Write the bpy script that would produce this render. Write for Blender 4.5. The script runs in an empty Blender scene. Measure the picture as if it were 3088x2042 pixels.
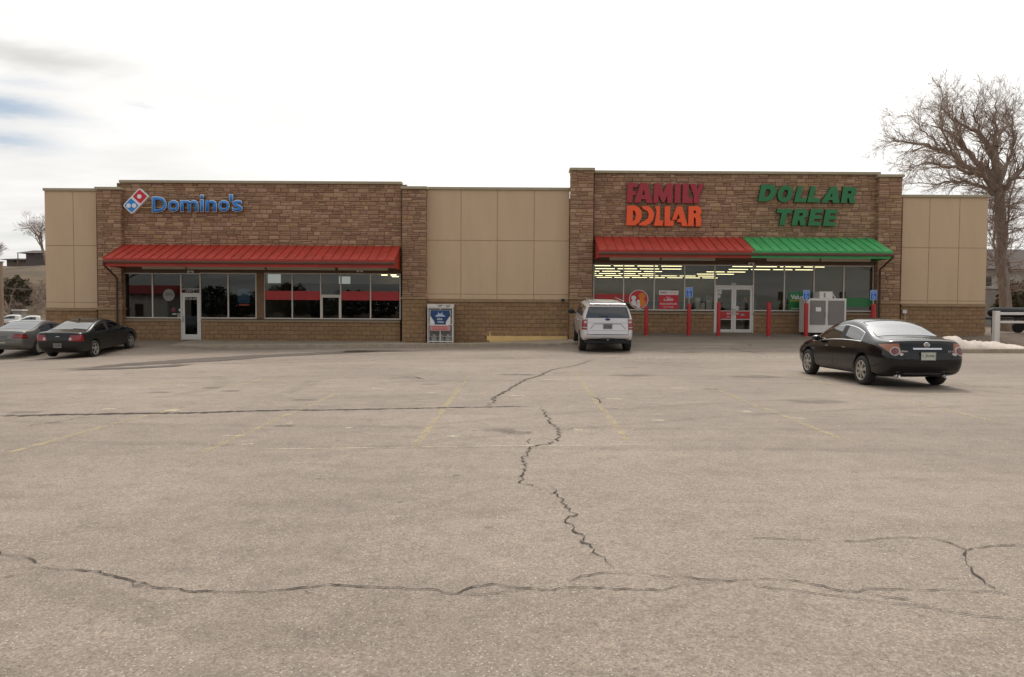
import bpy, bmesh, math, random
from math import sin, cos, pi, radians as R
from mathutils import Vector, Matrix
from mathutils.bvhtree import BVHTree

random.seed(11)
scene = bpy.context.scene
C = scene.collection
V = Vector

# ------------------------------------------------------------------ camera
PW, PH, FPX = 3088.0, 2042.0, 2300.0          # photograph size and focal length in its pixels
CAM = V((0, 0, 1.62))
PITCH = math.atan(86 / FPX)
ROLL = 0.006
_r0, _u0, FW = V((1, 0, 0)), V((0, sin(PITCH), cos(PITCH))), V((0, cos(PITCH), -sin(PITCH)))
RT = _r0 * cos(ROLL) + _u0 * sin(ROLL)
UP = _u0 * cos(ROLL) - _r0 * sin(ROLL)
cd = bpy.data.cameras.new('camera')
cd.sensor_width = 36
cd.lens = FPX / PW * 36
cd.clip_start = 0.1
cd.clip_end = 3000
cam = bpy.data.objects.new('camera', cd)
C.objects.link(cam)
M = Matrix((RT, UP, -FW)).transposed().to_4x4()
M.translation = CAM
cam.matrix_world = M
scene.camera = cam

# ------------------------------------------------------------------ sky and sun
SUN_EL, SUN_AZ = R(52), R(12)                 # sun beyond the building, a little to the right
sun_dir = V((sin(SUN_AZ) * cos(SUN_EL), cos(SUN_AZ) * cos(SUN_EL), sin(SUN_EL)))
world = bpy.data.worlds.new('World')
scene.world = world
world.use_nodes = True
nt = world.node_tree
nt.nodes.clear()


def N(tree, kind, ins=None, **props):
    n = tree.nodes.new(kind)
    for k, v in props.items():
        setattr(n, k, v)
    for k, v in (ins or {}).items():
        s = n.inputs[k]
        if isinstance(v, bpy.types.NodeSocket):
            tree.links.new(v, s)
        else:
            s.default_value = v
    return n


def MATH(tree, op, a, b=0.0, c=0.0, clamp=False):
    return N(tree, 'ShaderNodeMath', {0: a, 1: b, 2: c}, operation=op, use_clamp=clamp).outputs[0]


def RAMP(tree, fac, stops, interp='LINEAR'):
    n = tree.nodes.new('ShaderNodeValToRGB')
    tree.links.new(fac, n.inputs[0])
    n.color_ramp.interpolation = interp
    els = n.color_ramp.elements
    while len(els) < len(stops):
        els.new(0.5)
    for e, (p, c) in zip(els, stops):
        e.position = p
        e.color = (*c, 1) if len(c) == 3 else c
    return n.outputs[0]


def MIX(tree, fac, a, b, blend='MIX'):
    n = N(tree, 'ShaderNodeMix', data_type='RGBA', blend_type=blend)
    for s, v in ((n.inputs[0], fac), (n.inputs[6], a), (n.inputs[7], b)):
        if isinstance(v, bpy.types.NodeSocket):
            tree.links.new(v, s)
        elif s.type == 'RGBA':
            s.default_value = (*v, 1) if len(v) == 3 else v
        else:
            s.default_value = v
    return n.outputs[2]


sky = N(nt, 'ShaderNodeTexSky', sky_type='NISHITA', sun_disc=False, sun_elevation=SUN_EL,
        sun_rotation=SUN_AZ, air_density=1.0, dust_density=1.2, ozone_density=1.0)
geo = N(nt, 'ShaderNodeTexCoord').outputs['Generated']
sep = N(nt, 'ShaderNodeSeparateXYZ', {0: geo})
zz = MATH(nt, 'ADD', MATH(nt, 'MAXIMUM', sep.outputs[2], 0.0), 0.12)
cx = MATH(nt, 'DIVIDE', sep.outputs[0], zz)
cy = MATH(nt, 'DIVIDE', sep.outputs[1], zz)
cvec = N(nt, 'ShaderNodeCombineXYZ', {0: cx, 1: MATH(nt, 'MULTIPLY', cy, 1.9), 2: 3.7}).outputs[0]
cn = N(nt, 'ShaderNodeTexNoise', {'Vector': cvec, 'Scale': 0.62, 'Detail': 5.0, 'Roughness': 0.52, 'Distortion': 0.5}).outputs[0]
cn2 = N(nt, 'ShaderNodeTexNoise', {'Vector': cvec, 'Scale': 1.7, 'Detail': 4.0, 'Roughness': 0.5}).outputs[0]
cn3 = N(nt, 'ShaderNodeTexNoise', {'Vector': cvec, 'Scale': 5.0, 'Detail': 6.0, 'Roughness': 0.6}).outputs[0]
toward = N(nt, 'ShaderNodeVectorMath', {0: geo, 1: sun_dir}, operation='DOT_PRODUCT').outputs['Value']
toward = MATH(nt, 'MAXIMUM', toward, 0.0)
glow = MATH(nt, 'POWER', toward, 4.0)
# cloud deck: nearly closed, its gaps showing the blue sky; it brightens toward the sun behind it
cover = MATH(nt, 'ADD', cn, MATH(nt, 'MULTIPLY', toward, 0.14))
cover = RAMP(nt, cover, [(0.40, (0.45, 0.45, 0.45)), (0.47, (0.82, 0.82, 0.82)), (0.53, (1, 1, 1))], 'EASE')
for gpx, gpy, sl, su, sv, amt in ((20, 325, .15, .055, .0105, .62), (-20, 318, .15, .03, .007, .45), (0, 415, .14, .045, .010, .68), (430, 325, .30, .018, .004, .22), (60, 250, .08, .035, .006, .25)):
    gd = (FW * FPX + RT * (gpx - PW / 2) - UP * (gpy - PH / 2)).normalized()
    ge = (RT - UP * sl).normalized()
    gn = gd.cross(ge).normalized()
    du = N(nt, 'ShaderNodeVectorMath', {0: N(nt, 'ShaderNodeVectorMath', {0: geo, 1: gd}, operation='SUBTRACT').outputs[0], 1: ge}, operation='DOT_PRODUCT').outputs['Value']
    dv = N(nt, 'ShaderNodeVectorMath', {0: N(nt, 'ShaderNodeVectorMath', {0: geo, 1: gd}, operation='SUBTRACT').outputs[0], 1: gn}, operation='DOT_PRODUCT').outputs['Value']
    dv = MATH(nt, 'ADD', dv, MATH(nt, 'MULTIPLY', MATH(nt, 'SUBTRACT', cn3, 0.5), 0.022))
    q = MATH(nt, 'ADD', MATH(nt, 'POWER', MATH(nt, 'ABSOLUTE', MATH(nt, 'DIVIDE', du, su)), 2.0), MATH(nt, 'POWER', MATH(nt, 'ABSOLUTE', MATH(nt, 'DIVIDE', dv, sv)), 2.0))
    gg = MATH(nt, 'MULTIPLY', MATH(nt, 'EXPONENT', MATH(nt, 'MULTIPLY', q, -1.0)), amt)
    front = MATH(nt, 'GREATER_THAN', N(nt, 'ShaderNodeVectorMath', {0: geo, 1: gd}, operation='DOT_PRODUCT').outputs['Value'], 0.0)
    cover = MATH(nt, 'MULTIPLY', cover, MATH(nt, 'SUBTRACT', 1.0, MATH(nt, 'MULTIPLY', gg, front)))
lum = MATH(nt, 'ADD', MATH(nt, 'MULTIPLY', cn2, 4.2), 6.1)
gd = (FW * FPX + RT * (110 - PW / 2) - UP * (165 - PH / 2)).normalized()
dl = N(nt, 'ShaderNodeVectorMath', {0: geo, 1: gd}, operation='SUBTRACT').outputs[0]
q1 = MATH(nt, 'POWER', MATH(nt, 'ABSOLUTE', MATH(nt, 'DIVIDE', N(nt, 'ShaderNodeVectorMath', {0: dl, 1: RT}, operation='DOT_PRODUCT').outputs['Value'], .075)), 2.0)
q2 = MATH(nt, 'ADD', N(nt, 'ShaderNodeVectorMath', {0: dl, 1: UP}, operation='DOT_PRODUCT').outputs['Value'], MATH(nt, 'MULTIPLY', MATH(nt, 'SUBTRACT', cn3, 0.5), 0.03))
q2 = MATH(nt, 'POWER', MATH(nt, 'ABSOLUTE', MATH(nt, 'DIVIDE', q2, .013)), 2.0)
shade = MATH(nt, 'EXPONENT', MATH(nt, 'MULTIPLY', MATH(nt, 'ADD', q1, q2), -1.0))
lum = MATH(nt, 'ADD', lum, MATH(nt, 'MULTIPLY', glow, 12.0))
lum = MATH(nt, 'MULTIPLY', lum, MATH(nt, 'SUBTRACT', 1.0, MATH(nt, 'MULTIPLY', shade, 0.24)))
lum = MATH(nt, 'ADD', lum, MATH(nt, 'MULTIPLY', MATH(nt, 'POWER', toward, 24.0), 34.0))
ccol = MIX(nt, 1.0, (1.0, 0.985, 0.955), N(nt, 'ShaderNodeCombineXYZ', {0: lum, 1: lum, 2: lum}).outputs[0], 'MULTIPLY')
skycol = MIX(nt, cover, sky.outputs[0], ccol)
bg = N(nt, 'ShaderNodeBackground', {'Color': skycol, 'Strength': 0.10})
out = N(nt, 'ShaderNodeOutputWorld', {0: bg.outputs[0]})

sd = bpy.data.lights.new('sun', 'SUN')
sd.energy = 1.5
sd.angle = R(10)
sd.color = (1.0, 0.95, 0.87)
sun = bpy.data.objects.new('sun', sd)
C.objects.link(sun)
sun.location = (0, 0, 60)
sun.rotation_euler = (-sun_dir).to_track_quat('-Z', 'Y').to_euler()

vs = scene.view_settings
vs.view_transform = 'Standard'
vs.look = 'None'
vs.exposure = 0.0
vs.gamma = 1.0
vs.use_curve_mapping = False
scene.cycles.use_denoising = True
scene.cycles.max_bounces = 8
scene.cycles.transparent_max_bounces = 12

# ------------------------------------------------------------------ pixel and ground helpers


def ray(px, py):
    return (FW * FPX + RT * (px - PW / 2) - UP * (py - PH / 2)).normalized()


def W(px, py, Y):
    """point on the upright plane at distance Y that the photograph's pixel looks at"""
    d = ray(px, py)
    return CAM + d * ((Y - CAM.y) / d.y)


def sm(a, b, x):
    t = min(1, max(0, (x - a) / (b - a)))
    return t * t * (3 - 2 * t)


def lin(a, b, x):
    return min(1, max(0, (x - a) / (b - a)))


FY = 36.5                                     # the shop fronts' main plane
BX0, BX1 = W(137, 800, FY).x, W(2975, 800, FY).x


def zlot(X, Y):
    """height of the parking lot: falls to the left, ramps up to the shops"""
    b = -0.0135 * max(0.0, 1 - X) if X < 0.2 else -0.0108 * sm(4, 0.2, X)
    b -= 0.022 * max(0.0, min(-12.0 - X, 14.0))
    b = max(b, -1.0)
    l = sm(-12.5, -15.5, X) * sm(-27, -23.5, X) * lin(30.5, 36.2, Y)
    b += l * (0.07 - b) * sm(70, 40, Y)
    r = sm(1.2, 4.6, X)
    b += r * (0.57 - b) * lin(30.0, 36.2, Y)
    return b


def G(px, py):
    """point of the parking lot that the pixel looks at"""
    d = ray(px, py)
    z = 0.0
    for _ in range(30):
        p = CAM + d * ((z - CAM.z) / d.z)
        z = z * 0.4 + 0.6 * zlot(p.x, p.y)
    return V((p.x, p.y, zlot(p.x, p.y)))


# ------------------------------------------------------------------ materials
def lc(r, g, b, k=1.0):
    f = lambda c: (c / 255 / 12.92) if c / 255 <= 0.04045 else ((c / 255 + 0.055) / 1.055) ** 2.4
    return tuple(min(0.95, f(c) * k) for c in (r, g, b))


def mat(name, col, rough=0.6, metal=0.0, var=0.0, vscale=3.0, bump=0.0, bscale=40.0, coat=0.0,
        spec=0.5, emit=None, estr=0.0, coords='Position', stretch=(1, 1, 1)):
    m = bpy.data.materials.new(name)
    m.use_nodes = True
    t = m.node_tree
    b = t.nodes['Principled BSDF']
    b.inputs['Base Color'].default_value = (*col, 1)
    b.inputs['Roughness'].default_value = rough
    b.inputs['Metallic'].default_value = metal
    b.inputs['Specular IOR Level'].default_value = spec
    b.inputs['Coat Weight'].default_value = coat
    b.inputs['Coat Roughness'].default_value = 0.05
    if emit:
        b.inputs['Emission Color'].default_value = (*emit, 1)
        b.inputs['Emission Strength'].default_value = estr
    if var or bump:
        if coords == 'Position':
            p = N(t, 'ShaderNodeNewGeometry').outputs['Position']
        else:
            p = N(t, 'ShaderNodeTexCoord').outputs['Object']
        p = N(t, 'ShaderNodeVectorMath', {0: p, 1: stretch}, operation='MULTIPLY').outputs[0]
    if var:
        n1 = N(t, 'ShaderNodeTexNoise', {'Vector': p, 'Scale': vscale, 'Detail': 6.0, 'Roughness': 0.62}).outputs[0]
        lo = tuple(max(0, c * (1 - var)) for c in col)
        hi = tuple(min(1, c * (1 + var)) for c in col)
        c = RAMP(t, n1, [(0.30, lo), (0.70, hi)])
        t.links.new(c, b.inputs['Base Color'])
        rr = MATH(t, 'ADD', MATH(t, 'MULTIPLY', n1, 0.16), rough - 0.08, clamp=True)
        t.links.new(rr, b.inputs['Roughness'])
    if bump:
        n2 = N(t, 'ShaderNodeTexNoise', {'Vector': p, 'Scale': bscale, 'Detail': 4.0}).outputs[0]
        bn = N(t, 'ShaderNodeBump', {'Strength': bump, 'Distance': 0.02, 'Height': n2})
        t.links.new(bn.outputs[0], b.inputs['Normal'])
    return m


MT = {}
K = 1.45    # the shaded front receives roughly 1/K of the light that a white card shows as white
pal = [(118, 96, 76), (126, 105, 84), (110, 88, 69), (130, 109, 87), (115, 91, 74), (121, 99, 75), (105, 84, 67), (127, 104, 87), (119, 97, 78), (113, 92, 72)]
STONE = [mat('stone_%d' % i, lc(c[0] + 3, c[1], c[2], K * 1.17), 0.9, var=0.13, vscale=7, bump=0.4, bscale=30) for i, c in enumerate(pal)]
MT['mortar'] = mat('mortar', lc(98, 79, 64, K), 0.95, var=0.2, vscale=6)
BLOCK = [mat('split_block_%d' % i, lc(*c, K * 1.35), 0.95, var=0.2, vscale=14, bump=0.7, bscale=55)
         for i, c in enumerate([(108, 86, 62), (104, 82, 59), (112, 89, 65), (107, 83, 63)])]
MT['block_mortar'] = mat('block_mortar', lc(97, 77, 56, K * 1.25), 0.95, var=0.15, vscale=6)
MT['stucco'] = mat('stucco', lc(158, 137, 113, 1.66), 0.92, var=0.05, vscale=1.1, bump=0.25, bscale=120, stretch=(1.6, 1.6, 0.35))
MT['stucco_joint'] = mat('stucco_joint', lc(136, 113, 89, 1.45), 0.95)
MT['tan_panel'] = mat('tan_panel', lc(176, 148, 100, K * 1.2), 0.9, var=0.12, vscale=2.5)
MT['ledge'] = mat('ledge_stone', lc(118, 96, 72, K), 0.9, var=0.15, vscale=5)
MT['coping'] = mat('coping_metal', lc(136, 127, 106, K), 0.55, var=0.08, vscale=2)
MT['bulkhead'] = mat('brown_panel', lc(84, 68, 56, K), 0.85, var=0.12, vscale=3)
MT['column'] = mat('brown_column', lc(100, 78, 58, K), 0.9, var=0.15, vscale=6, bump=0.4)
MT['sill'] = mat('sill_brown', lc(120, 104, 84, K), 0.85, var=0.12, vscale=5)
MT['alum'] = mat('white_aluminium', lc(172, 165, 156, K), 0.45, var=0.05, vscale=4)
MT['red_metal'] = mat('red_metal', lc(164, 50, 36, 1.0), 0.55, var=0.2, vscale=2.2, stretch=(1, .4, 1))
MT['green_metal'] = mat('green_metal', lc(60, 150, 86, 1.05), 0.55, var=0.2, vscale=2.2, stretch=(1, .4, 1))
MT['gutter'] = mat('gutter_brown', lc(92, 66, 54, 1.3), 0.5, var=0.1)
MT['downspout'] = mat('downspout_brown', lc(62, 46, 38, 1.2), 0.6, var=0.15, vscale=5)
MT['soffit'] = mat('soffit', lc(120, 105, 88, 1.1), 0.9)
MT['white'] = mat('white_paint', lc(214, 210, 204, 1.0), 0.5, var=0.06, vscale=3)
MT['white_plain'] = mat('white_print', lc(222, 220, 216, 1.0), 0.6)
MT['dark'] = mat('dark_recess', lc(26, 24, 22), 0.9)
MT['black'] = mat('black_plastic', lc(22, 22, 23), 0.55)
MT['chrome'] = mat('chrome', (0.75, 0.75, 0.76), 0.16, 1.0)
MT['rubber'] = mat('tyre_rubber', lc(46, 43, 41), 0.9, var=0.3, vscale=9, coords='Object')
MT['steel'] = mat('galvanised_steel', lc(140, 140, 138), 0.45, 0.7, var=0.1)
MT['concrete'] = mat('concrete', lc(158, 146, 130, 1.0), 0.92, var=0.16, vscale=1.6, bump=0.25, bscale=60)
MT['kerb'] = mat('kerb_concrete', lc(152, 139, 122, 1.0), 0.92, var=0.22, vscale=2.6, bump=0.3, bscale=50)
MT['bollard'] = mat('bollard_red', lc(164, 26, 30, 1.0), 0.45, var=0.15, vscale=4)
MT['bark'] = mat('grey_bark', lc(142, 126, 114, 1.0), 0.95, var=0.35, vscale=5, bump=0.8, bscale=22, stretch=(1, 1, 0.3))
MT['twig'] = mat('twig_bark', lc(150, 132, 120, 1.0), 0.95, var=0.2, vscale=2)


def glass_mat(name, tint, refl=0.06):
    m = bpy.data.materials.new(name)
    m.use_nodes = True
    t = m.node_tree
    t.nodes.remove(t.nodes['Principled BSDF'])
    fr = N(t, 'ShaderNodeFresnel', {'IOR': 1.62}).outputs[0]
    fac = MATH(t, 'ADD', fr, refl, clamp=True)
    tr = N(t, 'ShaderNodeBsdfTransparent', {'Color': (*tint, 1)}).outputs[0]
    gl = N(t, 'ShaderNodeBsdfGlossy', {'Color': (0.95, 0.96, 0.95, 1), 'Roughness': 0.008}).outputs[0]
    mx = N(t, 'ShaderNodeMixShader', {0: fac, 1: tr, 2: gl}).outputs[0]
    t.links.new(mx, t.nodes['Material Output'].inputs[0])
    return m


MT['glass'] = glass_mat('shop_glass', (0.74, 0.76, 0.74), 0.0)


def asphalt_mat():
    m = bpy.data.materials.new('asphalt')
    m.use_nodes = True
    t = m.node_tree
    b = t.nodes['Principled BSDF']
    p = N(t, 'ShaderNodeNewGeometry').outputs['Position']
    big = N(t, 'ShaderNodeTexNoise', {'Vector': p, 'Scale': 0.16, 'Detail': 5.0, 'Roughness': 0.6}).outputs[0]
    pst = N(t, 'ShaderNodeVectorMath', {0: p, 1: (0.35, 1.5, 1)}, operation='MULTIPLY').outputs[0]
    mid = N(t, 'ShaderNodeTexNoise', {'Vector': pst, 'Scale': 0.9, 'Detail': 6.0, 'Roughness': 0.6, 'Distortion': 0.4}).outputs[0]
    grain = N(t, 'ShaderNodeTexNoise', {'Vector': p, 'Scale': 60.0, 'Detail': 5.0, 'Roughness': 0.75}).outputs[0]
    vor = N(t, 'ShaderNodeTexVoronoi', {'Vector': p, 'Scale': 85.0, 'Randomness': 1.0})
    vcol = N(t, 'ShaderNodeSeparateColor', {0: vor.outputs['Color']})
    base = RAMP(t, big, [(0.30, lc(163, 148, 135, 0.52)), (0.70, lc(186, 170, 155, 0.59))])
    base = MIX(t, RAMP(t, mid, [(0.34, (0.22,) * 3), (0.52, (0,) * 3)]), base, lc(128, 114, 102, 0.60))
    mid2 = N(t, 'ShaderNodeTexNoise', {'Vector': p, 'Scale': 3.2, 'Detail': 6.0, 'Roughness': 0.7}).outputs[0]
    base = MIX(t, 1.0, base, RAMP(t, mid2, [(0.34, (0.87, 0.865, 0.86)), (0.5, (1, 1, 1)), (0.68, (1.10, 1.095, 1.08))]), 'MULTIPLY')
    coarse = N(t, 'ShaderNodeTexNoise', {'Vector': p, 'Scale': 19.0, 'Detail': 4.0, 'Roughness': 0.7}).outputs[0]
    base = MIX(t, 1.0, base, RAMP(t, coarse, [(0.32, (0.84, 0.835, 0.83)), (0.5, (1, 1, 1)), (0.68, (1.14, 1.135, 1.12))]), 'MULTIPLY')
    spot = N(t, 'ShaderNodeTexVoronoi', {'Vector': p, 'Scale': 2.3, 'Randomness': 1.0})
    sc = N(t, 'ShaderNodeSeparateColor', {0: spot.outputs['Color']})
    sp = MATH(t, 'MULTIPLY', MATH(t, 'LESS_THAN', spot.outputs['Distance'], MATH(t, 'MULTIPLY', sc.outputs[2], 0.09)), MATH(t, 'GREATER_THAN', sc.outputs[0], 0.6))
    base = MIX(t, MATH(t, 'MULTIPLY', sp, 0.45), base, lc(92, 82, 74, 0.6))
    g = RAMP(t, grain, [(0.28, (0.44, 0.43, 0.42)), (0.5, (1, 1, 1)), (0.72, (1.58, 1.56, 1.52))])
    base = MIX(t, 1.0, base, g, 'MULTIPLY')
    # pale aggregate stones and small dark pits
    near = MATH(t, 'LESS_THAN', vor.outputs['Distance'], 0.42)
    pale = MATH(t, 'MULTIPLY', near, MATH(t, 'GREATER_THAN', vcol.outputs[0], 0.90))
    base = MIX(t, MATH(t, 'MULTIPLY', pale, MATH(t, 'MULTIPLY', vcol.outputs[2], 0.7)), base, lc(214, 204, 188, 0.9))
    pit = MATH(t, 'MULTIPLY', near, MATH(t, 'LESS_THAN', vcol.outputs[1], 0.09))
    base = MIX(t, MATH(t, 'MULTIPLY', pit, 0.55), base, lc(96, 84, 74, 0.6))
    t.links.new(base, b.inputs['Base Color'])
    b.inputs['Roughness'].default_value = 0.88
    b.inputs['Specular IOR Level'].default_value = 0.3
    bn = N(t, 'ShaderNodeBump', {'Strength': 0.35, 'Distance': 0.006, 'Height': grain})
    t.links.new(bn.outputs[0], b.inputs['Normal'])
    return m


MT['asphalt'] = asphalt_mat()


def worn_paint(name, col, scale, lo, hi, stain=False, rough=0.8, dens=1.0):
    """paint, stain or dirt that survives only in patches: what lies under it shows between"""
    m = bpy.data.materials.new(name)
    m.use_nodes = True
    t = m.node_tree
    b = t.nodes['Principled BSDF']
    b.inputs['Base Color'].default_value = (*col, 1)
    b.inputs['Roughness'].default_value = rough
    p = N(t, 'ShaderNodeNewGeometry').outputs['Position']
    n1 = N(t, 'ShaderNodeTexNoise', {'Vector': p, 'Scale': scale, 'Detail': 7.0, 'Roughness': 0.72}).outputs[0]
    fac = RAMP(t, n1, [(lo, (0, 0, 0)), (hi, (1, 1, 1))])
    uv = N(t, 'ShaderNodeUVMap').outputs[0]
    s = N(t, 'ShaderNodeSeparateXYZ', {0: uv})
    ex = RAMP(t, MATH(t, 'ABSOLUTE', MATH(t, 'SUBTRACT', s.outputs[0], 0.5)), [(0.30 if stain else 0.42, (1, 1, 1)), (0.5, (0, 0, 0))])
    ey = RAMP(t, MATH(t, 'ABSOLUTE', MATH(t, 'SUBTRACT', s.outputs[1], 0.5)), [(0.25 if stain else 0.46, (1, 1, 1)), (0.5, (0, 0, 0))])
    fac = MATH(t, 'MULTIPLY', MATH(t, 'MULTIPLY', fac, dens), MATH(t, 'MULTIPLY', ex, ey))
    tr = N(t, 'ShaderNodeBsdfTransparent').outputs[0]
    mx = N(t, 'ShaderNodeMixShader', {0: fac, 1: tr, 2: b.outputs[0]}).outputs[0]
    t.links.new(mx, t.nodes['Material Output'].inputs[0])
    return m


MT['yellow_paint'] = worn_paint('worn_yellow_paint', lc(206, 186, 138, 0.82), 4.0, 0.40, 0.66, dens=0.62)
MT['white_scuff'] = worn_paint('pale_scuff', lc(214, 202, 172, 0.85), 7.0, 0.36, 0.62, True, dens=0.7)
MT['wet'] = worn_paint('wet_asphalt', lc(86, 72, 58, 0.75), 1.6, 0.12, 0.30, True, 0.6)
MT['oil'] = worn_paint('oil_stain', lc(104, 92, 80, 0.6), 3.2, 0.30, 0.70, True, 0.8, 0.55)
MT['tyre_mark'] = worn_paint('tyre_mark', lc(116, 104, 92, 0.6), 2.2, 0.30, 0.78, True, 0.85, 0.17)
MT['crack'] = worn_paint('crack_dark', lc(52, 45, 40), 13.0, 0.12, 0.32, rough=0.95, dens=0.95)
MT['crumble'] = worn_paint('crumbled_edge', lc(112, 99, 87, 0.62), 14.0, 0.40, 0.66, True, 0.9, 0.35)
MT['seal'] = worn_paint('crack_filler', lc(98, 86, 75, 0.6), 9.0, 0.30, 0.5, False)


# ------------------------------------------------------------------ mesh helpers
class MB:
    """collects boxes, tubes, prisms ...; build() links them as one mesh object"""

    def __init__(s):
        s.v, s.f, s.m, s.uv = [], [], [], None

    def face(s, idx, mi=0):
        s.f.append(tuple(idx))
        s.m.append(mi)

    def box(s, x0, x1, y0, y1, z0, z1, mi=0):
        n = len(s.v)
        s.v += [(x, y, z) for z in (z0, z1) for y in (y0, y1) for x in (x0, x1)]
        for q in ((0, 1, 5, 4), (1, 3, 7, 5), (3, 2, 6, 7), (2, 0, 4, 6), (4, 5, 7, 6), (2, 3, 1, 0)):
            s.face([n + i for i in q], mi)
        return s

    def hexa(s, pts, mi=0):
        """eight corners: bottom ring of four, top ring of four"""
        n = len(s.v)
        s.v += [tuple(p) for p in pts]
        for q in ((0, 1, 5, 4), (1, 2, 6, 5), (2, 3, 7, 6), (3, 0, 4, 7), (4, 5, 6, 7), (3, 2, 1, 0)):
            s.face([n + i for i in q], mi)
        return s

    def tube(s, pts, rad, sides=6, mi=0, cap=True):
        pts = [V(p) for p in pts]
        if not isinstance(rad, (list, tuple)):
            rad = [rad] * len(pts)
        n0 = len(s.v)
        a = None
        for i, p in enumerate(pts):
            d = (pts[min(i + 1, len(pts) - 1)] - pts[max(i - 1, 0)])
            d = d.normalized() if d.length > 1e-9 else V((0, 0, 1))
            if a is None:
                a = d.cross(V((0, 0, 1)) if abs(d.z) < 0.9 else V((1, 0, 0))).normalized()
            else:
                a = (a - d * a.dot(d))
                a = a.normalized() if a.length > 1e-6 else d.orthogonal().normalized()
            b = d.cross(a)
            for k in range(sides):
                t = 2 * pi * k / sides
                s.v.append(tuple(p + (a * cos(t) + b * sin(t)) * rad[i]))
        for i in range(len(pts) - 1):
            for k in range(sides):
                k2 = (k + 1) % sides
                s.face((n0 + i * sides + k, n0 + i * sides + k2, n0 + (i + 1) * sides + k2, n0 + (i + 1) * sides + k), mi)
        if cap:
            s.face([n0 + k for k in range(sides)][::-1], mi)
            s.face([n0 + (len(pts) - 1) * sides + k for k in range(sides)], mi)
        return s

    def lathe(s, prof, axis='z', centre=(0, 0, 0), sides=24, mi=0, ring=None):
        """prof: (radius, height) pairs turned round an axis"""
        n0 = len(s.v)
        c = V(centre)
        for r, h in prof:
            for k in range(sides):
                t = 2 * pi * k / sides
                p = {'z': (r * cos(t), r * sin(t), h), 'y': (r * cos(t), h, r * sin(t)), 'x': (h, r * cos(t), r * sin(t))}[axis]
                s.v.append(tuple(c + V(p)))
        for i in range(len(prof) - 1):
            for k in range(sides):
                k2 = (k + 1) % sides
                s.face((n0 + i * sides + k, n0 + i * sides + k2, n0 + (i + 1) * sides + k2, n0 + (i + 1) * sides + k), mi)
        return s

    def prism(s, poly, y0, y1, mi=0, mside=None, hole=None):
        """outline in (x, z), from y0 (front) to y1 (back); hole: one inner outline"""
        bm = bmesh.new()
        loops = [poly] + ([hole] if hole else [])
        edges = []
        for lp in loops:
            vs_ = [bm.verts.new((x, y0, z)) for x, z in lp]
            edges += [bm.edges.new((vs_[i], vs_[(i + 1) % len(vs_)])) for i in range(len(vs_))]
        bmesh.ops.triangle_fill(bm, use_beauty=True, use_dissolve=False, edges=edges)
        bmesh.ops.recalc_face_normals(bm, faces=bm.faces)
        bm.verts.ensure_lookup_table()
        n0 = len(s.v)
        s.v += [tuple(v.co) for v in bm.verts]
        nv = len(bm.verts)
        s.v += [(v.co.x, y1, v.co.z) for v in bm.verts]
        for f in bm.faces:
            ii = [v.index for v in f.verts]
            if f.normal.y > 0:
                ii = ii[::-1]
            s.face([n0 + i for i in ii], mi)
            s.face([n0 + nv + i for i in ii][::-1], mi)
        bm.free()
        k = n0
        for lp in loops:
            L = len(lp)
            for i in range(L):
                j = (i + 1) % L
                s.face((k + i, k + j, k + nv + j, k + nv + i), mi if mside is None else mside)
            k += L
        return s

    def mesh(s, name, mats, smooth=False):
        me = bpy.data.meshes.new(name)
        me.from_pydata(s.v, [], s.f)
        for m in (mats if isinstance(mats, (list, tuple)) else [mats]):
            me.materials.append(MT[m] if isinstance(m, str) else m)
        if any(s.m):
            me.polygons.foreach_set('material_index', s.m)
        if s.uv:
            l = me.uv_layers.new(name='UVMap')
            for lp in me.loops:
                l.data[lp.index].uv = s.uv[lp.vertex_index]
        if smooth:
            me.polygons.foreach_set('use_smooth', [True] * len(me.polygons))
        me.validate()
        me.update()
        return me

    def build(s, name, mats, parent=None, smooth=False, auto=None):
        me = s.mesh(name, mats, smooth or auto is not None)
        if auto is not None:
            me.set_sharp_from_angle(angle=R(auto))
        return link(name, me, parent)


def link(name, me, parent=None, loc=None, rot=None, scale=None):
    o = bpy.data.objects.new(name, me)
    C.objects.link(o)
    if parent is not None:
        o.parent = parent
    if loc is not None:
        o.location = loc
    if rot is not None:
        o.rotation_euler = rot
    if scale is not None:
        o.scale = scale
    return o


def tag(o, label, cat, group=None, kind=None):
    o['label'] = label
    o['category'] = cat
    if group:
        o['group'] = group
    if kind:
        o['kind'] = kind
    return o


def thing(name, label, cat, loc=(0, 0, 0), rotz=0.0, group=None):
    o = bpy.data.objects.new(name, None)
    C.objects.link(o)
    o.empty_display_size = 0.3
    o.location = loc
    o.rotation_euler = (0, 0, rotz)
    return tag(o, label, cat, group)


def bev(o, w=0.01, seg=2):
    b = o.modifiers.new('bevel', 'BEVEL')
    b.width = w
    b.segments = seg
    b.limit_method = 'ANGLE'
    return o


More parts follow.
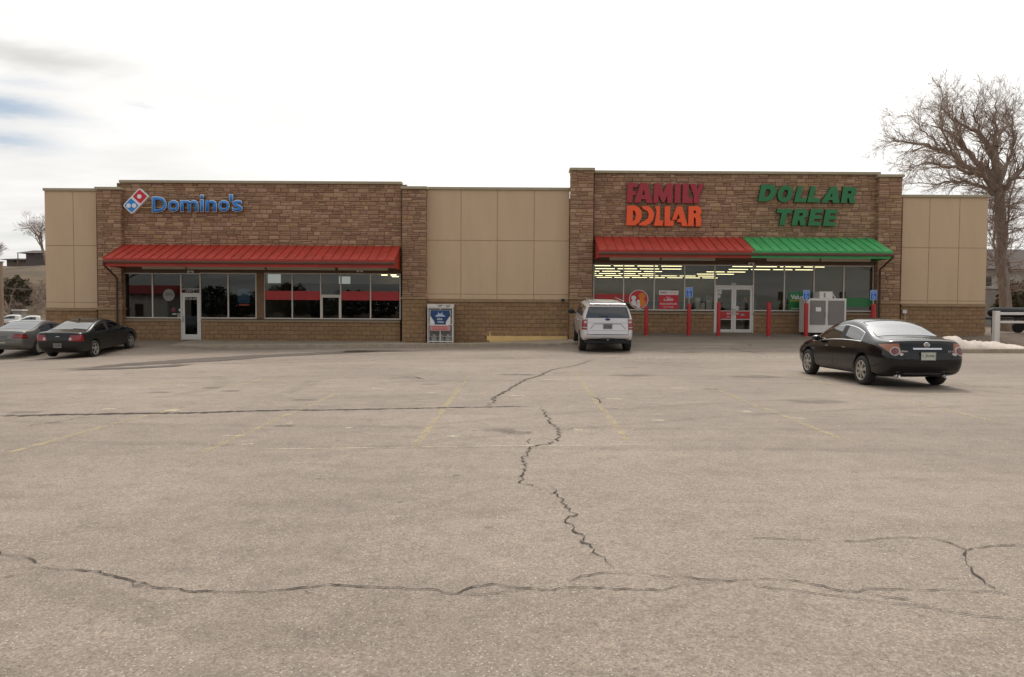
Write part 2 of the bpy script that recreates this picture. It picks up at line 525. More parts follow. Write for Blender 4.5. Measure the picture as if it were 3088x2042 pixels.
def text_mesh(s, w, h, depth=0.004, bold=0.0, mats='white_plain', italic=0.0, res=4, keep=False):
    """lettering fitted to w x h metres, centred, standing in the x-z plane and facing -y"""
    cu = bpy.data.curves.new('lettering', 'FONT')
    cu.body = s
    cu.size = 1
    cu.offset = bold
    cu.shear = italic
    cu.resolution_u = res
    cu.align_x = 'CENTER'
    o = bpy.data.objects.new('lettering', cu)
    C.objects.link(o)
    dg = bpy.context.evaluated_depsgraph_get()
    me = bpy.data.meshes.new_from_object(o.evaluated_get(dg))
    bpy.data.objects.remove(o)
    bpy.data.curves.remove(cu)
    bm = bmesh.new()
    bm.from_mesh(me)
    bmesh.ops.remove_doubles(bm, verts=bm.verts, dist=1e-5)
    if depth:
        r = bmesh.ops.extrude_face_region(bm, geom=list(bm.faces))
        for e in r['geom']:
            if isinstance(e, bmesh.types.BMVert):
                e.co.z += 1.0
        bmesh.ops.recalc_face_normals(bm, faces=bm.faces)
    xs = [v.co.x for v in bm.verts]
    ys = [v.co.y for v in bm.verts]
    sx = w / (max(xs) - min(xs))
    sy = h / (max(ys) - min(ys))
    if keep:
        sx = sy = min(sx, sy)
    mx, my = (max(xs) + min(xs)) / 2, (max(ys) + min(ys)) / 2
    for v in bm.verts:
        x, y, z = v.co
        v.co = ((x - mx) * sx, -z * depth if depth else 0, (y - my) * sy)
    if depth:
        bmesh.ops.recalc_face_normals(bm, faces=bm.faces)
    me2 = bpy.data.meshes.new('lettering')
    bm.to_mesh(me2)
    bm.free()
    bpy.data.meshes.remove(me)
    me2.materials.append(MT[mats] if isinstance(mats, str) else mats)
    return me2


_lay = [0]


def ribbon(pts, widths, z=0.004, follow=True):
    """thin sheet along a ground polyline with along/across coordinates for the worn edges"""
    b = MB()
    b.uv = []
    _lay[0] += 1
    z += _lay[0] * 2.5e-5
    L = [0.0]
    for i in range(1, len(pts)):
        L.append(L[-1] + (pts[i] - pts[i - 1]).length)
    for i, p in enumerate(pts):
        d = pts[min(i + 1, len(pts) - 1)] - pts[max(i - 1, 0)]
        d = V((d.x, d.y, 0)).normalized()
        nrm = V((-d.y, d.x, 0))
        w = widths[i] if isinstance(widths, (list, tuple)) else widths
        for sgn in (-1, 1):
            q = p + nrm * (w / 2 * sgn)
            b.v.append((q.x, q.y, (zlot(q.x, q.y) if follow else p.z) + z))
            b.uv.append((L[i] / max(L[-1], 1e-6), 0.5 + 0.5 * sgn))
    for i in range(len(pts) - 1):
        b.face((2 * i, 2 * i + 2, 2 * i + 3, 2 * i + 1))
    return b

# ================================================================== THE SETTING
def grid(xs, ys, zf):
    b = MB()
    for y in ys:
        for x in xs:
            b.v.append((x, y, zf(x, y)))
    n = len(xs)
    for j in range(len(ys) - 1):
        for i in range(n - 1):
            b.face((j * n + i, j * n + i + 1, (j + 1) * n + i + 1, (j + 1) * n + i))
    return b


def steps(a, b, s):
    n = max(1, int(round((b - a) / s)))
    return [a + (b - a) * i / n for i in range(n + 1)]


def lot_surface(x, y):
    z = zlot(x, y)
    if y > 36.4 and BX0 + 0.2 < x < BX1 - 0.2:
        z -= 0.7
    if x > 17 and y > 30.6:
        z -= 0.4 * sm(17, 18, x) * sm(30.6, 31.4, y)
    return z


ys = steps(-14, 30, 1.0) + steps(30.25, 36.25, 0.25) + [36.4, 36.45, 37] + steps(38, 60, 1.0)
lot = grid(steps(-62, 48, 0.8), ys, lot_surface).build('parking_lot', 'asphalt', smooth=True)
tag(lot, 'worn pale cracked asphalt parking lot before the shops', 'parking lot', kind='structure')

MT['dry_ground'] = mat('dry_ground', lc(116, 96, 70, 0.52), 0.95, var=0.45, vscale=0.16, bump=0.3, bscale=3)
MT['dry_brush'] = mat('dry_brush', lc(112, 92, 74, 0.8), 0.95, var=0.4, vscale=0.5)


def zter(x, y):
    inlot = (sm(-64, -58, x) - sm(44, 50, x)) * (sm(-16, -12, y) - sm(56, 62, y))
    z = zlot(max(-62, min(48, x)), max(-14, min(60, y)))
    z = z * sm(-120, -20, y) if y < 0 else z
    z -= 0.35 * inlot
    if y > 58 and x < 0:
        k_ = sm(58, 90, y) * sm(-10, -28, x)
        z = z * (1 - k_) - 1.42 * k_
    hill = sm(118, 200, y) * 15.4 * sm(-25, -70, x) + 5 * sm(200, 420, y) * sm(-25, -70, x)
    hill += (sin(x * 0.11) * 0.9 + sin(x * 0.043 + y * 0.05) * 1.1) * sm(125, 190, y) * sm(-25, -70, x)
    return z + hill


gx = steps(-700, -170, 25) + steps(-165, -62, 3.5) + steps(-58, 48, 4) + steps(52, 100, 6) + steps(120, 700, 40)
gy = steps(-300, -20, 14) + steps(-16, 60, 4) + steps(63, 240, 4) + steps(260, 900, 40)
gr = grid(gx, gy, zter).build('ground', 'dry_ground', smooth=True)
tag(gr, 'dry brown grass ground rising to a hillside behind the shops', 'ground', kind='structure')

# concrete apron along the right-hand shop, and the pavement with its kerb
apx = steps(3.0, 17.2, 0.71)
MT['apron'] = mat('apron_concrete', lc(142, 130, 116, 0.72), 0.9, var=0.22, vscale=0.7, bump=0.3, bscale=60, stretch=(0.4, 1.4, 1))
ap = grid(apx, steps(30.4, 36.38, 0.26), lambda x, y: zlot(x, y) + 0.006).build('apron', 'apron', smooth=True)
tag(ap, 'grey concrete apron sloping up to the variety store doors', 'pavement', kind='structure')

_bz = [(W(px, py, FY).x, W(px, py, FY).z) for px, py in ((300, 1025), (580, 1026), (1200, 1030), (1290, 1034), (1468, 1033), (1715, 1023), (1800, 1012), (1960, 1004))]


def base_z(x):
    for (x0, z0), (x1, z1) in zip(_bz, _bz[1:]):
        if x <= x1:
            return z0 + (z1 - z0) * lin(x0, x1, x)
    return _bz[-1][1]


KY = 34.25
KX0, KX1 = -15.4, 3.3


def kerb_h(x):
    return 0.15 * sm(KX0, KX0 + 2.2, x) * sm(KX1, KX1 - 2.4, x) + 0.008


side = thing('sidewalk', 'concrete sidewalk along the pizza shop front', 'sidewalk', (0, 0, 0))
side['kind'] = 'structure'
sx = steps(KX0, KX1, 1.5)
for a, bq in zip(sx, sx[1:]):
    b = MB()
    cols = [a + 0.006, (a + bq) / 2, bq - 0.006]
    rows = (KY + 0.16, 35.4, 36.44)
    for y in rows:
        for x in cols:
            t = lin(KY + 0.16, 36.44, y)
            z = (zlot(x, KY) + kerb_h(x)) * (1 - t) + max(base_z(x), zlot(x, KY) + 0.02) * t
            b.v.append((x, y, z))
    for j in range(2):
        for i in range(2):
            b.face((j * 3 + i, j * 3 + i + 1, j * 3 + i + 4, j * 3 + i + 3))
    n = len(b.v)
    b.v += [(x, y, z - 0.12) for x, y, z in b.v[:3]]
    for i in range(2):
        b.face((i, n + i, n + i + 1, i + 1))
    b.build('slab', 'concrete', side)
kb = thing('kerb', 'weathered concrete kerb along the sidewalk edge', 'kerb', (0, 0, 0))
kb['kind'] = 'structure'
kx = steps(KX0, KX1, 3.1)
for a, bq in zip(kx, kx[1:]):
    b = MB()
    for x in steps(a + 0.004, bq - 0.004, 0.6):
        z0, h = zlot(x, KY), kerb_h(x)
        b.v += [(x, KY - 0.03, z0 - 0.1), (x, KY, z0 + h - 0.02), (x, KY + 0.02, z0 + h), (x, KY + 0.155, z0 + h + 0.002), (x, KY + 0.155, z0 - 0.1)]
    for i in range(len(b.v) // 5 - 1):
        for k in range(4):
            b.face((i * 5 + k, (i + 1) * 5 + k, (i + 1) * 5 + k + 1, i * 5 + k + 1))
    b.face((0, 1, 2, 3, 4))
    m = len(b.v) - 5
    b.face((m + 4, m + 3, m + 2, m + 1, m))
    b.build('kerb_stone', 'kerb', kb)

# raised planted strip at the right with its kerb
def isl_front(x):
    return 30.3 + 0.02 * (x - 20)


ib = MB()
ixs = steps(16.6, 47, 0.5)
for x in ixs:
    yf = isl_front(x)
    h = 0.16 * sm(16.6, 17.8, x)
    zk = zlot(x, yf)
    for y, z in ((yf - 0.03, zk - 0.1), (yf, zk + h - 0.015), (yf + 0.02, zk + h), (yf + 0.17, zk + h)):
        ib.v.append((x, y, z))
for i in range(len(ixs) - 1):
    for k in range(3):
        ib.face((i * 4 + k, (i + 1) * 4 + k, (i + 1) * 4 + k + 1, i * 4 + k + 1))
tag(ib.build('kerb', 'kerb'), 'concrete kerb below the snow bank by the white fence', 'kerb', kind='structure')
MT['soil'] = mat('litter_soil', lc(112, 94, 78, 0.85), 0.95, var=0.4, vscale=3.0, bump=0.6, bscale=14)


def zisl(x, y):
    yf = isl_front(x)
    return zlot(x, yf) + 0.155 * sm(16.6, 17.8, x) + (0.34 * lin(yf, 36.0, y) + 0.03 * sin(x * 2.1 + y) * lin(yf + .3, yf + 1, y))


ist = grid(steps(16.6, 47, 0.6), [0.171, 0.6, 1.2, 2, 3, 4, 5, 6, 8, 10, 13, 17, 22], lambda x, y: 0)
ist.v = [(x, isl_front(x) + y, zisl(x, isl_front(x) + y)) for x, y, _ in ist.v]
tag(ist.build('verge', 'soil', smooth=True), 'bare brown verge beside the right end of the building', 'verge', kind='structure')


# ------------------------------------------------------------------ marks on the lot
def conv(ox, oy, s, pts):
    return [(ox + u / s, oy + v / s) for u, v in pts]


zA = lambda p: conv(0, 1000, 2.1555, p)
zB = lambda p: conv(1000, 1000, 2.371, p)
zC = lambda p: conv(2000, 1000, 2.179, p)
zD = lambda p: conv(0, 1450, 2.1555, p)
zE = lambda p: conv(1000, 1350, 2.371, p)
zF = lambda p: conv(2000, 1450, 2.179, p)
zG = lambda p: conv(1760, 1010, 3.592, p)

cracks = [
    (zB([(1868, 203), (1763, 238), (1600, 270), (1530, 292), (1500, 312), (1390, 345), (1350, 365), (1290, 400), (1240, 432), (1165, 465), (1150, 500), (1122, 540)]), 0.036, 0.05),
    (zB([(1508, 540), (1495, 553), (1530, 580), (1550, 620), (1560, 655), (1620, 690), (1628, 720), (1615, 780), (1540, 808), (1450, 820), (1410, 835), (1400, 870), (1370, 912), (1390, 945), (1375, 985), (1385, 1000), (1350, 1035)]) +
     zE([(1352, 205), (1368, 220), (1346, 240), (1365, 260), (1440, 280), (1480, 288), (1465, 320)]), 0.018, 0.035),
    (zE([(1560, 288), (1600, 295), (1610, 345), (1655, 380), (1665, 405), (1700, 440), (1755, 478), (1705, 495), (1675, 520), (1722, 555), (1725, 595), (1790, 620), (1800, 660), (1772, 668), (1880, 730), (1900, 770), (1950, 815), (2000, 840), (2030, 865)]), 0.014, 0.03),
    (zB([(1410, 810), (1405, 790), (1425, 765)]), 0.01, 0.03),
    (zE([(1755, 478), (1735, 492), (1705, 495)]), 0.009, 0.02),
    (zD([(-40, 455), (0, 470), (30, 487), (100, 487), (160, 500), (215, 515), (240, 545)]), 0.010, 0.015),
    (zD([(115, 550), (160, 570), (290, 566), (430, 580), (560, 590), (655, 592), (680, 612), (760, 632), (870, 655), (940, 665), (1000, 697), (1120, 702), (1200, 718), (1400, 726), (1650, 726), (1850, 714), (1960, 698), (2060, 690), (2145, 675), (2240, 685)]) +
     zE([(0, 985), (150, 993), (270, 995), (480, 1005), (610, 1018), (750, 1022), (790, 1040), (900, 1047), (1010, 1000), (1100, 988), (1190, 982), (1260, 998), (1400, 1012), (1510, 1022), (1590, 1020), (1700, 1002), (1850, 1006), (2100, 1015), (2230, 1020), (2371, 1027)]) +
     zF([(110, 690), (300, 672), (440, 665)]), 0.011, 0.015),
    (zD([(865, 655), (865, 685), (940, 690), (1000, 697)]), 0.006, 0.01),
    (zD([(1960, 708), (2000, 728), (2055, 742)]), 0.006, 0.01),
    (zE([(900, 1047), (1000, 1055), (1200, 1042), (1300, 1030), (1400, 1015)]), 0.006, 0.01),
    (zE([(1690, 985), (1790, 918), (1880, 908), (1995, 895), (2140, 912), (2250, 905)]) +
     zF([(0, 632), (180, 638), (290, 652), (440, 665), (540, 655), (740, 652), (870, 660), (1000, 686), (1100, 712), (1200, 728), (1280, 735), (1420, 712), (1560, 712), (1760, 722), (1900, 722), (2180, 735), (2300, 755), (2420, 770)]), 0.010, 0.015),
    (zF([(480, 668), (620, 698), (800, 715), (980, 740), (1200, 768), (1400, 800), (1600, 812), (1850, 858), (2070, 895), (2280, 912), (2420, 930)]), 0.008, 0.012),
    (zF([(1280, 735), (1440, 765), (1640, 790)]), 0.008, 0.012),
    (zF([(560, 378), (780, 385), (960, 393), (1050, 385)]), 0.008, 0.015),
    (zF([(1110, 405), (1280, 402), (1420, 382), (1580, 374), (1760, 380), (1880, 410), (2000, 458), (2040, 445), (2180, 430), (2420, 422)]), 0.011, 0.015),
    (zF([(2000, 458), (1975, 520), (2020, 590), (2110, 660), (2180, 725)]), 0.011, 0.02),
    (zA([(150, 625), (230, 605), (300, 600), (460, 572), (560, 555)]), 0.014, 0.03),
    (zB([(470, 322), (600, 325), (640, 338), (670, 342)]), 0.03, 0.03),
    (zG([(540, 160), (900, 155), (1500, 150), (1830, 145), (2371, 142)]), 0.035, 0.03),
    (zG([(1580, 140), (1700, 175), (1850, 190), (1960, 210)]), 0.035, 0.04),
    (zG([(1640, 80), (1780, 95), (1825, 125)]), 0.03, 0.04),
    (zA([(900, 222), (1200, 208), (1600, 206), (2000, 200), (2371, 192)]) + zB([(400, 200), (1000, 195), (1780, 185)]), 0.035, 0.02),
    (zC([(1950, 205), (2270, 205)]), 0.03, 0.02),
    (zB([(1830, 465), (1900, 480), (1925, 515)]), 0.02, 0.03),
]
rc = random.Random(5)


def jag(pxs, amp, wid):
    pts = [G(*p) for p in pxs]
    o, ws = [], []
    for i, (p, q) in enumerate(zip(pts, pts[1:])):
        n = max(2, min(30, int((q - p).length / 0.05)))
        d = q - p
        nrm = V((-d.y, d.x, 0)).normalized() if d.length > 1e-6 else V((1, 0, 0))
        for k in range(n):
            t = k / n
            a = amp * (0.35 if k == 0 else 1.0)
            o.append(p + d * t + nrm * rc.uniform(-a, a))
            ws.append(wid * rc.choice((.35, .6, .8, 1.0, 1.2, 1.7)))
    o.append(pts[-1])
    ws.append(wid * 0.3)
    ws[0] = wid * 0.3
    return o, ws


for pxs, wid, amp in cracks:
    o, ws = jag(pxs, amp, wid)
    if o[0].y > 9:
        ribbon(o, [w * 3.2 for w in ws], 0.0085 if o[0].y > 29.5 else 0.004).build('crumbled_edge', 'crumble', lot)
    ribbon(o, [w * (.85 if o[0].y > 9 else .95) for w in ws], 0.012 if o[0].y > 29.5 else 0.007).build('crack', 'crack', lot)
# long tarred seam across the lot
o, ws = jag(zA([(-60, 547), (0, 546), (140, 548), (400, 541), (600, 539), (750, 535), (1000, 533), (1250, 530), (1500, 521), (1700, 516), (1890, 511), (2100, 512)]) + zB([(-10, 562), (300, 556), (700, 548), (1000, 543), (1250, 538), (1500, 537)]), 0.02, 0.10)
ws = [w * (1.7 - 1.25 * i / len(ws)) for i, w in enumerate(ws)]
ribbon(o, ws, 0.005).build('seam', 'seal', lot)
ribbon(o, [w * 0.28 for w in ws], 0.009).build('crack', 'crack', lot)


def paint(pxs, w, m='yellow_paint', name='parking_line', z=0.003):
    pts = [G(*p) for p in pxs]
    o = []
    for p, q in zip(pts, pts[1:]):
        n = max(2, int((q - p).length / 0.5))
        o += [p + (q - p) * (k / n) for k in range(n)]
    o.append(pts[-1])
    ribbon(o, w, z).build(name, m, lot)


for l in ([(1422, 1122), (1355, 1210), (1232, 1372)], zA([(-40, 815), (330, 715), (500, 665), (900, 560), (1080, 520), (1190, 485)]),
          [(582, 1377), (965, 1209), (1030, 1180)], [(417, 1174), (524, 1145)], [(673, 1176), (807, 1139)],
          zC([(280, 355), (400, 400), (600, 485), (760, 540), (900, 600), (1280, 745)]),
          [(2330, 1117), (2592, 1179), (2679, 1202), (2803, 1225), (2918, 1252), (3088, 1292)],
          [(1734, 1120), (1797, 1211), (1911, 1350)], [(2872, 1151), (3088, 1186)]):
    paint(l, 0.105)
paint([(640, 1357), (1300, 1349), (2050, 1342)], 0.06, 'white_scuff', 'scuff')
paint([(240, 1236), (900, 1222), (1240, 1210), (2000, 1196), (2300, 1192)], 0.05, 'white_scuff', 'scuff')
rs = random.Random(3)
for px, py, w in [(1135, 1173, 40), (1160, 1150, 40), (845, 1160, 40), (545, 1164, 36), (1020, 1154, 24), (1300, 1184, 36), (1370, 1316, 46),
                  (880, 1277, 34), (520, 1238, 60), (330, 1234, 50), (1990, 1250, 50), (1985, 1268, 40), (1720, 1228, 30), (1560, 1193, 50),
                  (1660, 1145, 60), (2250, 1242, 40), (2040, 1172, 50), (1745, 1298, 34), (745, 1340, 50), (700, 1316, 80), (1050, 1290, 30),
                  (1320, 1163, 30), (1450, 1186, 40), (1855, 1204, 60), (1610, 1148, 26), (2410, 1262, 40), (2540, 1188, 40), (2660, 1221, 36)]:
    paint([(px - w / 2, py + rs.uniform(-2, 2)), (px + w / 2, py)], rs.uniform(0.12, 0.3), 'white_scuff', 'scuff')
for px, py, w, h in [(2270, 1135, 150, 0.9), (1900, 1130, 130, 0.8), (2460, 1210, 190, 0.6), (1560, 1130, 120, 0.6), (2060, 1062, 120, 0.6),
                     (1220, 1142, 110, 0.3), (700, 1178, 60, 0.4), (640, 1170, 60, 0.3), (480, 1185, 80, 0.3), (1530, 1305, 60, 0.2)]:
    paint([(px - w / 2, py), (px, py + rs.uniform(-4, 4)), (px + w / 2, py)], h, 'oil', 'stain', 0.0075)
# faint tyre arcs
paint([(600, 1132), (660, 1140), (675, 1155), (640, 1172), (560, 1188), (470, 1203), (400, 1215)], 0.5, 'tyre_mark', 'stain', 0.0072)
paint([(960, 1142), (920, 1165), (850, 1192), (760, 1215)], 0.45, 'tyre_mark', 'stain', 0.0072)
paint([(-40, 1690), (200, 1770), (400, 1838), (650, 1900), (900, 1930), (1200, 1945)], 0.34, 'tyre_mark', 'stain', 0.002)
rk = random.Random(12)
for x0_, y0_, x1_, y1_, cv, n_ in ((-14, 24, 16, 21.5, 1.4, 2), (-16, 12, 9, 9.0, -1.2, 2), (-4, 7.5, 14, 14, 1.6, 2), (2, 25, 15, 12.5, -2.0, 2), (-12, 17.5, 15, 16, .8, 2)):
    for q_ in range(n_):
        pts_ = []
        for k in range(25):
            t = k / 24
            x, y = x0_ + (x1_ - x0_) * t, y0_ + (y1_ - y0_) * t + cv * sin(pi * t) + q_ * 1.55
            pts_.append(V((x, y, 0)))
        ribbon(pts_, [rk.uniform(.24, .34) for _ in pts_], 0.0015).build('tyre_track', 'tyre_mark', lot)
for k in range(26):
    x, y = rk.uniform(-13, 14), rk.uniform(6, 27)
    r_ = rk.uniform(.05, .22)
    ribbon([V((x - r_ * 1.4, y, 0)), V((x, y + rk.uniform(-.05, .05), 0)), V((x + r_ * 1.4, y, 0))], r_ * 1.7, 0.0018).build('oil_spot', 'oil', lot)
# wet channel in front of the kerb
wet = zA([(250, 250), (600, 236), (900, 210), (1300, 188), (1700, 160), (2000, 147), (2371, 130)]) + zB([(100, 143), (400, 140), (850, 140)])
pts = [G(*p) for p in wet]
ow, ww = [], []
prof = [0.6, 0.9, 1.8, 2.3, 2.1, 1.8, 1.6, 1.8, 1.5, 0.6]
for i, (p, q) in enumerate(zip(pts, pts[1:])):
    for k in range(5):
        t = k / 5
        ow.append(p + (q - p) * t)
        ww.append((prof[i] * (1 - t) + prof[i + 1] * t) * rs.uniform(0.9, 1.1))
ribbon(ow, ww, 0.006).build('puddle', 'wet', lot)
paint(zA([(420, 252), (800, 240), (1100, 226), (1230, 212)]), 0.9, 'wet', 'puddle', 0.011)
for px, w in ((655, 40), (830, 36), (935, 26), (1080, 40), (1130, 36), (1500, 60)):
    paint([(px - w / 2, 1046), (px + w / 2, 1047)], 0.24, 'oil', 'stain', 0.014)
# gravel line at the apron's foot
rg = random.Random(9)
b = MB()
for k in range(900):
    t = rg.random() ** 0.8
    p = G(1850 + 560 * t, 1080 - 3 * t + rg.gauss(0, 1.6))
    r = rg.uniform(0.012, 0.035)
    n = len(b.v)
    b.v += [(p.x - r, p.y - r * .8, p.z), (p.x + r, p.y - r, p.z), (p.x + r * .7, p.y + r, p.z), (p.x - r, p.y + r * .7, p.z),
            (p.x + r * .2, p.y, p.z + r)]
    for q in ((0, 1, 4), (1, 2, 4), (2, 3, 4), (3, 0, 4)):
        b.face([n + i for i in q])
MT['gravel'] = mat('gravel', lc(186, 174, 160, 0.9), 0.9, var=0.3, vscale=12)
tag(b.build('gravel', 'gravel'), 'loose pale gravel along the apron foot', 'gravel', kind='stuff')

# scattered pebbles and grit on the near asphalt
b = MB()
for k in range(650):
    y = 3.2 + 16 * rg.random() ** 1.6
    x = rg.uniform(-0.72, 0.72) * y
    r = rg.uniform(0.003, 0.009)
    z = zlot(x, y)
    n = len(b.v)
    b.v += [(x - r, y - r * .8, z), (x + r, y - r, z), (x + r * .7, y + r, z), (x - r, y + r * .7, z), (x + r * .2, y, z + r * .8)]
    for q in ((0, 1, 4), (1, 2, 4), (2, 3, 4), (3, 0, 4)):
        b.face([n + i for i in q])
tag(b.build('grit', 'gravel'), 'tiny loose grit scattered over the asphalt', 'grit', kind='stuff')

# ================================================================== THE SHOPS
rb = random.Random(21)


def unit_stone(seed, ix=0.05, iz=0.11, lo=.55):
    """rough-faced stone in a unit cell: back at y=0, face near y=-1"""
    r = random.Random(seed)
    b = MB()
    b.v = [(-.5, 0, -.5), (.5, 0, -.5), (.5, 0, .5), (-.5, 0, .5)]
    for sx_, sz_ in ((-1, -1), (1, -1), (1, 1), (-1, 1)):
        b.v.append((sx_ * (.5 - ix * r.uniform(.4, 1.3)), -r.uniform(lo, .95), sz_ * (.5 - iz * r.uniform(.4, 1.3))))
    b.v.append((r.uniform(-.2, .2), -r.uniform(.85, 1.1), r.uniform(-.15, .15)))
    for i in range(4):
        j = (i + 1) % 4
        b.face((i, j, 4 + j, 4 + i))
        b.face((4 + i, 4 + j, 8))
    return b


NV = 5
US = [unit_stone(40 + i) for i in range(NV)]
UB = [unit_stone(70 + i, 0.012, 0.025, .86) for i in range(NV)]
_cache = {}


def piece_mesh(kind, var, ci):
    k = (kind, var, ci)
    if k not in _cache:
        src = (US if kind == 'stone' else UB)[var]
        _cache[k] = src.mesh(kind, (STONE if kind == 'stone' else BLOCK)[ci])
    return _cache[k]


def ashlar(w, h, r):
    """random coursed stonework filling w x h: list of (x, z, w, h)"""
    o = []
    nc = max(1, round(h / 0.20))
    ch = h / nc
    for c in range(nc):
        x = 0.0
        while x < w - 1e-6:
            sw = r.uniform(0.22, 0.58)
            if w - x - sw < 0.22:
                sw = w - x
            z = c * ch
            if r.random() < 0.5:
                f = r.choice((0.36, 0.5, 0.5, 0.62))
                o.append((x, z, sw, ch * f))
                if sw > 0.5 and r.random() < 0.35:
                    q = r.uniform(.4, .6)
                    o.append((x, z + ch * f, sw * q, ch * (1 - f)))
                    o.append((x + sw * q, z + ch * f, sw * (1 - q), ch * (1 - f)))
                else:
                    o.append((x, z + ch * f, sw, ch * (1 - f)))
            else:
                o.append((x, z, sw, ch))
            x += sw
    return o


def coursed(w, h, r):
    """running-bond split-faced blocks, courses counted from the top"""
    o = []
    bw, bh = 0.405, 0.203
    z = h
    c = 0
    while z > 0.02:
        z0 = max(0.0, z - bh)
        x = -bw / 2 if c % 2 else 0.0
        while x < w - 1e-6:
            a, e = max(0, x), min(w, x + bw)
            if e - a > 0.03:
                o.append((a, z0, e - a, z - z0))
            x += bw
        z -= bh
        c += 1
    return o


class Clad:
    def __init__(s):
        s.items = []

    def region(s, kind, org, width, height, face='-y', depth=0.04, gap=0.007, skip=None):
        rot = {'-y': 0.0, '+x': pi / 2, '-x': -pi / 2}[face]
        u = V((cos(rot), sin(rot), 0))
        cells = (ashlar if kind == 'stone' else coursed)(width, height, rb)
        for x, z, w, h in cells:
            if skip and skip(x + w / 2, z + h / 2):
                continue
            p = V(org) + u * (x + w / 2) + V((0, 0, z + h / 2))
            s.items.append((w * h, kind, p, rot, V((max(.02, w - (gap if kind == 'stone' else .004)), depth * (rb.uniform(.75, 1.25) if kind == 'stone' else rb.uniform(.94, 1.05)), max(.02, h - gap))), rb.randrange(NV),
                            rb.randrange(len(STONE)) if kind == 'stone' else rb.randrange(len(BLOCK))))

    def emit(s, kind, parent, name, rest):
        its = sorted((i for i in s.items if i[1] == kind), key=lambda i: -i[0])
        for _, k, p, rot, sc, var, ci in its[:300]:
            link(name, piece_mesh(k, var, ci), parent, p, (0, 0, rot), sc)
        if its[300:]:
            b = MB()
            for _, k, p, rot, sc, var, ci in its[300:]:
                src = (US if k == 'stone' else UB)[var]
                Mx = Matrix.Translation(p) @ Matrix.Rotation(rot, 4, 'Z') @ Matrix.Diagonal((*sc, 1))
                n = len(b.v)
                b.v += [tuple(Mx @ V(q)) for q in src.v]
                for f in src.f:
                    b.face([n + i for i in f], ci)
            o = b.build(rest, STONE if kind == 'stone' else BLOCK, parent)
            o['kind'] = 'stuff'


def xz(px, py, Y=FY):
    p = W(px, py, Y)
    return p.x, p.z


def coping(root, x0, x1, y0, y1, z):
    b = MB()
    b.box(x0 - 0.04, x1 + 0.04, y0 - 0.07, y1 + 0.05, z - 0.13, z)
    bev(b.build('coping', 'coping', root), 0.012)


def pilaster(root, wall, clad, px0, px1, py_top, py_ledge, zbase, proud=0.34, sides='lr', back=0.3):
    Y = FY - proud
    x0, x1 = xz(px0, 800, Y)[0], xz(px1, 800, Y)[0]
    pm = (px0 + px1) / 2
    zt, zl = xz(pm, py_top, Y)[1], xz(pm, py_ledge, Y)[1]
    MB().box(x0 + .05, x1 - .05, Y + .05, FY + back, zbase - 0.5, zt - .13).build('pilaster_core', 'mortar', wall)
    e = 0.05
    h = zt - .13 - zl - .11
    clad.region('stone', (x0 + .02, Y + e, zl + .11), x1 - x0 - .04, h)
    hb = zl - zbase + .05
    clad.region('block', (x0 + .02, Y + e, zbase - .05), x1 - x0 - .04, hb, depth=0.045)
    d = FY + back - Y - e
    if 'l' in sides:
        clad.region('stone', (x0 + e, FY + back, zl + .11), d, h, '-x')
        clad.region('block', (x0 + e, FY + back, zbase - .05), d, hb, '-x', 0.045)
    if 'r' in sides:
        clad.region('stone', (x1 - e, Y + e, zl + .11), d, h, '+x')
        clad.region('block', (x1 - e, Y + e, zbase - .05), d, hb, '+x', 0.045)
    # sloped ledge stone between block and stone
    b = MB()
    X0, X1 = x0 - .04, x1 + .04
    b.hexa([(X0, Y - .06, zl), (X1, Y - .06, zl), (X1, FY + back - .01, zl), (X0, FY + back - .01, zl),
            (X0 + .05, Y, zl + .11), (X1 - .05, Y, zl + .11), (X1 - .05, FY + back - .01, zl + .11), (X0 + .05, FY + back - .01, zl + .11)])
    b.build('ledge', 'ledge', wall)
    coping(root, x0, x1, Y, FY + back, zt)
    return x0, x1, zt


def stucco(root, wall, clad, px0, px1, py_top, vpx, hpy, py_ledge, zbase, Y, skip=None):
    """rendered panels with recessed joints above a split-block base"""
    x0, x1 = xz(px0, 800, Y)[0], xz(px1, 800, Y)[0]
    pm = (px0 + px1) / 2
    zt, zl = xz(pm, py_top, Y)[1], xz(pm, py_ledge, Y)[1]
    MB().box(x0, x1, Y + .02, Y + .3, zbase - .6, zt - .12).build('backing_wall', 'stucco_joint', wall)
    xs = [x0] + [xz(p, 800, Y)[0] for p in vpx] + [x1]
    zs = [zl + .07] + [xz(pm, p, Y)[1] for p in hpy][::-1] + [zt - .12]
    for a, bq in zip(xs, xs[1:]):
        for c, d in zip(zs, zs[1:]):
            bev(MB().box(a + .011, bq - .011, Y, Y + .03, c + .011, d - .011).build('stucco_panel', 'stucco', wall), 0.008, 1)
    MB().hexa([(x0, Y - .13, zl - .05), (x1, Y - .13, zl - .05), (x1, Y + .02, zl - .05), (x0, Y + .02, zl - .05),
               (x0, Y - .11, zl + .03), (x1, Y - .11, zl + .03), (x1, Y + .02, zl + .075), (x0, Y + .02, zl + .075)]).build('ledge', 'ledge', wall)
    clad.region('block', (x0, Y, zbase - .15), x1 - x0, zl - .05 - zbase + .15, depth=0.075, skip=skip)
    coping(root, x0, x1, Y, Y + .3, zt)
    return x0, x1, zt, zl


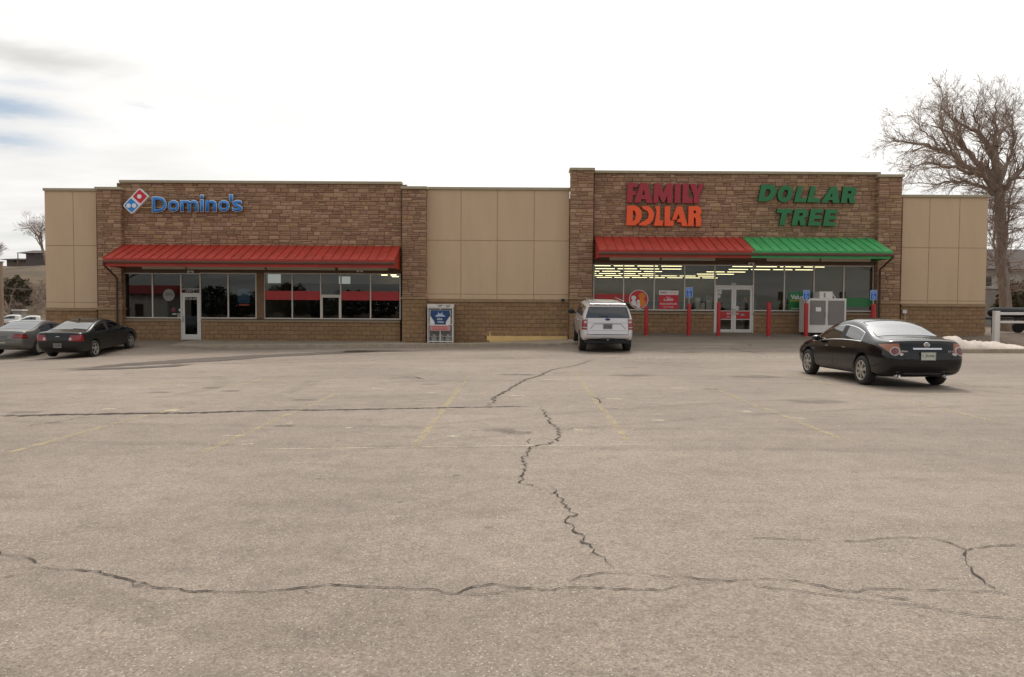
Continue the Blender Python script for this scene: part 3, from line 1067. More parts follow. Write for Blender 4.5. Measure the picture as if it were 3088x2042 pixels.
def awning(root, px0, px1, py_top, py_eave, py_drop, pm, split=None, drop_end='l'):
    """standing-seam canopy: panels, gutter, fascia, side panels, soffit, downspout"""
    x0, x1 = xz(px0, 800)[0], xz(px1, 800)[0]
    zt = xz(pm, py_top)[1]
    EY = FY - 1.98
    ze = W(pm, py_eave, EY).z
    zd = W(pm, py_drop, EY + .12).z
    red = mats_ = None
    aw = MB().box(x0 + .02, x1 - .02, FY - .05, FY + .02, zd + .03, zt - .04).build('awning', 'soffit', root)
    npan = round((x1 - x0) / 0.41)
    pw = (x1 - x0) / npan
    prof = [(FY - .012, zt), (EY, ze)]
    sl = (ze - zt)
    pm_meshes = {}
    for mname in ('red_metal', 'green_metal'):
        b = MB()
        y0, y1 = FY - .012, EY
        b.hexa([(0.004, y1, ze - .03), (pw - .004, y1, ze - .03), (pw - .004, y0, zt - .03), (0.004, y0, zt - .03),
                (0.004, y1, ze), (pw - .004, y1, ze), (pw - .004, y0, zt), (0.004, y0, zt)])
        b.hexa([(-.012, y1 - .004, ze - .02), (.012, y1 - .004, ze - .02), (.012, y0, zt - .02), (-.012, y0, zt - .02),
                (-.012, y1 - .004, ze + .045), (.012, y1 - .004, ze + .045), (.012, y0, zt + .045), (-.012, y0, zt + .045)])
        pm_meshes[mname] = b.mesh('awning_panel', mname)
    xs_ = x1 if split is None else xz(split, 800)[0]
    for i in range(npan):
        xx = x0 + i * pw
        link('awning_panel', pm_meshes['red_metal' if xx + pw / 2 < xs_ else 'green_metal'], aw, (xx, 0, 0))
    for a, e, mname in ((x0, min(xs_, x1), 'red_metal'), (xs_, x1, 'green_metal')):
        if e - a < .1:
            continue
        b = MB()      # eave trim, hollow shadow gap, lower fascia
        b.box(a, e, EY - .03, EY + .05, ze - .10, ze - .032)
        b.build('eave_trim', mname, aw)
        MB().box(a, e, EY + .10, EY + .14, zd, ze - .10).build('fascia', mname, aw)
    # half-round gutter under the trim
    b = MB()
    gp = [(EY - .015, ze - .102), (EY - .02, ze - .16), (EY + .01, ze - .215), (EY + .095, ze - .225), (EY + .098, ze - .11)]
    n = len(gp)
    for x in (x0 - .03, x1 + .03):
        b.v += [(x, y, z) for y, z in gp]
    for i in range(n - 1):
        b.face((i, i + 1, n + i + 1, n + i))
    b.face(tuple(range(n))[::-1])
    b.face(tuple(range(n, 2 * n)))
    b.build('gutter', 'gutter', aw)
    for xe, mname in ((x0, 'red_metal'), (x1, 'red_metal' if split is None else 'green_metal')):
        s_ = 1 if xe == x0 else -1
        b = MB()
        pts = [(FY - .055, zd), (EY + .145, zd), (EY + .145, ze - .1), (EY + .02, ze - .034), (FY - .055, zt - .05)]
        nn = len(pts)
        for x in (xe + .004 * s_, xe + .03 * s_):
            b.v += [(x, y, z) for y, z in pts]
        b.face(tuple(range(nn)))
        b.face(tuple(range(nn, 2 * nn))[::-1])
        for i in range(nn):
            j = (i + 1) % nn
            b.face((i, j, nn + j, nn + i))
        b.build('side_panel', mname, aw)
    MB().box(x0 + .03, x1 - .03, EY + .145, FY - .055, zd + .12, zd + .15).build('soffit', 'soffit', aw)
    return aw, x0, x1, zt, ze, zd, EY


def downspout(aw, xg, yg, zg, xw, yw, zw, zb, parts=1):
    b = MB()
    b.tube([(xg, yg, zg), (xg, yg + .02, zg - .10), (xw, yw, zw), (xw, yw, zb)], .045, 6)
    b.build('downspout', 'downspout', aw)


def pane(x0, x1, Y, z0, z1, parent):
    b = MB()
    b.v = [(x0, Y, z0), (x1, Y, z0), (x1, Y, z1), (x0, Y, z1)]
    b.face((0, 1, 2, 3))
    b.build('pane', 'glass', parent)


def storefront(root, pxs, py0, py1, pm, name, Y=FY + .06, transom=None, bands=()):
    """aluminium frame with glass panes; pxs are the mullion lines of one bay"""
    xs = [xz(p, 880, Y)[0] for p in pxs]
    zt, zb = xz(pm, py0, Y)[1], xz(pm, py1, Y)[1]
    b = MB()
    fw_ = .026
    for x in xs:
        b.box(x - fw_, x + fw_, Y - .06, Y + .06, zb, zt)
    for a, e in zip(xs, xs[1:]):
        b.box(a + fw_, e - fw_, Y - .057, Y + .057, zb, zb + .055)
        b.box(a + fw_, e - fw_, Y - .057, Y + .057, zt - .05, zt)
    st = b.build('storefront_window', 'alum', root)
    for a, e in zip(xs, xs[1:]):
        pane(a + fw_ + .001, e - fw_ - .001, Y, zb + .056, zt - .051, st)
    return st, xs, zb, zt, Y


MT['vinyl_red'] = mat('red_vinyl_film', lc(166, 30, 30, 1.05), 0.35, var=0.06, vscale=2)
MT['vinyl_green'] = mat('green_vinyl_film', lc(36, 124, 66, 0.9), 0.35, var=0.06, vscale=2)
MT['interior_wall'] = mat('interior_wall', lc(186, 180, 166), 0.8, var=0.05)
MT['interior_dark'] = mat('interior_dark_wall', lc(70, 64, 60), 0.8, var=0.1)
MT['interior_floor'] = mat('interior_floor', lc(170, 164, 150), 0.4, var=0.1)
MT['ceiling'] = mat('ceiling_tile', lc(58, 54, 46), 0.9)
MT['tube'] = mat('lit_tube', (1, 1, 1), 0.5, emit=(1.0, 0.88, 0.48), estr=4.0)
MT['shelf_grey'] = mat('shelf_grey', lc(150, 146, 138), 0.6)
MT['door_alum'] = mat('door_aluminium', lc(176, 172, 166, K), 0.4, var=0.05)


def band(st, a, e, z0, z1, Y, m):
    MB().box(a + .03, e - .03, Y - .0095, Y - .0075, z0, z1).build('window_band', m, st)


def door_leaf(root, x0, x1, z0, z1, Y, handle=1, kick=.22, stile=.10, mid=None):
    b = MB()
    b.box(x0, x0 + stile, Y - .03, Y + .03, z0, z1)
    b.box(x1 - stile, x1, Y - .03, Y + .03, z0, z1)
    b.box(x0 + stile, x1 - stile, Y - .028, Y + .028, z1 - .12, z1)
    b.box(x0 + stile, x1 - stile, Y - .028, Y + .028, z0, z0 + kick)
    if mid:
        b.box(x0 + stile, x1 - stile, Y - .026, Y + .026, mid - .018, mid + .018)
    d = b.build('door', 'door_alum', root)
    bev(d, .006, 1)
    pane(x0 + stile + .001, x1 - stile - .001, Y, z0 + kick + .001, z1 - .121, d)
    hx = x1 - stile / 2 if handle > 0 else x0 + stile / 2
    zz_ = z0 + 1.0
    MB().tube([(hx, Y - .03, zz_ - .14), (hx, Y - .08, zz_ - .14), (hx, Y - .08, zz_ + .14), (hx, Y - .03, zz_ + .14)], .012, 6).build('handle', 'steel', d)
    return d


def flood(root, px, py, Y):
    x, z = xz(px, py, Y)
    b = MB()
    b.box(x - .10, x + .10, Y + .04, Y + .10, z - .03, z + .05)
    for s_ in (-1, 1):
        b.lathe([(.001, .05), (.05, .04), (.065, -.03), (.05, -.05), (.001, -.05)], 'y', (x + .10 * s_, Y, z - .02), 12)
    b.build('floodlight', 'white', root, auto=40)


# ---------------------------------------------------------------- left: pizza shop
LZ = 0.07
ps = thing('shop_building', 'brown stone-clad pizza shop with red metal awning and tan left wing', 'building', (xz(789, 1027)[0], FY, LZ))
ps.location = (0, 0, 0)
cl = Clad()
swall = MB().box(xz(367, 800)[0] - .2, xz(1210, 800)[0] + .25, FY + .03, FY + .28, xz(789, 815)[1], xz(789, 546)[1] - .13).build('stone_wall', 'mortar', ps)
bwall = MB().box(xz(372, 800)[0], xz(1208, 800)[0], FY + .03, FY + .2, -.5, LZ + .04).build('block_wall', 'block_mortar', ps)
mx0, mx1 = xz(367, 800)[0], xz(1210, 800)[0]
mzt = xz(789, 546)[1]
z_aw = xz(789, 741)[1]
cl.region('stone', (mx0, FY + .03, z_aw - .12), mx1 - mx0, mzt - .13 - z_aw + .12)
coping(ps, mx0, mx1, FY - .03, FY + .28, mzt)
lx0, lx1, lzt, lzl = stucco(ps, bwall, cl, 137, 293, 568, [223], [741, 912], 934, -.2, FY + .12)
pilaster(ps, swall, cl, 292, 366, 564, 934, -.1, sides='r')
pilaster(ps, swall, cl, 1211, 1285, 562, 902, -.15, sides='r')
# bulkhead under the awning, sill and column
wt, wb = xz(789, 823, FY + .06)[1], xz(789, 961, FY + .06)[1]
MB().box(mx0 + .02, mx1 - .02, FY + .0, FY + .2, wt, xz(789, 815)[1] - .002).build('bulkhead', 'bulkhead', ps)
MB().box(mx0 + .02, mx1 - .02, FY - .03, FY - .002, wt + .05, z_aw - .13).build('bulkhead', 'bulkhead', ps)
sz = xz(789, 969)[1]
dxa, dxb = xz(547, 900)[0], xz(605, 900)[0]
ca, cb = xz(774, 900)[0], xz(797, 900)[0]
for a, e in ((mx0 + .08, dxa - .03), (dxb + .03, mx1 - .05)):
    MB().hexa([(a, FY - .09, sz - .03), (e, FY - .09, sz - .03), (e, FY + .2, sz - .03), (a, FY + .2, sz - .03),
               (a, FY - .08, sz + .05), (e, FY - .08, sz + .05), (e, FY + .2, wb), (a, FY + .2, wb)]).build('sill', 'sill', ps)
    MB().box(a, e, FY + .045, FY + .2, LZ + .04, sz - .03).build('base_core', 'block_mortar', bwall)
    cl.region('block', (a, FY + .045, LZ - .1), e - a, sz - .03 - LZ + .1, depth=.07)
MB().box(ca, cb, FY - .02, FY + .2, wb + .001, wt - .001).build('column', 'column', ps)
MB().box(mx0 + .02, xz(372, 900)[0] + .02, FY - .02, FY + .2, LZ, wt - .001).build('column', 'column', ps)
cl.emit('stone', swall, 'stone', 'stone_cladding')
cl.emit('block', bwall, 'block', 'block_cladding')
# windows, first bay with the door
st1, xs1, zb1, zt1, WY = storefront(ps, [376, 461, 547], 823, 960, 470, 'bay')
st2, xs2, zb2, zt2, _ = storefront(ps, [605, 689, 773], 823, 961, 690, 'bay')
st3, xs3, zb3, zt3, _ = storefront(ps, [798, 882, 968, 1028, 1118, 1207], 824, 963, 1000, 'bay')
# serving hatch bars in the second bay
hz = xz(998, 892, WY)[1]
MB().box(xs3[2] + .027, xs3[3] - .027, WY - .058, WY + .058, hz - .05, hz + .05).build('hatch_bar', 'alum', st3)
b = MB()
b.box(xs3[2] + .027, xs3[2] + .085, WY - .056, WY + .056, zb3 + .056, hz - .051)
b.box(xs3[3] - .085, xs3[3] - .027, WY - .056, WY + .056, zb3 + .056, hz - .051)
b.box(xs3[2] + .085, xs3[3] - .085, WY - .056, WY + .056, hz - .09, hz - .051)
b.build('hatch_frame', 'alum', st3)
MB().box(xs3[2] + .086, xs3[3] - .086, WY + .01, WY + .03, zb3 + .057, hz - .091).build('hatch_panel', 'dark', st3)
MB().box(xs3[2] + .03, xs3[3] - .03, WY + .02, WY + .04, hz + .055, xz(998, 857, WY)[1]).build('hatch_panel', 'dark', st3)
b0, b1 = xz(960, 905, WY)[1], xz(960, 878, WY)[1]
for i in (0, 1, 3, 4):
    band(st3, xs3[i], xs3[i + 1], b0, b1, WY, 'vinyl_red')
# door with transom
dz0, dz1 = LZ + .02, xz(576, 888, WY)[1]
b = MB()
b.box(xs1[2] + .027, xs1[2] + .06, WY - .05, WY + .05, dz0, dz1)
b.box(xs2[0] - .06, xs2[0] - .027, WY - .05, WY + .05, dz0, dz1)
b.box(xs1[2] + .027, xs2[0] - .027, WY - .055, WY + .055, dz1, dz1 + .07)
b.box(xs1[2] + .027, xs2[0] - .027, WY - .055, WY + .055, zt1 - .05, zt1)
for xx in (xs1[2], xs2[0]):
    b.box(xx - .03, xx + .026, WY - .061, WY + .061, dz0, zb1 - .001)
dfr = b.build('door_frame', 'door_alum', ps)
pane(xs1[2] + .028, xs2[0] - .028, WY, dz1 + .071, zt1 - .051, dfr)
d1 = door_leaf(ps, xs1[2] + .064, xs2[0] - .064, dz0 + .01, dz1 - .004, WY, handle=-1, kick=.26)
MT['pale_print'] = mat('pale_print', lc(196, 192, 186), 0.7)
xm = (xs1[2] + xs2[0]) / 2
link('lettering', text_mesh('302 E RICHARDS', .86, .085, 0, .01, 'pale_print'), dfr, (xm, WY - .008, xz(576, 872, WY)[1]))
link('lettering', text_mesh('UNIT 2', .42, .08, 0, .01, 'pale_print'), dfr, (xm - .05, WY - .008, xz(576, 878, WY)[1] - .01))
link('lettering', text_mesh('307-358-3030', .58, .11, 0, .012, 'pale_print'), d1, (xm, WY - .008, xz(576, 901, WY)[1]))
flood(ps, 575, 818, FY - .12)
flood(ps, 1085, 816, FY - .12)
awl, ax0, ax1, azt, aze, azd, AEY = awning(ps, 378, 1208, 740, 781, 806, 790)
downspout(awl, ax0 - .01, AEY + .04, aze - .2, xz(352, 800, FY - .4)[0], FY - .42, xz(352, 838, FY - .42)[1], LZ)
MT['fixture'] = mat('light_fixture', lc(186, 180, 164, 1.2), 0.5)
for pa, pb in ((430, 560), (565, 800), (806, 1010), (1020, 1170)):
    b = MB()
    b.box(xz(pa, 810, FY - .5)[0], xz(pb, 810, FY - .5)[0], FY - .56, FY - .44, azd - .045, azd + .12)
    b.build('light_fixture', 'fixture', awl)

# inside the pizza shop
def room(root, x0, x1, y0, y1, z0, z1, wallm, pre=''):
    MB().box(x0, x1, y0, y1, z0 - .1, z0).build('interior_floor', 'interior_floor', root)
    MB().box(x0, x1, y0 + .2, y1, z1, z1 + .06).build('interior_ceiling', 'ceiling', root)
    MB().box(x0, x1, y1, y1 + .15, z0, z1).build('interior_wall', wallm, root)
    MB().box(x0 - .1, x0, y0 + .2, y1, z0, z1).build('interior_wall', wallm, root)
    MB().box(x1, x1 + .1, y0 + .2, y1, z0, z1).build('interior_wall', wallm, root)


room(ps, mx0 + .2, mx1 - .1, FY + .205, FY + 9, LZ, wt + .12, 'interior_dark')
MB().box(xs3[0] - .3, xs3[0] - .2, FY + .4, FY + 9, LZ, wt + .11).build('partition', 'interior_wall', ps)
MT['menu_white'] = mat('menu_board', lc(206, 212, 206), 0.6, emit=(0.85, 0.9, 0.85), estr=0.35)
MB().box(xz(800, 840, FY + 1.2)[0], xz(846, 840, FY + 1.2)[0], FY + 1.2, FY + 1.25, xz(820, 854, FY + 1.2)[1], xz(820, 827, FY + 1.2)[1]).build('menu_board', 'menu_white', ps)
MB().box(xz(1022, 840, FY + 1.4)[0], xz(1056, 840, FY + 1.4)[0], FY + 1.4, FY + 1.45, xz(1040, 856, FY + 1.4)[1], xz(1040, 834, FY + 1.4)[1]).build('menu_board', 'menu_white', ps)
MT['reflection_grey'] = mat('soffit_reflection_grey', lc(152, 146, 134), 0.8)
MB().box(xs3[0], xs3[5], FY + 2.4, FY + 2.5, xz(1000, 856, FY + 2.4)[1], wt + .11).build('reflection_panel', 'reflection_grey', ps)  # added grey panel imitating the soffit's reflection across the upper glass
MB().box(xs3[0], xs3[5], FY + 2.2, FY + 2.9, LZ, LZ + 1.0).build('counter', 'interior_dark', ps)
for pa, pb, py in ((1150, 1168, 829.5), (1178, 1195, 829.5), (1182, 1202, 834)):
    p, q = W(pa, py, FY + 1.8), W(pb, py, FY + 1.8)
    MB().box(p.x, q.x, p.y, p.y + .05, p.z - .02, p.z + .02).build('tube_light', 'tube', ps)
# roof and hidden walls
rzl = xz(789, 600)[1]
MB().box(lx0, mx1 + .9, FY + .45, FY + 16, rzl - .2, rzl).build('roof', 'coping', ps)
MB().box(lx0, lx0 + .2, FY + .42, FY + 16, -1, lzt - .13).build('side_wall', 'stucco', ps)
MB().box(lx0, mx1 + .9, FY + 16, FY + 16.2, -1, rzl + .3).build('rear_wall', 'stucco', ps)
coping(ps, lx0, lx0 + .2, FY + .5, FY + 16, lzt)

# ---------------------------------------------------------------- right: variety store
RZ = 0.57
vs_ = thing('shop_building', 'brown stone-clad variety store with red and green awning and tan walls', 'building', (0, 0, 0))
cr = Clad()
nx0, nx1 = xz(1790, 800)[0], xz(2645, 800)[0]
nzt = xz(2217, 517)[1]
z_awr = xz(2210, 716)[1]
swall2 = MB().box(nx0 - .25, nx1 + .2, FY + .03, FY + .28, xz(2210, 788)[1], nzt - .13).build('stone_wall', 'mortar', vs_)
bwall2 = MB().box(nx0, nx1, FY + .03, FY + .2, -.5, RZ + .04).build('block_wall', 'block_mortar', vs_)
cr.region('stone', (nx0, FY + .03, z_awr - .12), nx1 - nx0, nzt - .13 - z_awr + .12)
coping(vs_, nx0, nx1, FY - .03, FY + .28, nzt)
MY = FY + .12
tx0, tz1 = xz(1468, 1000, MY)
tx1 = xz(1711, 1000, MY)[0]
sx_, sxe, szt, szl = stucco(vs_, bwall2, cr, 1286, 1716, 565, [1390, 1499, 1610], [726, 888], 908, -.15, MY,
                            skip=lambda x, z: (x + xz(1286, 800, MY)[0]) > tx0 and z < tz1 + .15 + .0 - 0.02 + .0 and z - .15 < tz1 - .02)
MB().box(tx0, tx1, MY - .065, MY + .015, -.3, tz1).build('base_panel', 'tan_panel', bwall2)
pilaster(vs_, swall2, cr, 1718, 1789, 506, 903, .1, sides='lr')
pilaster(vs_, swall2, cr, 2646, 2718, 526, 916, .4, sides='lr')
wx0, wx1, wzt, wzl = stucco(vs_, bwall2, cr, 2718, 2975, 588, [2800, 2890], [748, 908], 922, .35, FY + .12)
w2t, w2b = xz(2210, 799, FY + .06)[1], xz(2210, 938, FY + .06)[1]
MB().box(nx0 + .02, nx1 - .02, FY + .0, FY + .2, w2t, xz(2210, 788)[1] - .002).build('bulkhead', 'bulkhead', vs_)
MB().box(nx0 + .02, nx1 - .02, FY - .03, FY - .002, w2t + .04, z_awr - .13).build('bulkhead', 'bulkhead', vs_)
s2 = xz(2210, 947)[1]
e0, e1 = xz(2155, 900)[0], xz(2271, 900)[0]
for a, e in ((nx0 + .03, e0 - .03), (e1 + .03, nx1 - .05)):
    MB().hexa([(a, FY - .09, s2 - .03), (e, FY - .09, s2 - .03), (e, FY + .2, s2 - .03), (a, FY + .2, s2 - .03),
               (a, FY - .08, s2 + .05), (e, FY - .08, s2 + .05), (e, FY + .2, w2b), (a, FY + .2, w2b)]).build('sill', 'sill', vs_)
    MB().box(a, e, FY + .045, FY + .2, RZ + .04, s2 - .03).build('base_core', 'block_mortar', bwall2)
    cr.region('block', (a, FY + .045, RZ - .1), e - a, s2 - .03 - RZ + .1, depth=.07)
MB().box(xz(2633, 900)[0], nx1, FY - .02, FY + .2, RZ, w2t - .001).build('column', 'column', vs_)
cr.emit('stone', swall2, 'stone', 'stone_cladding')
cr.emit('block', bwall2, 'block', 'block_cladding')
sr1, xr1, zr1, zrt, RY = storefront(vs_, [1790, 1880, 1972, 2063.5, 2155], 799, 938, 2210, 'bay')
sr2, xr2, zr2, _, _ = storefront(vs_, [2271, 2364, 2453, 2543, 2632], 799, 938, 2210, 'bay')
g0, g1 = xz(1900, 908, RY)[1], xz(1900, 887, RY)[1]
band(sr1, xr1[0], xr1[1], g0 - .05, g1, RY, 'vinyl_red')
band(sr1, xr1[1], xr1[2] - .75, g0 - .05, g1, RY, 'vinyl_red')
g0, g1 = xz(2580, 925, RY)[1], xz(2580, 898, RY)[1]
band(sr2, xr2[3], xr2[4], g0, g1, RY, 'vinyl_green')
# double door
ez0, ez1 = RZ + .02, xz(2213, 866, RY)[1]
b = MB()
for xx in (xr1[-1], xr2[0]):
    b.box(xx - .03, xx + .03, RY - .062, RY + .062, ez0, zr1 - .001)
b.box(xr1[-1] + .027, xr2[0] - .027, RY - .055, RY + .055, ez1, ez1 + .08)
b.box(xr1[-1] + .027, xr2[0] - .027, RY - .055, RY + .055, zrt - .05, zrt)
dfr2 = b.build('door_frame', 'door_alum', vs_)
pane(xr1[-1] + .028, xr2[0] - .028, RY, ez1 + .081, zrt - .051, dfr2)
xm2 = (xr1[-1] + xr2[0]) / 2
da = door_leaf(vs_, xr1[-1] + .032, xm2 - .004, ez0 + .01, ez1 - .004, RY, 1, .16, .11)
db = door_leaf(vs_, xm2 + .004, xr2[0] - .032, ez0 + .01, ez1 - .004, RY, -1, .16, .11)
h0, h1 = xz(2213, 962, RY)[1], xz(2213, 939, RY)[1]
for d, a, e in ((da, xr1[-1] + .143, xm2 - .115), (db, xm2 + .115, xr2[0] - .143)):
    MB().box(a, e, RY - .012, RY - .006, h0, h1).build('door_band', 'vinyl_red', d)
    for z in (h0 - .02, h1 + .02):
        MB().box(a, e, RY - .013, RY - .006, z - .018, z + .018).build('door_stripe', 'pale_print', d)
zc_ = (h0 + h1) / 2
link('lettering', text_mesh('OUT', .20, .085, 0, .02, 'white_plain'), da, (xm2 - .235, RY - .0145, zc_ + .07))
link('lettering', text_mesh('EXIT', .13, .05, 0, .02, 'white_plain'), da, (xm2 - .25, RY - .0145, zc_ - .09))
link('lettering', text_mesh('IN', .10, .075, 0, .02, 'white_plain'), db, (xm2 + .19, RY - .0145, zc_ + .07))
MB().box(xm2 + .34, xm2 + .52, RY - .0145, RY - .0125, zc_ - .03, zc_ + .07).build('decal', 'steel', db)
for (xa, za, w_, h_) in ((xr1[-1] + .16, ez1 - .34, .18, .20), (xr1[-1] + .15, ez1 - .52, .13, .15), (xm2 + .12, h1 + .05, .12, .2)):
    MB().box(xa, xa + w_, RY - .011, RY - .007, za, za + h_).build('notice', 'pale_print', db if xa > xm2 else da)
link('lettering', text_mesh('302', .22, .11, 0, .02, 'white_plain'), dfr2, (xm2 - .02, RY - .009, ez1 + .15))
flood(vs_, 2265, 794, FY - .12)
awr, bx0, bx1, bzt, bze, bzd, BEY = awning(vs_, 1792, 2630, 716, 755, 778, 2210, split=2228)
downspout(awr, bx1 + .01, BEY + .04, bze - .2, xz(2653, 850, FY - .4)[0], FY - .42, xz(2653, 812, FY - .42)[1], RZ)
for pa, pb in ((1838, 1990), (1995, 2156), (2312, 2470), (2476, 2624)):
    b = MB()
    b.box(xz(pa, 785, FY - .5)[0], xz(pb, 785, FY - .5)[0], FY - .56, FY - .44, bzd - .045, bzd + .12)
    b.build('light_fixture', 'fixture', awr)
x, z = xz(1697, 905, MY - .1)
b = MB()
b.box(x - .07, x + .07, MY - .17, MY - .01, z - .06, z + .06)
b.box(x - .05, x + .06, MY - .20, MY - .165, z - .05, z + .0)
bev(b.build('wall_lamp', 'black', vs_), .01)
x, z = xz(2728, 940, FY)
b = MB()
b.box(x - .1, x + .1, FY - .02, FY + .06, z - .08, z + .08)
b.tube([(x + .02, FY + .0, z - .08), (x + .02, FY + .0, RZ - .2)], .015, 6)
b.build('meter_box', 'white', vs_)

# inside the variety store: rows of lit tubes, shelves
CZ = xz(2210, 799)[1] + .02
room(vs_, nx0 + .1, nx1 - .1, FY + .205, FY + 19, RZ, CZ + .5, 'interior_wall')
tb = MB()
tb.box(-.54, .54, -.012, .012, 0, .024, 0)
tb.box(-.57, .57, -.03, .03, .040, .07, 1)
tube_me = tb.mesh('tube_light', ['tube', 'shelf_grey'])
TZ = CZ + .05
y = FY + .95
row = 0
while y < FY + 18:
    x = nx0 + .75 + rb.uniform(0, 1.0)
    while x < nx1 - .8:
        skip_ = (nx0 + 5.4 < x < nx0 + 8.0 and 1 <= row <= 4) or (x > nx0 + 10.2 and row >= 3)
        if not skip_:
            link('tube_light', tube_me, vs_, (x, y, TZ + .06))
        x += 1.25
    y += 2.8
    row += 1
rp = random.Random(77)
prodm = [mat('product_%d' % i, c, 0.5) for i, c in enumerate([lc(150, 60, 52), lc(70, 96, 140), lc(176, 158, 90), lc(84, 120, 84), lc(170, 168, 160), lc(128, 84, 120)])]
for i, xx in enumerate(steps(nx0 + 1.2, nx1 - 1.2, 2.1)):
    s_ = thing('store_shelf', 'grey display shelf stocked with goods behind the store windows', 'shelf', (xx, FY + 1.7, RZ), 0, 'shelves inside the variety store')
    b = MB()
    b.box(-.45, .45, 0, 8, 0, .12)
    b.box(-.03, .03, 0, 8, .12, 1.55)
    b.box(-.45, .45, -.02, 0, 0, 1.5)
    for z in (.5, .9, 1.25):
        b.box(-.4, .4, .01, 8, z, z + .03)
    b.build('rack', 'shelf_grey', s_)
    b = MB()
    for z in (.53, .93, 1.28, 1.56):
        for k in range(5):
            xa = -.4 + k * .16
            b.box(xa + .01, xa + .15, -.3 + .02, -.04, z, z + rp.uniform(.14, .3), rp.randrange(6))
    for z in (.5, .9, 1.25, 1.53):
        b.box(-.42, .42, -.31, -.03, z, z + .02, 4)
    g_ = b.build('goods', prodm, s_)
    g_['kind'] = 'stuff'
rzr = xz(2210, 600)[1]
MB().box(sx_, wx1, FY + .45, FY + 20, rzr - .2, rzr).build('roof', 'coping', vs_)
MB().box(wx1 - .2, wx1, FY + .42, FY + 20, -1, wzt - .13).build('side_wall', 'stucco', vs_)
MB().box(sx_, wx1, FY + 20, FY + 20.2, -1, rzr + .3).build('rear_wall', 'stucco', vs_)
coping(vs_, wx1 - .2, wx1, FY + .5, FY + 20, wzt)

# ================================================================== SIGNS AND STREET FURNITURE
def poly_sign(name, label, polys, org, scale, face_m, side_m, Y, depth, wall_parts=True):
    """channel letters traced as outlines; org/scale turn tracing units into the photograph's pixels"""
    ox, oy = org
    f = lambda pts: [xz(ox + u / scale, oy + v / scale, Y) for u, v in pts]
    t = thing(name, label, 'sign', (0, 0, 0))
    for p in polys:
        outer, hole = (p if isinstance(p, tuple) else (p, None))
        b = MB()
        b.prism(f(outer), Y, Y + depth, 0, 1, f(hole) if hole else None)
        b.build('letter', [face_m, side_m], t)
    return t


MT['sign_maroon'] = mat('sign_maroon', lc(150, 36, 50, 1.1), 0.4, var=0.06, vscale=1.5)
MT['sign_maroon_side'] = mat('sign_maroon_side', lc(84, 28, 34), 0.5)
MT['sign_orange'] = mat('sign_orange', lc(226, 84, 34, 1.1), 0.4, var=0.06, vscale=1.5)
MT['sign_orange_side'] = mat('sign_orange_side', lc(150, 60, 30), 0.5)
MT['sign_green'] = mat('sign_green', lc(30, 106, 60, 1.15), 0.4, var=0.06, vscale=1.5)
MT['sign_green_side'] = mat('sign_green_side', lc(20, 50, 34), 0.5)
MT['sign_blue'] = mat('sign_blue', lc(40, 122, 196, 1.2), 0.4, var=0.05, vscale=1.5)
MT['sign_blue_side'] = mat('sign_blue_side', lc(24, 50, 88), 0.5)
MT['sign_red'] = mat('sign_red', lc(192, 32, 46, 1.05), 0.4, var=0.05)
MT['sign_white'] = mat('sign_white', lc(220, 220, 222, 1.1), 0.4)

SY = FY - .17
fam = [[(555, 187), (636, 187), (633, 222), (597, 222), (597, 250), (624, 250), (622, 284), (596, 284), (594, 342), (547, 342)],
       ([(606, 342), (658, 188), (712, 188), (754, 345), (704, 345), (698, 316), (664, 316), (655, 342)], [(671, 282), (691, 282), (683, 238)]),
       [(766, 190), (812, 190), (838, 262), (866, 190), (912, 190), (910, 346), (868, 346), (868, 286), (845, 340), (826, 340), (800, 280), (800, 345), (759, 344)],
       [(928, 192), (974, 192), (972, 346), (925, 346)],
       [(990, 192), (1038, 192), (1034, 304), (1070, 304), (1068, 347), (986, 347)],
       [(1046, 194), (1092, 194), (1108, 240), (1122, 194), (1158, 194), (1122, 290), (1118, 348), (1075, 348), (1078, 288)]]
dol = [([(550, 367), (610, 365), (645, 380), (666, 410), (668, 455), (648, 496), (615, 522), (545, 522)], [(598, 400), (616, 414), (622, 440), (614, 474), (596, 492)]),
       [(662, 370), (720, 370), (750, 394), (765, 435), (757, 477), (732, 508), (700, 524), (652, 522), (642, 512), (684, 488), (716, 468), (722, 435), (712, 410), (688, 398), (676, 388)],
       [(772, 372), (810, 371), (808, 484), (838, 484), (832, 525), (762, 525), (776, 468), (784, 410)],
       [(848, 372), (893, 370), (890, 484), (922, 484), (918, 527), (846, 527)],
       [(905, 478), (942, 372), (986, 372), (1030, 528), (985, 528), (976, 497), (945, 497), (952, 470), (967, 470), (958, 430), (938, 478)],
       ([(1036, 372), (1112, 370), (1134, 388), (1138, 425), (1124, 446), (1138, 468), (1135, 530), (1093, 530), (1093, 474), (1084, 458), (1078, 458), (1076, 528), (1032, 528)],
        [(1076, 405), (1090, 405), (1096, 414), (1094, 426), (1076, 430)])]
poly_sign('wall_sign', 'maroon channel letters FAMILY on the stone wall', fam, (1680, 480), 2.6133, 'sign_maroon', 'sign_maroon_side', SY, .14)
poly_sign('wall_sign', 'orange channel letters DOLLAR beneath the maroon word', dol, (1680, 480), 2.6133, 'sign_orange', 'sign_orange_side', SY, .14)


def arc(cx, cy, rx, ry, a0, a1, n):
    return [(cx + rx * cos(R(a0 + (a1 - a0) * i / n)), cy - ry * sin(R(a0 + (a1 - a0) * i / n))) for i in range(n + 1)]


def ell(cx, cy, rx, ry, sh, n=20):
    """slanted oval"""
    return [(cx + rx * cos(2 * pi * i / n) + sh * sin(2 * pi * i / n), cy - ry * sin(2 * pi * i / n)) for i in range(n)]


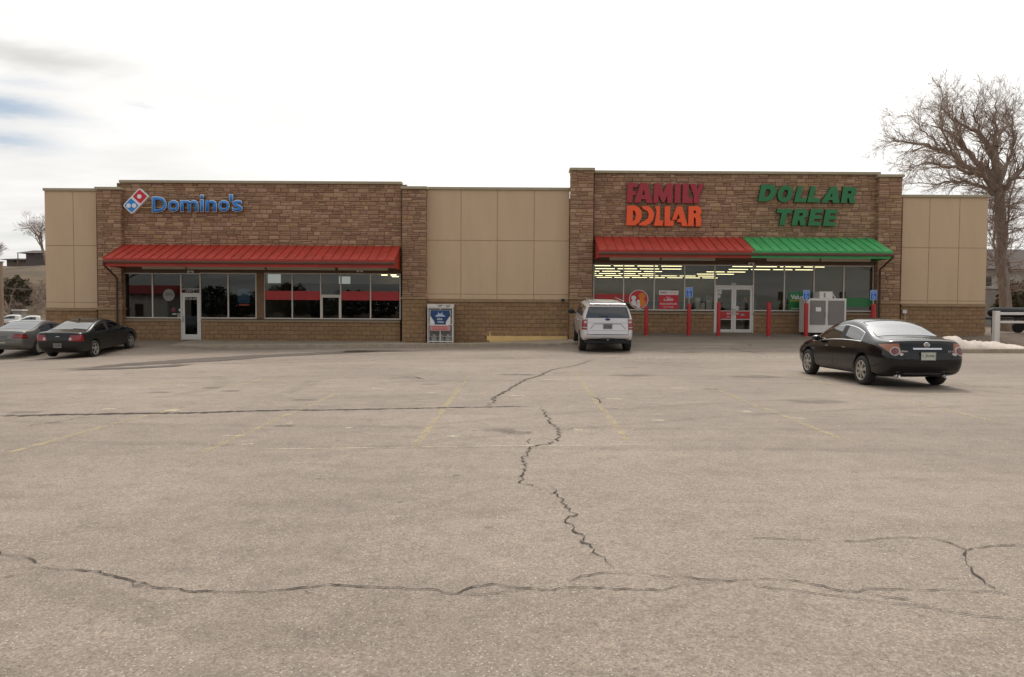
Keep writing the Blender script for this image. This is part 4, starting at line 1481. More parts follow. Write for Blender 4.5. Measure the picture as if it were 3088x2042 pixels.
tree_l = [([(303, 200), (380, 201), (406, 208), (421, 226), (422, 252), (412, 284), (394, 310), (368, 326), (338, 333), (278, 332)], [(342, 236), (366, 237), (376, 248), (372, 268), (360, 288), (346, 296), (322, 297)]),
          (ell(491, 273, 60, 67, 10), ell(491, 273, 21, 33, 8, 14)),
          [(592, 212), (632, 212), (610, 306), (662, 308), (654, 340), (560, 338)],
          [(695, 214), (734, 214), (715, 308), (767, 310), (758, 342), (664, 340)],
          ([(772, 343), (853, 218), (900, 218), (917, 345), (867, 345), (864, 323), (834, 322), (822, 343)], [(847, 296), (862, 296), (861, 264)]),
          ([(950, 218), (1030, 220), (1052, 232), (1055, 258), (1048, 280), (1030, 294), (1044, 347), (1000, 347), (992, 306), (984, 305), (972, 347), (928, 345)], [(988, 251), (1010, 252), (1012, 264), (1004, 273), (982, 273)]),
          [(430, 391), (549, 393), (541, 426), (506, 426), (488, 521), (444, 520), (464, 425), (423, 423)],
          ([(568, 393), (646, 394), (668, 404), (672, 430), (664, 452), (642, 464), (654, 523), (610, 523), (602, 482), (593, 482), (584, 522), (539, 522)], [(603, 425), (628, 426), (631, 436), (622, 447), (598, 448)]),
          [(695, 392), (792, 394), (786, 425), (732, 424), (728, 442), (781, 443), (776, 472), (722, 472), (716, 492), (774, 494), (768, 524), (670, 524)],
          [(812, 396), (907, 398), (900, 430), (850, 428), (846, 445), (897, 447), (891, 476), (840, 476), (834, 496), (892, 498), (886, 528), (787, 526)]]
poly_sign('wall_sign', 'slanted green channel letters DOLLAR over TREE', tree_l, (2180, 480), 2.6133, 'sign_green', 'sign_green_side', SY, .14)

# blue word sign with white edge, and the tilted domino emblem
ws_ = thing('wall_sign', 'blue rounded word sign with white outline on the pizza shop', 'sign', (0, 0, 0))
zz2 = lambda u, v, Y=SY: xz(340 + u / 3.015, 540 + v / 3.015, Y)
spans = [('D', 355, 492, 158, 305), ('o', 500, 606, 190, 300), ('m', 612, 780, 190, 300), ('i', 790, 832, 140, 300), ('n', 840, 948, 190, 300), ('o', 957, 1064, 190, 300), ("'", 1056, 1096, 138, 212), ('s', 1086, 1182, 190, 300)]
for ch, u0, u1, v0, v1 in spans:
    x0, z1 = zz2(u0, v0)
    x1, z0 = zz2(u1, v1)
    bold = .030 if ch not in 'im' else .026
    cxm, czm = (x0 + x1) / 2, (z0 + z1) / 2
    ed = link('letter', text_mesh(ch, x1 - x0, z1 - z0, .10, bold, 'sign_white'), ws_, (cxm, SY + .1, czm))
    ed.data.materials.append(MT['sign_blue_side'])
    for p in ed.data.polygons:
        if abs(p.normal.y) < .5:
            p.material_index = 1
    fx, fz = (x1 - x0), (z1 - z0)
    mm = text_mesh(ch, fx - .05, fz - .05, .02, bold - .012, 'sign_blue')
    link('letter_face', mm, ed, (0, -.102, 0))
x0, z0 = zz2(240, 252)
x1, z1 = zz2(1100, 268)
MB().box(x0, x1, SY + .1, FY - .012, z1, z0).build('raceway', mat('raceway_tan', lc(150, 122, 80, K), 0.6), ws_)
em = thing('logo_sign', 'tilted red and blue domino tile sign with white dots', 'sign', (0, 0, 0))


def rrect(c0, c1, c2, c3, r, n=5):
    """quad outline with rounded corners"""
    P_ = [V((p[0], p[1])) for p in (c0, c1, c2, c3)]
    o = []
    for i in range(4):
        a, b_, c = P_[i - 1], P_[i], P_[(i + 1) % 4]
        u, w = (a - b_).normalized(), (c - b_).normalized()
        for k in range(n + 1):
            t = k / n
            q = (b_ + u * r) * (1 - t) ** 2 + b_ * 2 * t * (1 - t) + (b_ + w * r) * t * t
            o.append((q.x, q.y))
    return o


T_, Rr, Bo, Le = zz2(245, 80), zz2(330, 158), zz2(175, 321), zz2(92, 241)
MB().prism(rrect(T_, Rr, Bo, Le, .10), SY - .02, FY - .012, 0, 1).build('backing', ['sign_white', 'sign_white'], em)


def inset(q, d):
    c = sum((V(p) for p in q), V((0, 0))) / 4
    return [tuple(V(p) + (c - V(p)).normalized() * d) for p in q]


mid1, mid2 = ((V(T_) * .5 + V(Le) * .5)), ((V(Rr) * .5 + V(Bo) * .5))
for q, mname in (([T_, Rr, tuple(mid2), tuple(mid1)], 'sign_red'), ([tuple(mid1), tuple(mid2), Bo, Le], 'sign_blue')):
    MB().prism(rrect(*inset(q, .075), .06), SY - .03, SY - .019, 0).build('tile_half', mname, em)
for u, v in ((245, 160), (147, 243), (197, 243)):
    x, z = zz2(u, v)
    MB().prism([(x + .105 * cos(t * pi / 12), z + .105 * sin(t * pi / 12)) for t in range(24)], SY - .04, SY - .028, 0).build('dot', 'sign_white', em)

# ---------------------------------------------------------------- bollards and accessible-parking signs
bol_px = [(1948, 1019, 923, .088, None), (2077, 1013, 915, .088, (897, 867)), (2166, 1017, 912, .09, None), (2317, 1019, 912, .095, None),
          (2430, 1014, 914, .095, (904, 875)), (2632, 1012, 917, .105, (905, 875))]
bol_lab = ['plain red bollard in front of the round family sign', 'red bollard carrying a blue sign left of the doors', 'red bollard standing before the left door leaf',
           'plain red bollard between the doors and the ice freezer', 'red bollard with a blue sign beside the ice freezer', 'red bollard with a blue sign at the downspout corner']
sg_lab = ['blue accessible parking sign left of the store doors', 'blue accessible parking sign at the ice freezer corner', 'blue accessible parking sign by the stone downspout corner']
MT['sign_blue_plate'] = mat('blue_plate', lc(24, 88, 172, 1.0), 0.4, var=0.08, vscale=6)
MT['sign_pale'] = mat('sign_pale_blue', lc(176, 200, 230), 0.4)
k = 0
for (px, pyb, pyt, r, sg), lab in zip(bol_px, bol_lab):
    Y = 34.9
    for _ in range(6):
        x = W(px, pyb, Y).x
        Y = 34.9 + 0 * Y
    zb = zlot(x, Y)
    zt = W(px, pyt, Y).z
    if px == 2632:
        zb = zlot(x, Y)
    t = thing('bollard', lab, 'bollard', (x, Y, zb), 0, 'red bollards before the store')
    h = zt - zb
    b = MB()
    b.lathe([(r, -.05), (r, h - .06), (r * .93, h - .025), (r * .7, h - .004), (.001, h)], 'z', (0, 0, 0), 20)
    b.build('post', 'bollard', t, auto=40)
    b = MB()
    b.lathe([(r + .022, .012), (r + .02, .03), (r + .002, .034)], 'z', (0, 0, 0), 20)
    b.build('base_ring', 'concrete', t, auto=40)
    if sg:
        s_ = thing('parking_sign', sg_lab[k], 'sign', (x, Y, zt), 0, 'accessible parking signs')
        k += 1
        z0, z1 = W(px, sg[0], Y).z - zt, W(px, sg[1], Y).z - zt
        w = .155
        b = MB()
        b.box(-.03, .03, .02, .06, -.1, z1 - .02)
        b.build('post', 'steel', s_)
        rr_ = rrect((-w, z1), (w, z1), (w, z0), (-w, z0), .04)
        MB().prism(rr_, .008, .018, 0).build('panel', 'sign_pale', s_)
        MB().prism(rrect((-w + .018, z1 - .018), (w - .018, z1 - .018), (w - .018, z0 + .018), (-w + .018, z0 + .018), .03), .003, .009, 0).build('panel_face', 'sign_blue_plate', s_)
        hh = z1 - z0
        link('lettering', text_mesh('RESERVED', w * 1.5, .045, 0, .02, 'sign_pale'), s_, (0, .001, z1 - .07))
        link('lettering', text_mesh('PARKING', w * 1.5, .045, 0, .02, 'sign_pale'), s_, (0, .001, z1 - .13))
        # wheelchair symbol
        c = (z0 + .15)
        b = MB()
        b.tube([(.055 * cos(R(a)) - .008, 0, c - .012 + .055 * sin(R(a))) for a in range(110, 361, 25)], .010, 5)
        b.tube([(-.02, 0, c + .085), (-.01, 0, c + .02), (.04, 0, c + .015), (.07, 0, c - .05), (.09, 0, c - .045)], .011, 5)
        b.lathe([(.001, -.006), (.018, -.006), (.018, .006), (.001, .006)], 'y', (-.022, 0, c + .115), 10)
        b.build('symbol', 'sign_pale', s_)
        link('lettering', text_mesh('VAN', .1, .035, 0, .02, 'sign_pale'), s_, (0, .001, z0 + .045))

# ---------------------------------------------------------------- ice freezer
IY = 35.2
ix0, ix1 = W(2434, 950, IY).x, W(2552, 950, IY).x
iz0, iz1 = W(2490, 1004, IY).z, W(2490, 900, IY).z
ic = thing('ice_freezer', 'white outdoor ice freezer with two grey doors and top unit', 'freezer', ((ix0 + ix1) / 2, IY, iz0))
iw, ih = (ix1 - ix0) / 2, iz1 - iz0
MT['freezer_grey'] = mat('freezer_grey_door', lc(112, 106, 104, 1.2), 0.45, var=0.06)
bev(MB().box(-iw, iw, .0, 1.0, .0, ih).build('cabinet', 'white', ic), .02)
for sx_i in (-1, 1):
    a, e = (-iw + .13, -.06) if sx_i < 0 else (.06, iw - .1)
    dd = bev(MB().box(a, e, -.035, -.002, .38, ih - .1).build('door', 'freezer_grey', ic), .015)
    hx = e - .03 if sx_i < 0 else a + .03
    MB().tube([(hx, -.035, ih * .45), (hx, -.08, ih * .45), (hx, -.08, ih * .6), (hx, -.035, ih * .6)], .012, 6).build('handle', 'steel', dd)
MB().box(-iw + .38, -iw + .62, -.042, -.036, ih * .62, ih * .62 + .19).build('notice', 'white_plain', ic)
for x in (-iw + .15, iw - .15):
    MB().box(x - .05, x + .05, .08, .9, zlot(ic.location.x, IY) - iz0 - .02, .002).build('foot', 'black', ic)
un = bev(MB().box(-iw * .32, iw * .36, .15, .8, ih + .002, ih + .32).build('cooling_unit', 'white', ic), .015)
MB().box(-iw * .1, -iw * .02, .140, .149, ih + .04, ih + .26).build('label_plate', 'steel', un)
MB().tube([(iw * .36, .4, ih + .2), (iw * .5, .4, ih + .18), (iw * .6, .4, ih + .02), (iw * .6, .4, ih - .02)], .03, 6).build('hose', 'white', un)

# ---------------------------------------------------------------- gas-bottle cage
PY = 35.75
px0, px1 = W(1289, 970, PY).x, W(1366, 970, PY).x
pz1 = W(1328, 917, PY).z
pzb = W(1328, 1037, PY).z
pc = thing('gas_cage', 'white gas bottle cage with blue poster against the block wall', 'cage', ((px0 + px1) / 2, PY, pzb))
pw, ph = (px1 - px0) / 2, pz1 - pzb
b = MB()
t_ = .045
for x in (-pw, pw - t_):
    for y in (0, .6):
        b.box(x, x + t_, y, y + t_, 0, ph - .16)
b.box(-.02, .02, .002, .04, .1, ph - .17)
for z in (.08, ph * .47, ph - .21):
    b.box(-pw + t_, pw - t_, .003, .042, z, z + .05)
    b.box(-pw + t_, pw - t_, .603, .642, z, z + .05)
    for x in (-pw, pw - t_):
        b.box(x + .002, x + t_ - .002, t_, .6, z, z + .05)
b.build('frame', 'white', pc)
MB().box(-pw - .01, pw + .02, -.02, .66, ph - .16, ph).build('header', 'white', pc)
MB().box(-pw + .02, pw - .02, .64, .66, .1, ph - .17).build('back_panel', mat('cage_inner', lc(128, 124, 118), 0.7), pc)
wm = bpy.data.materials.new('wire_mesh')
wm.use_nodes = True
b = MB()
for i in range(1, 16):
    x = -pw + t_ + (2 * pw - 2 * t_) * i / 16
    b.box(x - .0025, x + .0025, .02, .024, .13, ph - .21)
for i in range(1, 30):
    z = .13 + (ph - .34) * i / 30
    b.box(-pw + t_, pw - t_, .0245, .0285, z - .0025, z + .0025)
o = b.build('mesh_grille', 'steel', pc)
o['kind'] = 'stuff'
for z in (.35, ph * .5, ph * .5 + .45):
    MB().box(-pw + .05, pw - .05, .06, .6, z - .02, z).build('shelf', 'white', pc)
MT['tank_white'] = mat('tank_white', lc(196, 194, 188), 0.4)
tm = MB()
tm.lathe([(.09, 0), (.10, .03), (.15, .06), (.155, .26), (.13, .33), (.06, .37), (.06, .42), (.001, .42)], 'z', (0, 0, 0), 14)
tme = tm.mesh('gas_bottle', 'tank_white', True)
bk = 0
for z, lvl in ((.1, 'bottom'), (.351, 'upper')):
    pass
for lv, z in enumerate((.02, ph * .5 + .001)):
    for x in (-.3, 0.02, .34):
        g_ = link('gas_bottle', tme, None, (pc.location.x + x, PY + .3, pzb + z + .0))
        tag(g_, 'white gas bottle on the %s of the white cage' % ('floor' if lv == 0 else 'middle shelf'), 'gas bottle', 'gas bottles in the cage on the %s' % ('floor' if lv == 0 else 'middle shelf'))
po = MB().box(-pw + .12, pw - .12, -.012, -.004, ph * .48, ph - .28).build('poster', 'white_plain', pc)
MT['poster_navy'] = mat('poster_navy', lc(30, 62, 110), 0.5, var=0.15, vscale=3)
pz0, pz1_ = ph * .48, ph - .28
hp = pz1_ - pz0
sh = [(-.47, pz1_ - .01), (.47, pz1_ - .01), (.49, pz0 + hp * .62), (.28, pz0 + hp * .2), (.27, pz0 + .01), (-.27, pz0 + .01), (-.28, pz0 + hp * .2), (-.49, pz0 + hp * .62)]
sh = [(x * (pw - .13) / .49, z) for x, z in sh]
MB().prism(sh, -.016, -.0125, 0).build('poster_shape', 'poster_navy', po)
MT['poster_pale'] = mat('poster_pale', lc(170, 190, 210), 0.5)
bt = [(-.25, pz0 + hp * .58), (-.15, pz0 + hp * .68), (-.10, pz0 + hp * .70), (-.11, pz0 + hp * .92), (-.06, pz0 + hp * .76), (.06, pz0 + hp * .76), (.11, pz0 + hp * .92), (.10, pz0 + hp * .70), (.15, pz0 + hp * .68), (.25, pz0 + hp * .58), (.18, pz0 + hp * .55), (-.18, pz0 + hp * .55)]
MB().prism(bt, -.019, -.0165, 0).build('poster_bottle', 'poster_pale', po)
link('lettering', text_mesh('blue', .24, .10, 0, .02, 'white_plain', italic=.2), po, (-.02, -.0175, pz0 + hp * .40))
link('lettering', text_mesh('rhino', .30, .10, 0, .02, 'white_plain', italic=.2), po, (.02, -.0175, pz0 + hp * .20))
MT['poster_pink'] = mat('poster_pink', lc(196, 150, 146), 0.6)
p2 = MB().box(-pw + .13, pw - .12, -.010, -.004, ph * .33, ph * .46).build('notice', 'poster_pink', pc)
MB().box(-pw + .13, pw - .2, -.010, -.004, ph * .461, ph * .476).build('notice', 'white_plain', pc)
for j in range(3):
    MB().box(-pw + .2, pw - .26, -.0125, -.0105, ph * (.355 + .035 * j), ph * (.368 + .035 * j)).build('notice_line', 'sign_red', p2)
link('lettering', text_mesh('24', .17, .10, 0, .03, 'black'), pc, (-.02, -.0225, ph - .08))
link('lettering', text_mesh('62', .17, .10, 0, .03, 'black'), pc, (.36, -.0225, ph - .08))
for x in (-.16, .22):
    link('lettering', text_mesh('$', .04, .06, 0, .03, 'black'), pc, (x, -.0225, ph - .065))
    link('lettering', text_mesh('99', .07, .04, 0, .03, 'black'), pc, (x + .27, -.0225, ph - .05))

# ---------------------------------------------------------------- things in the windows
rf = thing('round_sign', 'round red sign with white and orange family figures in the window', 'sign', (0, 0, 0))
SWY = RY - .03
cx_, cz_ = xz(1926, 903, SWY)
rr0 = xz(1955, 903, SWY)[0] - cx_
circ = lambda r, n=40: [(cx_ + r * cos(2 * pi * i / n), cz_ + r * sin(2 * pi * i / n)) for i in range(n)]
MB().prism(circ(rr0), SWY, SWY + .015, 0).build('rim', 'white_plain', rf)
MB().prism(circ(rr0 * .93), SWY - .004, SWY - .0005, 0).build('disc', 'sign_red', rf)


def figure(ux, uz, hr, sw, bot, m, y):
    """head and shoulders silhouette clipped to the disc"""
    head = [(ux + hr * sin(R(a)), uz + hr * cos(R(a))) for a in range(-150, 151, 20)]
    o = head[::-1]
    body = [(ux - hr * .5, uz - hr * .95), (ux - sw, uz - hr * 1.7), (ux - sw * 1.05, bot), (ux + sw * 1.05, bot), (ux + sw, uz - hr * 1.7), (ux + hr * .5, uz - hr * .95)]
    pts = head + body[::-1]
    cl_ = []
    for x, z in pts:
        d = math.hypot(x, z)
        if d > .90:
            x, z = x / d * .90, z / d * .90
        cl_.append((cx_ + x * rr0, cz_ + z * rr0))
    MB().prism(cl_, SWY - .004 - y - .003, SWY - .004 - y, 0).build('figure', m, rf)


MT['sign_amber'] = mat('sign_amber', lc(222, 130, 40), 0.5)
figure(.33, .35, .34, .42, -.85, 'sign_amber', .001)
figure(-.52, .14, .25, .28, -.75, 'white_plain', .005)
figure(-.03, -.2, .17, .18, -.88, 'white_plain', .009)


def poster(name, label, px0, px1, py0, py1, m, Y=RY - .02):
    t = thing(name, label, 'poster', (0, 0, 0))
    x0, z1 = xz(px0, py0, Y)
    x1, z0 = xz(px1, py1, Y)
    MB().box(x0, x1, Y, Y + .006, z0, z1).build('sheet', m, t)
    return t, x0, x1, z0, z1, Y - .002


t, x0, x1, z0, z1, Y = poster('window_poster', 'red window poster about 1,000 national brands with white heading', 1987, 2045, 876, 932, 'sign_red')
MB().box(x0, x1, Y - .002, Y + .001, z1 - .21, z1).build('heading', 'white_plain', t)
xm = (x0 + x1) / 2
MT['print_maroon'] = mat('print_maroon', lc(120, 40, 50), 0.6)
link('lettering', text_mesh('FAMILY', .36, .08, 0, .02, 'print_maroon'), t, (xm - .22, Y - .003, z1 - .105))
link('lettering', text_mesh('DOLLAR', .36, .08, 0, .01, 'sign_orange'), t, (xm + .22, Y - .003, z1 - .105))
for s_, w_, h_, dz, bd in (('Over', .22, .07, .32, 0), ('1,000', .44, .14, .45, .03), ('National Brands', .8, .09, .63, .01), ('You Trust!', .5, .09, .78, 0)):
    link('lettering', text_mesh(s_, w_, h_, 0, bd, 'white_plain'), t, (xm, Y - .003, z1 - dz))
t, x0, x1, z0, z1, Y = poster('window_poster', 'green window poster with white and yellow value lettering', 2378, 2440, 879, 938, 'vinyl_green')
link('lettering', text_mesh('Value', .62, .22, 0, .03, 'white_plain'), t, (x0 + .42, Y - .003, z1 - .27))
MT['print_yellow'] = mat('print_yellow', lc(206, 186, 60), 0.6)
link('lettering', text_mesh('Everyday', .58, .10, 0, .03, 'print_yellow'), t, (x0 + .38, Y - .003, z1 - .45))
link('lettering', text_mesh('Assortment', .55, .08, 0, .01, 'white_plain'), t, (x0 + .42, Y - .003, z0 + .12))
# round OPEN sign and papers in the pizza shop window
t = thing('open_sign', 'round white OPEN sign hanging behind the pizza shop glass', 'sign', (0, 0, 0))
OY = WY - .015
ox_, oz_ = xz(509, 890, OY)
MT['open_grey'] = mat('open_sign_grey', lc(136, 132, 126), 0.6)
MB().prism([(ox_ + .275 * cos(i * pi / 16), oz_ + .29 * sin(i * pi / 16)) for i in range(32)], OY, OY + .008, 0).build('disc', 'open_grey', t)
MT['print_dark'] = mat('print_dark', lc(60, 56, 52), 0.7)
link('lettering', text_mesh('OPEN', .40, .16, 0, .0, 'print_dark'), t, (ox_, OY - .002, oz_ + .03))
for i, (px, py, w, h, m, lab) in enumerate([(543, 935, .12, .12, 'pale_print', 'small square paper notice beside the pizza shop door'),
                                         (540, 951, .17, .2, 'open_grey', 'grey paper notice low beside the pizza shop door'),
                                         (526, 947, .2, .05, 'pale_print', 'narrow white strip notice low in the pizza shop window'),
                                         (523, 934, .2, .2, 'print_maroon', 'round brown sticker in the pizza shop window')]):
    x, z = xz(px, py, OY)
    if 'round' in lab:
        o = MB().prism([(x + .1 * cos(k * pi / 10), z + .1 * sin(k * pi / 10)) for k in range(20)], OY, OY + .004).build('window_sticker', m)
    else:
        o = MB().box(x - w / 2, x + w / 2, OY, OY + .004, z - h / 2, z + h / 2).build('window_notice', m)
    tag(o, lab, 'notice')
MT['neon_blue'] = mat('blue_poster', lc(40, 96, 134), 0.5, var=0.25, vscale=3)
x0, z1 = xz(706, 870, OY)
x1, z0 = xz(744, 914, OY)
tag(MB().box(x0, x1, FY + .5, FY + .51, z0, z1).build('window_poster', 'neon_blue'), 'hazy blue poster behind the pizza shop glass', 'poster')
x0, z1 = xz(710, 916, OY)
x1, z0 = xz(742, 922, OY)
tag(MB().box(x0, x1, FY + .49, FY + .5, z0, z1).build('window_strip', 'sign_orange'), 'orange strip below the blue poster behind glass', 'poster')
# boxes on the store's window sill
for i, (px0_, px1_, py0_, py1_, lab) in enumerate([(2096, 2110, 898, 933, 'tall white box on the store window ledge'), (2111, 2124, 913, 933, 'short white box beside the tall one on the window ledge'), (2128, 2148, 907, 933, 'wide white box at the window ledge end by the doors')]):
    x0, z1 = xz(px0_, py0_, RY + .3)
    x1, z0 = xz(px1_, py1_, RY + .3)
    o = bev(MB().box(x0, x1, RY + .2, RY + .5, w2b + .0, z1).build('white_box', 'white'), .01)
    tag(o, lab, 'box', 'boxes in the store window')
tag(MB().box(xr1[3] + .1, xr1[4] - .05, RY + .15, RY + .6, RZ, w2b).build('window_ledge', 'interior_wall'), 'pale ledge inside the store window by the doors', 'ledge')

# ================================================================== VEHICLES
MT['car_black'] = mat('car_black_paint', lc(12, 12, 15), 0.12, 0.0, spec=0.35, coat=0.35, coords='Object')
MT['car_green_black'] = mat('car_dark_paint', lc(22, 25, 24), 0.32, 0.0, spec=0.35, coat=0.35, coords='Object')
MT['car_silver'] = mat('car_silver_paint', lc(116, 114, 110), 0.38, 0.35, coat=0.5, coords='Object')
MT['car_white'] = mat('car_white_paint', lc(212, 210, 206), 0.3, 0.0, coat=0.6, coords='Object')
MT['car_grey'] = mat('car_grey_paint', lc(120, 128, 124), 0.35, 0.2, coat=0.6, coords='Object')
MT['car_glass'] = mat('car_glass', lc(16, 18, 19), 0.04, spec=1.0, coat=0.6)
MT['car_glass_pale'] = mat('car_glass_pale', lc(74, 76, 84), 0.07, spec=0.9, coat=0.3)
MT['trim'] = mat('car_black_trim', lc(24, 24, 24), 0.6)
MT['lamp_red'] = mat('lamp_red', lc(134, 16, 20), 0.15, coat=0.6)
MT['lamp_amber'] = mat('lamp_amber', lc(146, 88, 62), 0.15, coat=0.6)
MT['lamp_clear'] = mat('lamp_clear', lc(180, 172, 166), 0.15, coat=0.6)
MT['lamp_dark_red'] = mat('lamp_dark_red', lc(112, 52, 58), 0.15, coat=0.6)
MT['rim_alloy'] = mat('alloy_rim', lc(168, 164, 156), 0.35, 0.6, var=0.12, vscale=8, coords='Object')
MT['rim_pale'] = mat('pale_hubcap', lc(176, 170, 156), 0.5, 0.2, var=0.1, vscale=8, coords='Object')
MT['plate'] = mat('licence_plate', lc(186, 190, 176), 0.5, var=0.1, vscale=20, coords='Object')
MT['plate_dark'] = mat('licence_plate_dim', lc(120, 118, 116), 0.5, var=0.15, vscale=20, coords='Object')
MT['plate_ink'] = mat('licence_ink', lc(50, 60, 80), 0.6)
NROW = 9


def ring(p, dx=None):
    """ten points of a half cross-section"""
    x, zb, w0, zs, ws, zm, wm, zh, wh, zl, wl, zt, wt, zr, wr, zc = p
    pts = [(0, zb), (w0, zb), (ws, zs), (wm, zm), (wh, zh), (wl, zl), (wt, zt), (wr, zr), (wr * .56, zr + (zc - zr) * .72), (0, zc)]
    return [(x + (dx[i] if dx else 0), y, z) for i, (y, z) in enumerate(pts)]


def car_body(st, rear_dx, nose_dx, zones, axles, wr_, track, capcol=0.8, sub=2, rearglass=None):
    """loft the stations (x: rear=0 to nose), smooth, cut the wheel wells.
    zones: (name, row0, row1, station0, station1) glass/trim areas. Returns evaluated mesh and slot names"""
    names = ['body'] + [z[0] for z in zones if z[0] != 'body'] + ['well'] + (['rear_window'] if rearglass else [])
    slots = []
    for n in names:
        for sfx in ('', '#r'):
            slots.append(n + sfx)
    slot = {n: i for i, n in enumerate(slots)}
    bm = bmesh.new()
    rings = []
    ns = len(st)
    for i, p in enumerate(st):
        pts = ring(p, rear_dx if i == 0 else nose_dx if i == ns - 1 else None)
        half = []
        for k, (x, y, z) in enumerate(pts):
            if k in (0, 9):
                v = bm.verts.new((x, 0, z))
                half.append((v, v))
            else:
                half.append((bm.verts.new((x, y, z)), bm.verts.new((x, -y, z))))
        rings.append(half)
    for i in range(ns - 1):
        for k in range(NROW):
            zn = 'body'
            for (n, r0, r1, s0, s1) in zones:
                if r0 <= k <= r1 and s0 <= i < s1:
                    zn = n
            for sd in (0, 1):
                a, b_, c, d = rings[i][k][sd], rings[i][k + 1][sd], rings[i + 1][k + 1][sd], rings[i + 1][k][sd]
                vs2 = [a, b_, c, d] if sd == 0 else [d, c, b_, a]
                f = bm.faces.new(vs2)
                single = zn in ('windshield', 'rear_window', 'body', 'well') or zn.startswith('trim_top')
                f.material_index = slot[zn + ('' if single or sd == 0 else '#r')]
    for i in (0, ns - 1):
        rg_ = rings[i]
        inner = []
        for k in range(1, 9):
            l, r = rg_[k]
            if rearglass and i == 0:
                a = bm.verts.new(l.co.lerp(r.co, (1 - capcol) / 2) + V((-0.01, 0, 0)))
                c = bm.verts.new(l.co.lerp(r.co, 1 - (1 - capcol) / 2) + V((-0.01, 0, 0)))
            else:
                a = bm.verts.new(l.co.lerp(r.co, (1 - capcol) / 2) + V((-0.02 if i == 0 else 0.03, 0, 0)))
                c = bm.verts.new(l.co.lerp(r.co, 1 - (1 - capcol) / 2) + V((-0.02 if i == 0 else 0.03, 0, 0)))
            inner.append((l, a, c, r))
        def cap(fv, mi=0):
            f = bm.faces.new(fv if i == ns - 1 else fv[::-1])
            f.material_index = mi
        for k in range(7):
            for j in range(3):
                q = [inner[k][j], inner[k][j + 1], inner[k + 1][j + 1], inner[k + 1][j]]
                mi = 0
                if rearglass and i == 0 and k + 1 in rearglass:
                    mi = slot['rear_window']
                cap(q, mi)
        b0, t9 = rg_[0][0], rg_[9][0]
        l, a, c, r = inner[0]
        cap([b0, r, c, a, l]) if False else (cap([b0, r, c]), cap([b0, c, a]), cap([b0, a, l]))
        l, a, c, r = inner[7]
        (cap([l, a, t9]), cap([a, c, t9]), cap([c, r, t9]))
    bmesh.ops.recalc_face_normals(bm, faces=bm.faces)
    me = bpy.data.meshes.new('car_cage')
    bm.to_mesh(me)
    bm.free()
    o = bpy.data.objects.new('car_cage', me)
    C.objects.link(o)
    for _ in slots:
        me.materials.append(MT['trim'])
    m = o.modifiers.new('s', 'SUBSURF')
    m.levels = m.render_levels = sub
    cb = MB()
    for ax in axles:
        for sd in (-1, 1):
            cb.lathe([(.0005, 0), (wr_, 0), (wr_, .5), (.0005, .5)], 'y', (ax, (track / 2 - .17) if sd > 0 else -(track / 2 - .17) - .5, wr_ * 0.80 + 0.045), 28)
    cme = cb.mesh('cutter', ['trim'] * len(slots))
    bmx = bmesh.new()
    bmx.from_mesh(cme)
    bmesh.ops.remove_doubles(bmx, verts=bmx.verts, dist=.002)
    bmesh.ops.recalc_face_normals(bmx, faces=bmx.faces)
    bmx.to_mesh(cme)
    bmx.free()
    for p in cme.polygons:
        p.material_index = slot['well']
    co = bpy.data.objects.new('cutter', cme)
    C.objects.link(co)
    bo = o.modifiers.new('b', 'BOOLEAN')
    bo.operation = 'DIFFERENCE'
    bo.object = co
    bo.solver = 'EXACT'
    dg = bpy.context.evaluated_depsgraph_get()
    ev = bpy.data.meshes.new_from_object(o.evaluated_get(dg))
    bpy.data.objects.remove(o)
    bpy.data.objects.remove(co)
    return ev, slots


def split_car(ev, slots, root, paint, glass, trim_zone=()):
    """separate the evaluated shell into a body and one object per window"""
    vs3 = [v.co.copy() for v in ev.vertices]
    by = {}
    well = slots.index('well')
    wellset = set()
    for p in ev.polygons:
        by.setdefault(0 if p.material_index == well else p.material_index, []).append(tuple(p.vertices))
        if p.material_index == well:
            wellset.add(tuple(p.vertices))
    parts = {}
    for mi, faces in by.items():
        n = slots[mi]
        base = n.split('#')[0]
        use = {}
        b = MB()
        for f in faces:
            idx = []
            for i in f:
                if i not in use:
                    use[i] = len(b.v)
                    b.v.append(tuple(vs3[i]))
                idx.append(use[i])
            b.face(idx, 1 if f in wellset else 0)
        m = [paint, 'dark'] if base == 'body' else 'trim' if base.startswith('trim') else glass
        nm = {'body': 'body', 'well': 'wheel_well'}.get(base, 'pillar' if base.startswith('trim') else 'windshield' if base == 'windshield' else 'rear_window' if base == 'rear_window' else 'side_window')
        me = b.mesh(nm, m, True)
        me.set_sharp_from_angle(angle=R(32))
        parts[n] = link(nm, me, root)
    bvh = BVHTree.FromPolygons(vs3, [tuple(p.vertices) for p in ev.polygons])
    return parts, bvh


def edge_trim(parts, names, root, rad, m, name='window_trim', sel=None):
    """thin moulding along the outer edge of a set of window panels"""
    edges = {}
    for n in names:
        if n not in parts:
            continue
        me = parts[n].data
        for p in me.polygons:
            vv = [tuple(round(c, 4) for c in me.vertices[i].co) for i in p.vertices]
            for a, b_ in zip(vv, vv[1:] + vv[:1]):
                k = (a, b_) if a < b_ else (b_, a)
                edges[k] = edges.get(k, 0) + 1
    b = MB()
    for (a, c), n in edges.items():
        if n == 1 and (sel is None or sel(V(a), V(c))):
            d = (V(c) - V(a))
            if d.length > 1e-4:
                b.tube([V(a) - d * .1, V(c) + d * .1], rad, 4)
    if b.v:
        o = b.build(name, m, root)


def hit(bvh, o, d):
    r = bvh.ray_cast(V(o), V(d).normalized())
    if r[0] is None:
        r = bvh.find_nearest(V(o) + V(d).normalized() * 1.0)
    return r[0], r[1]


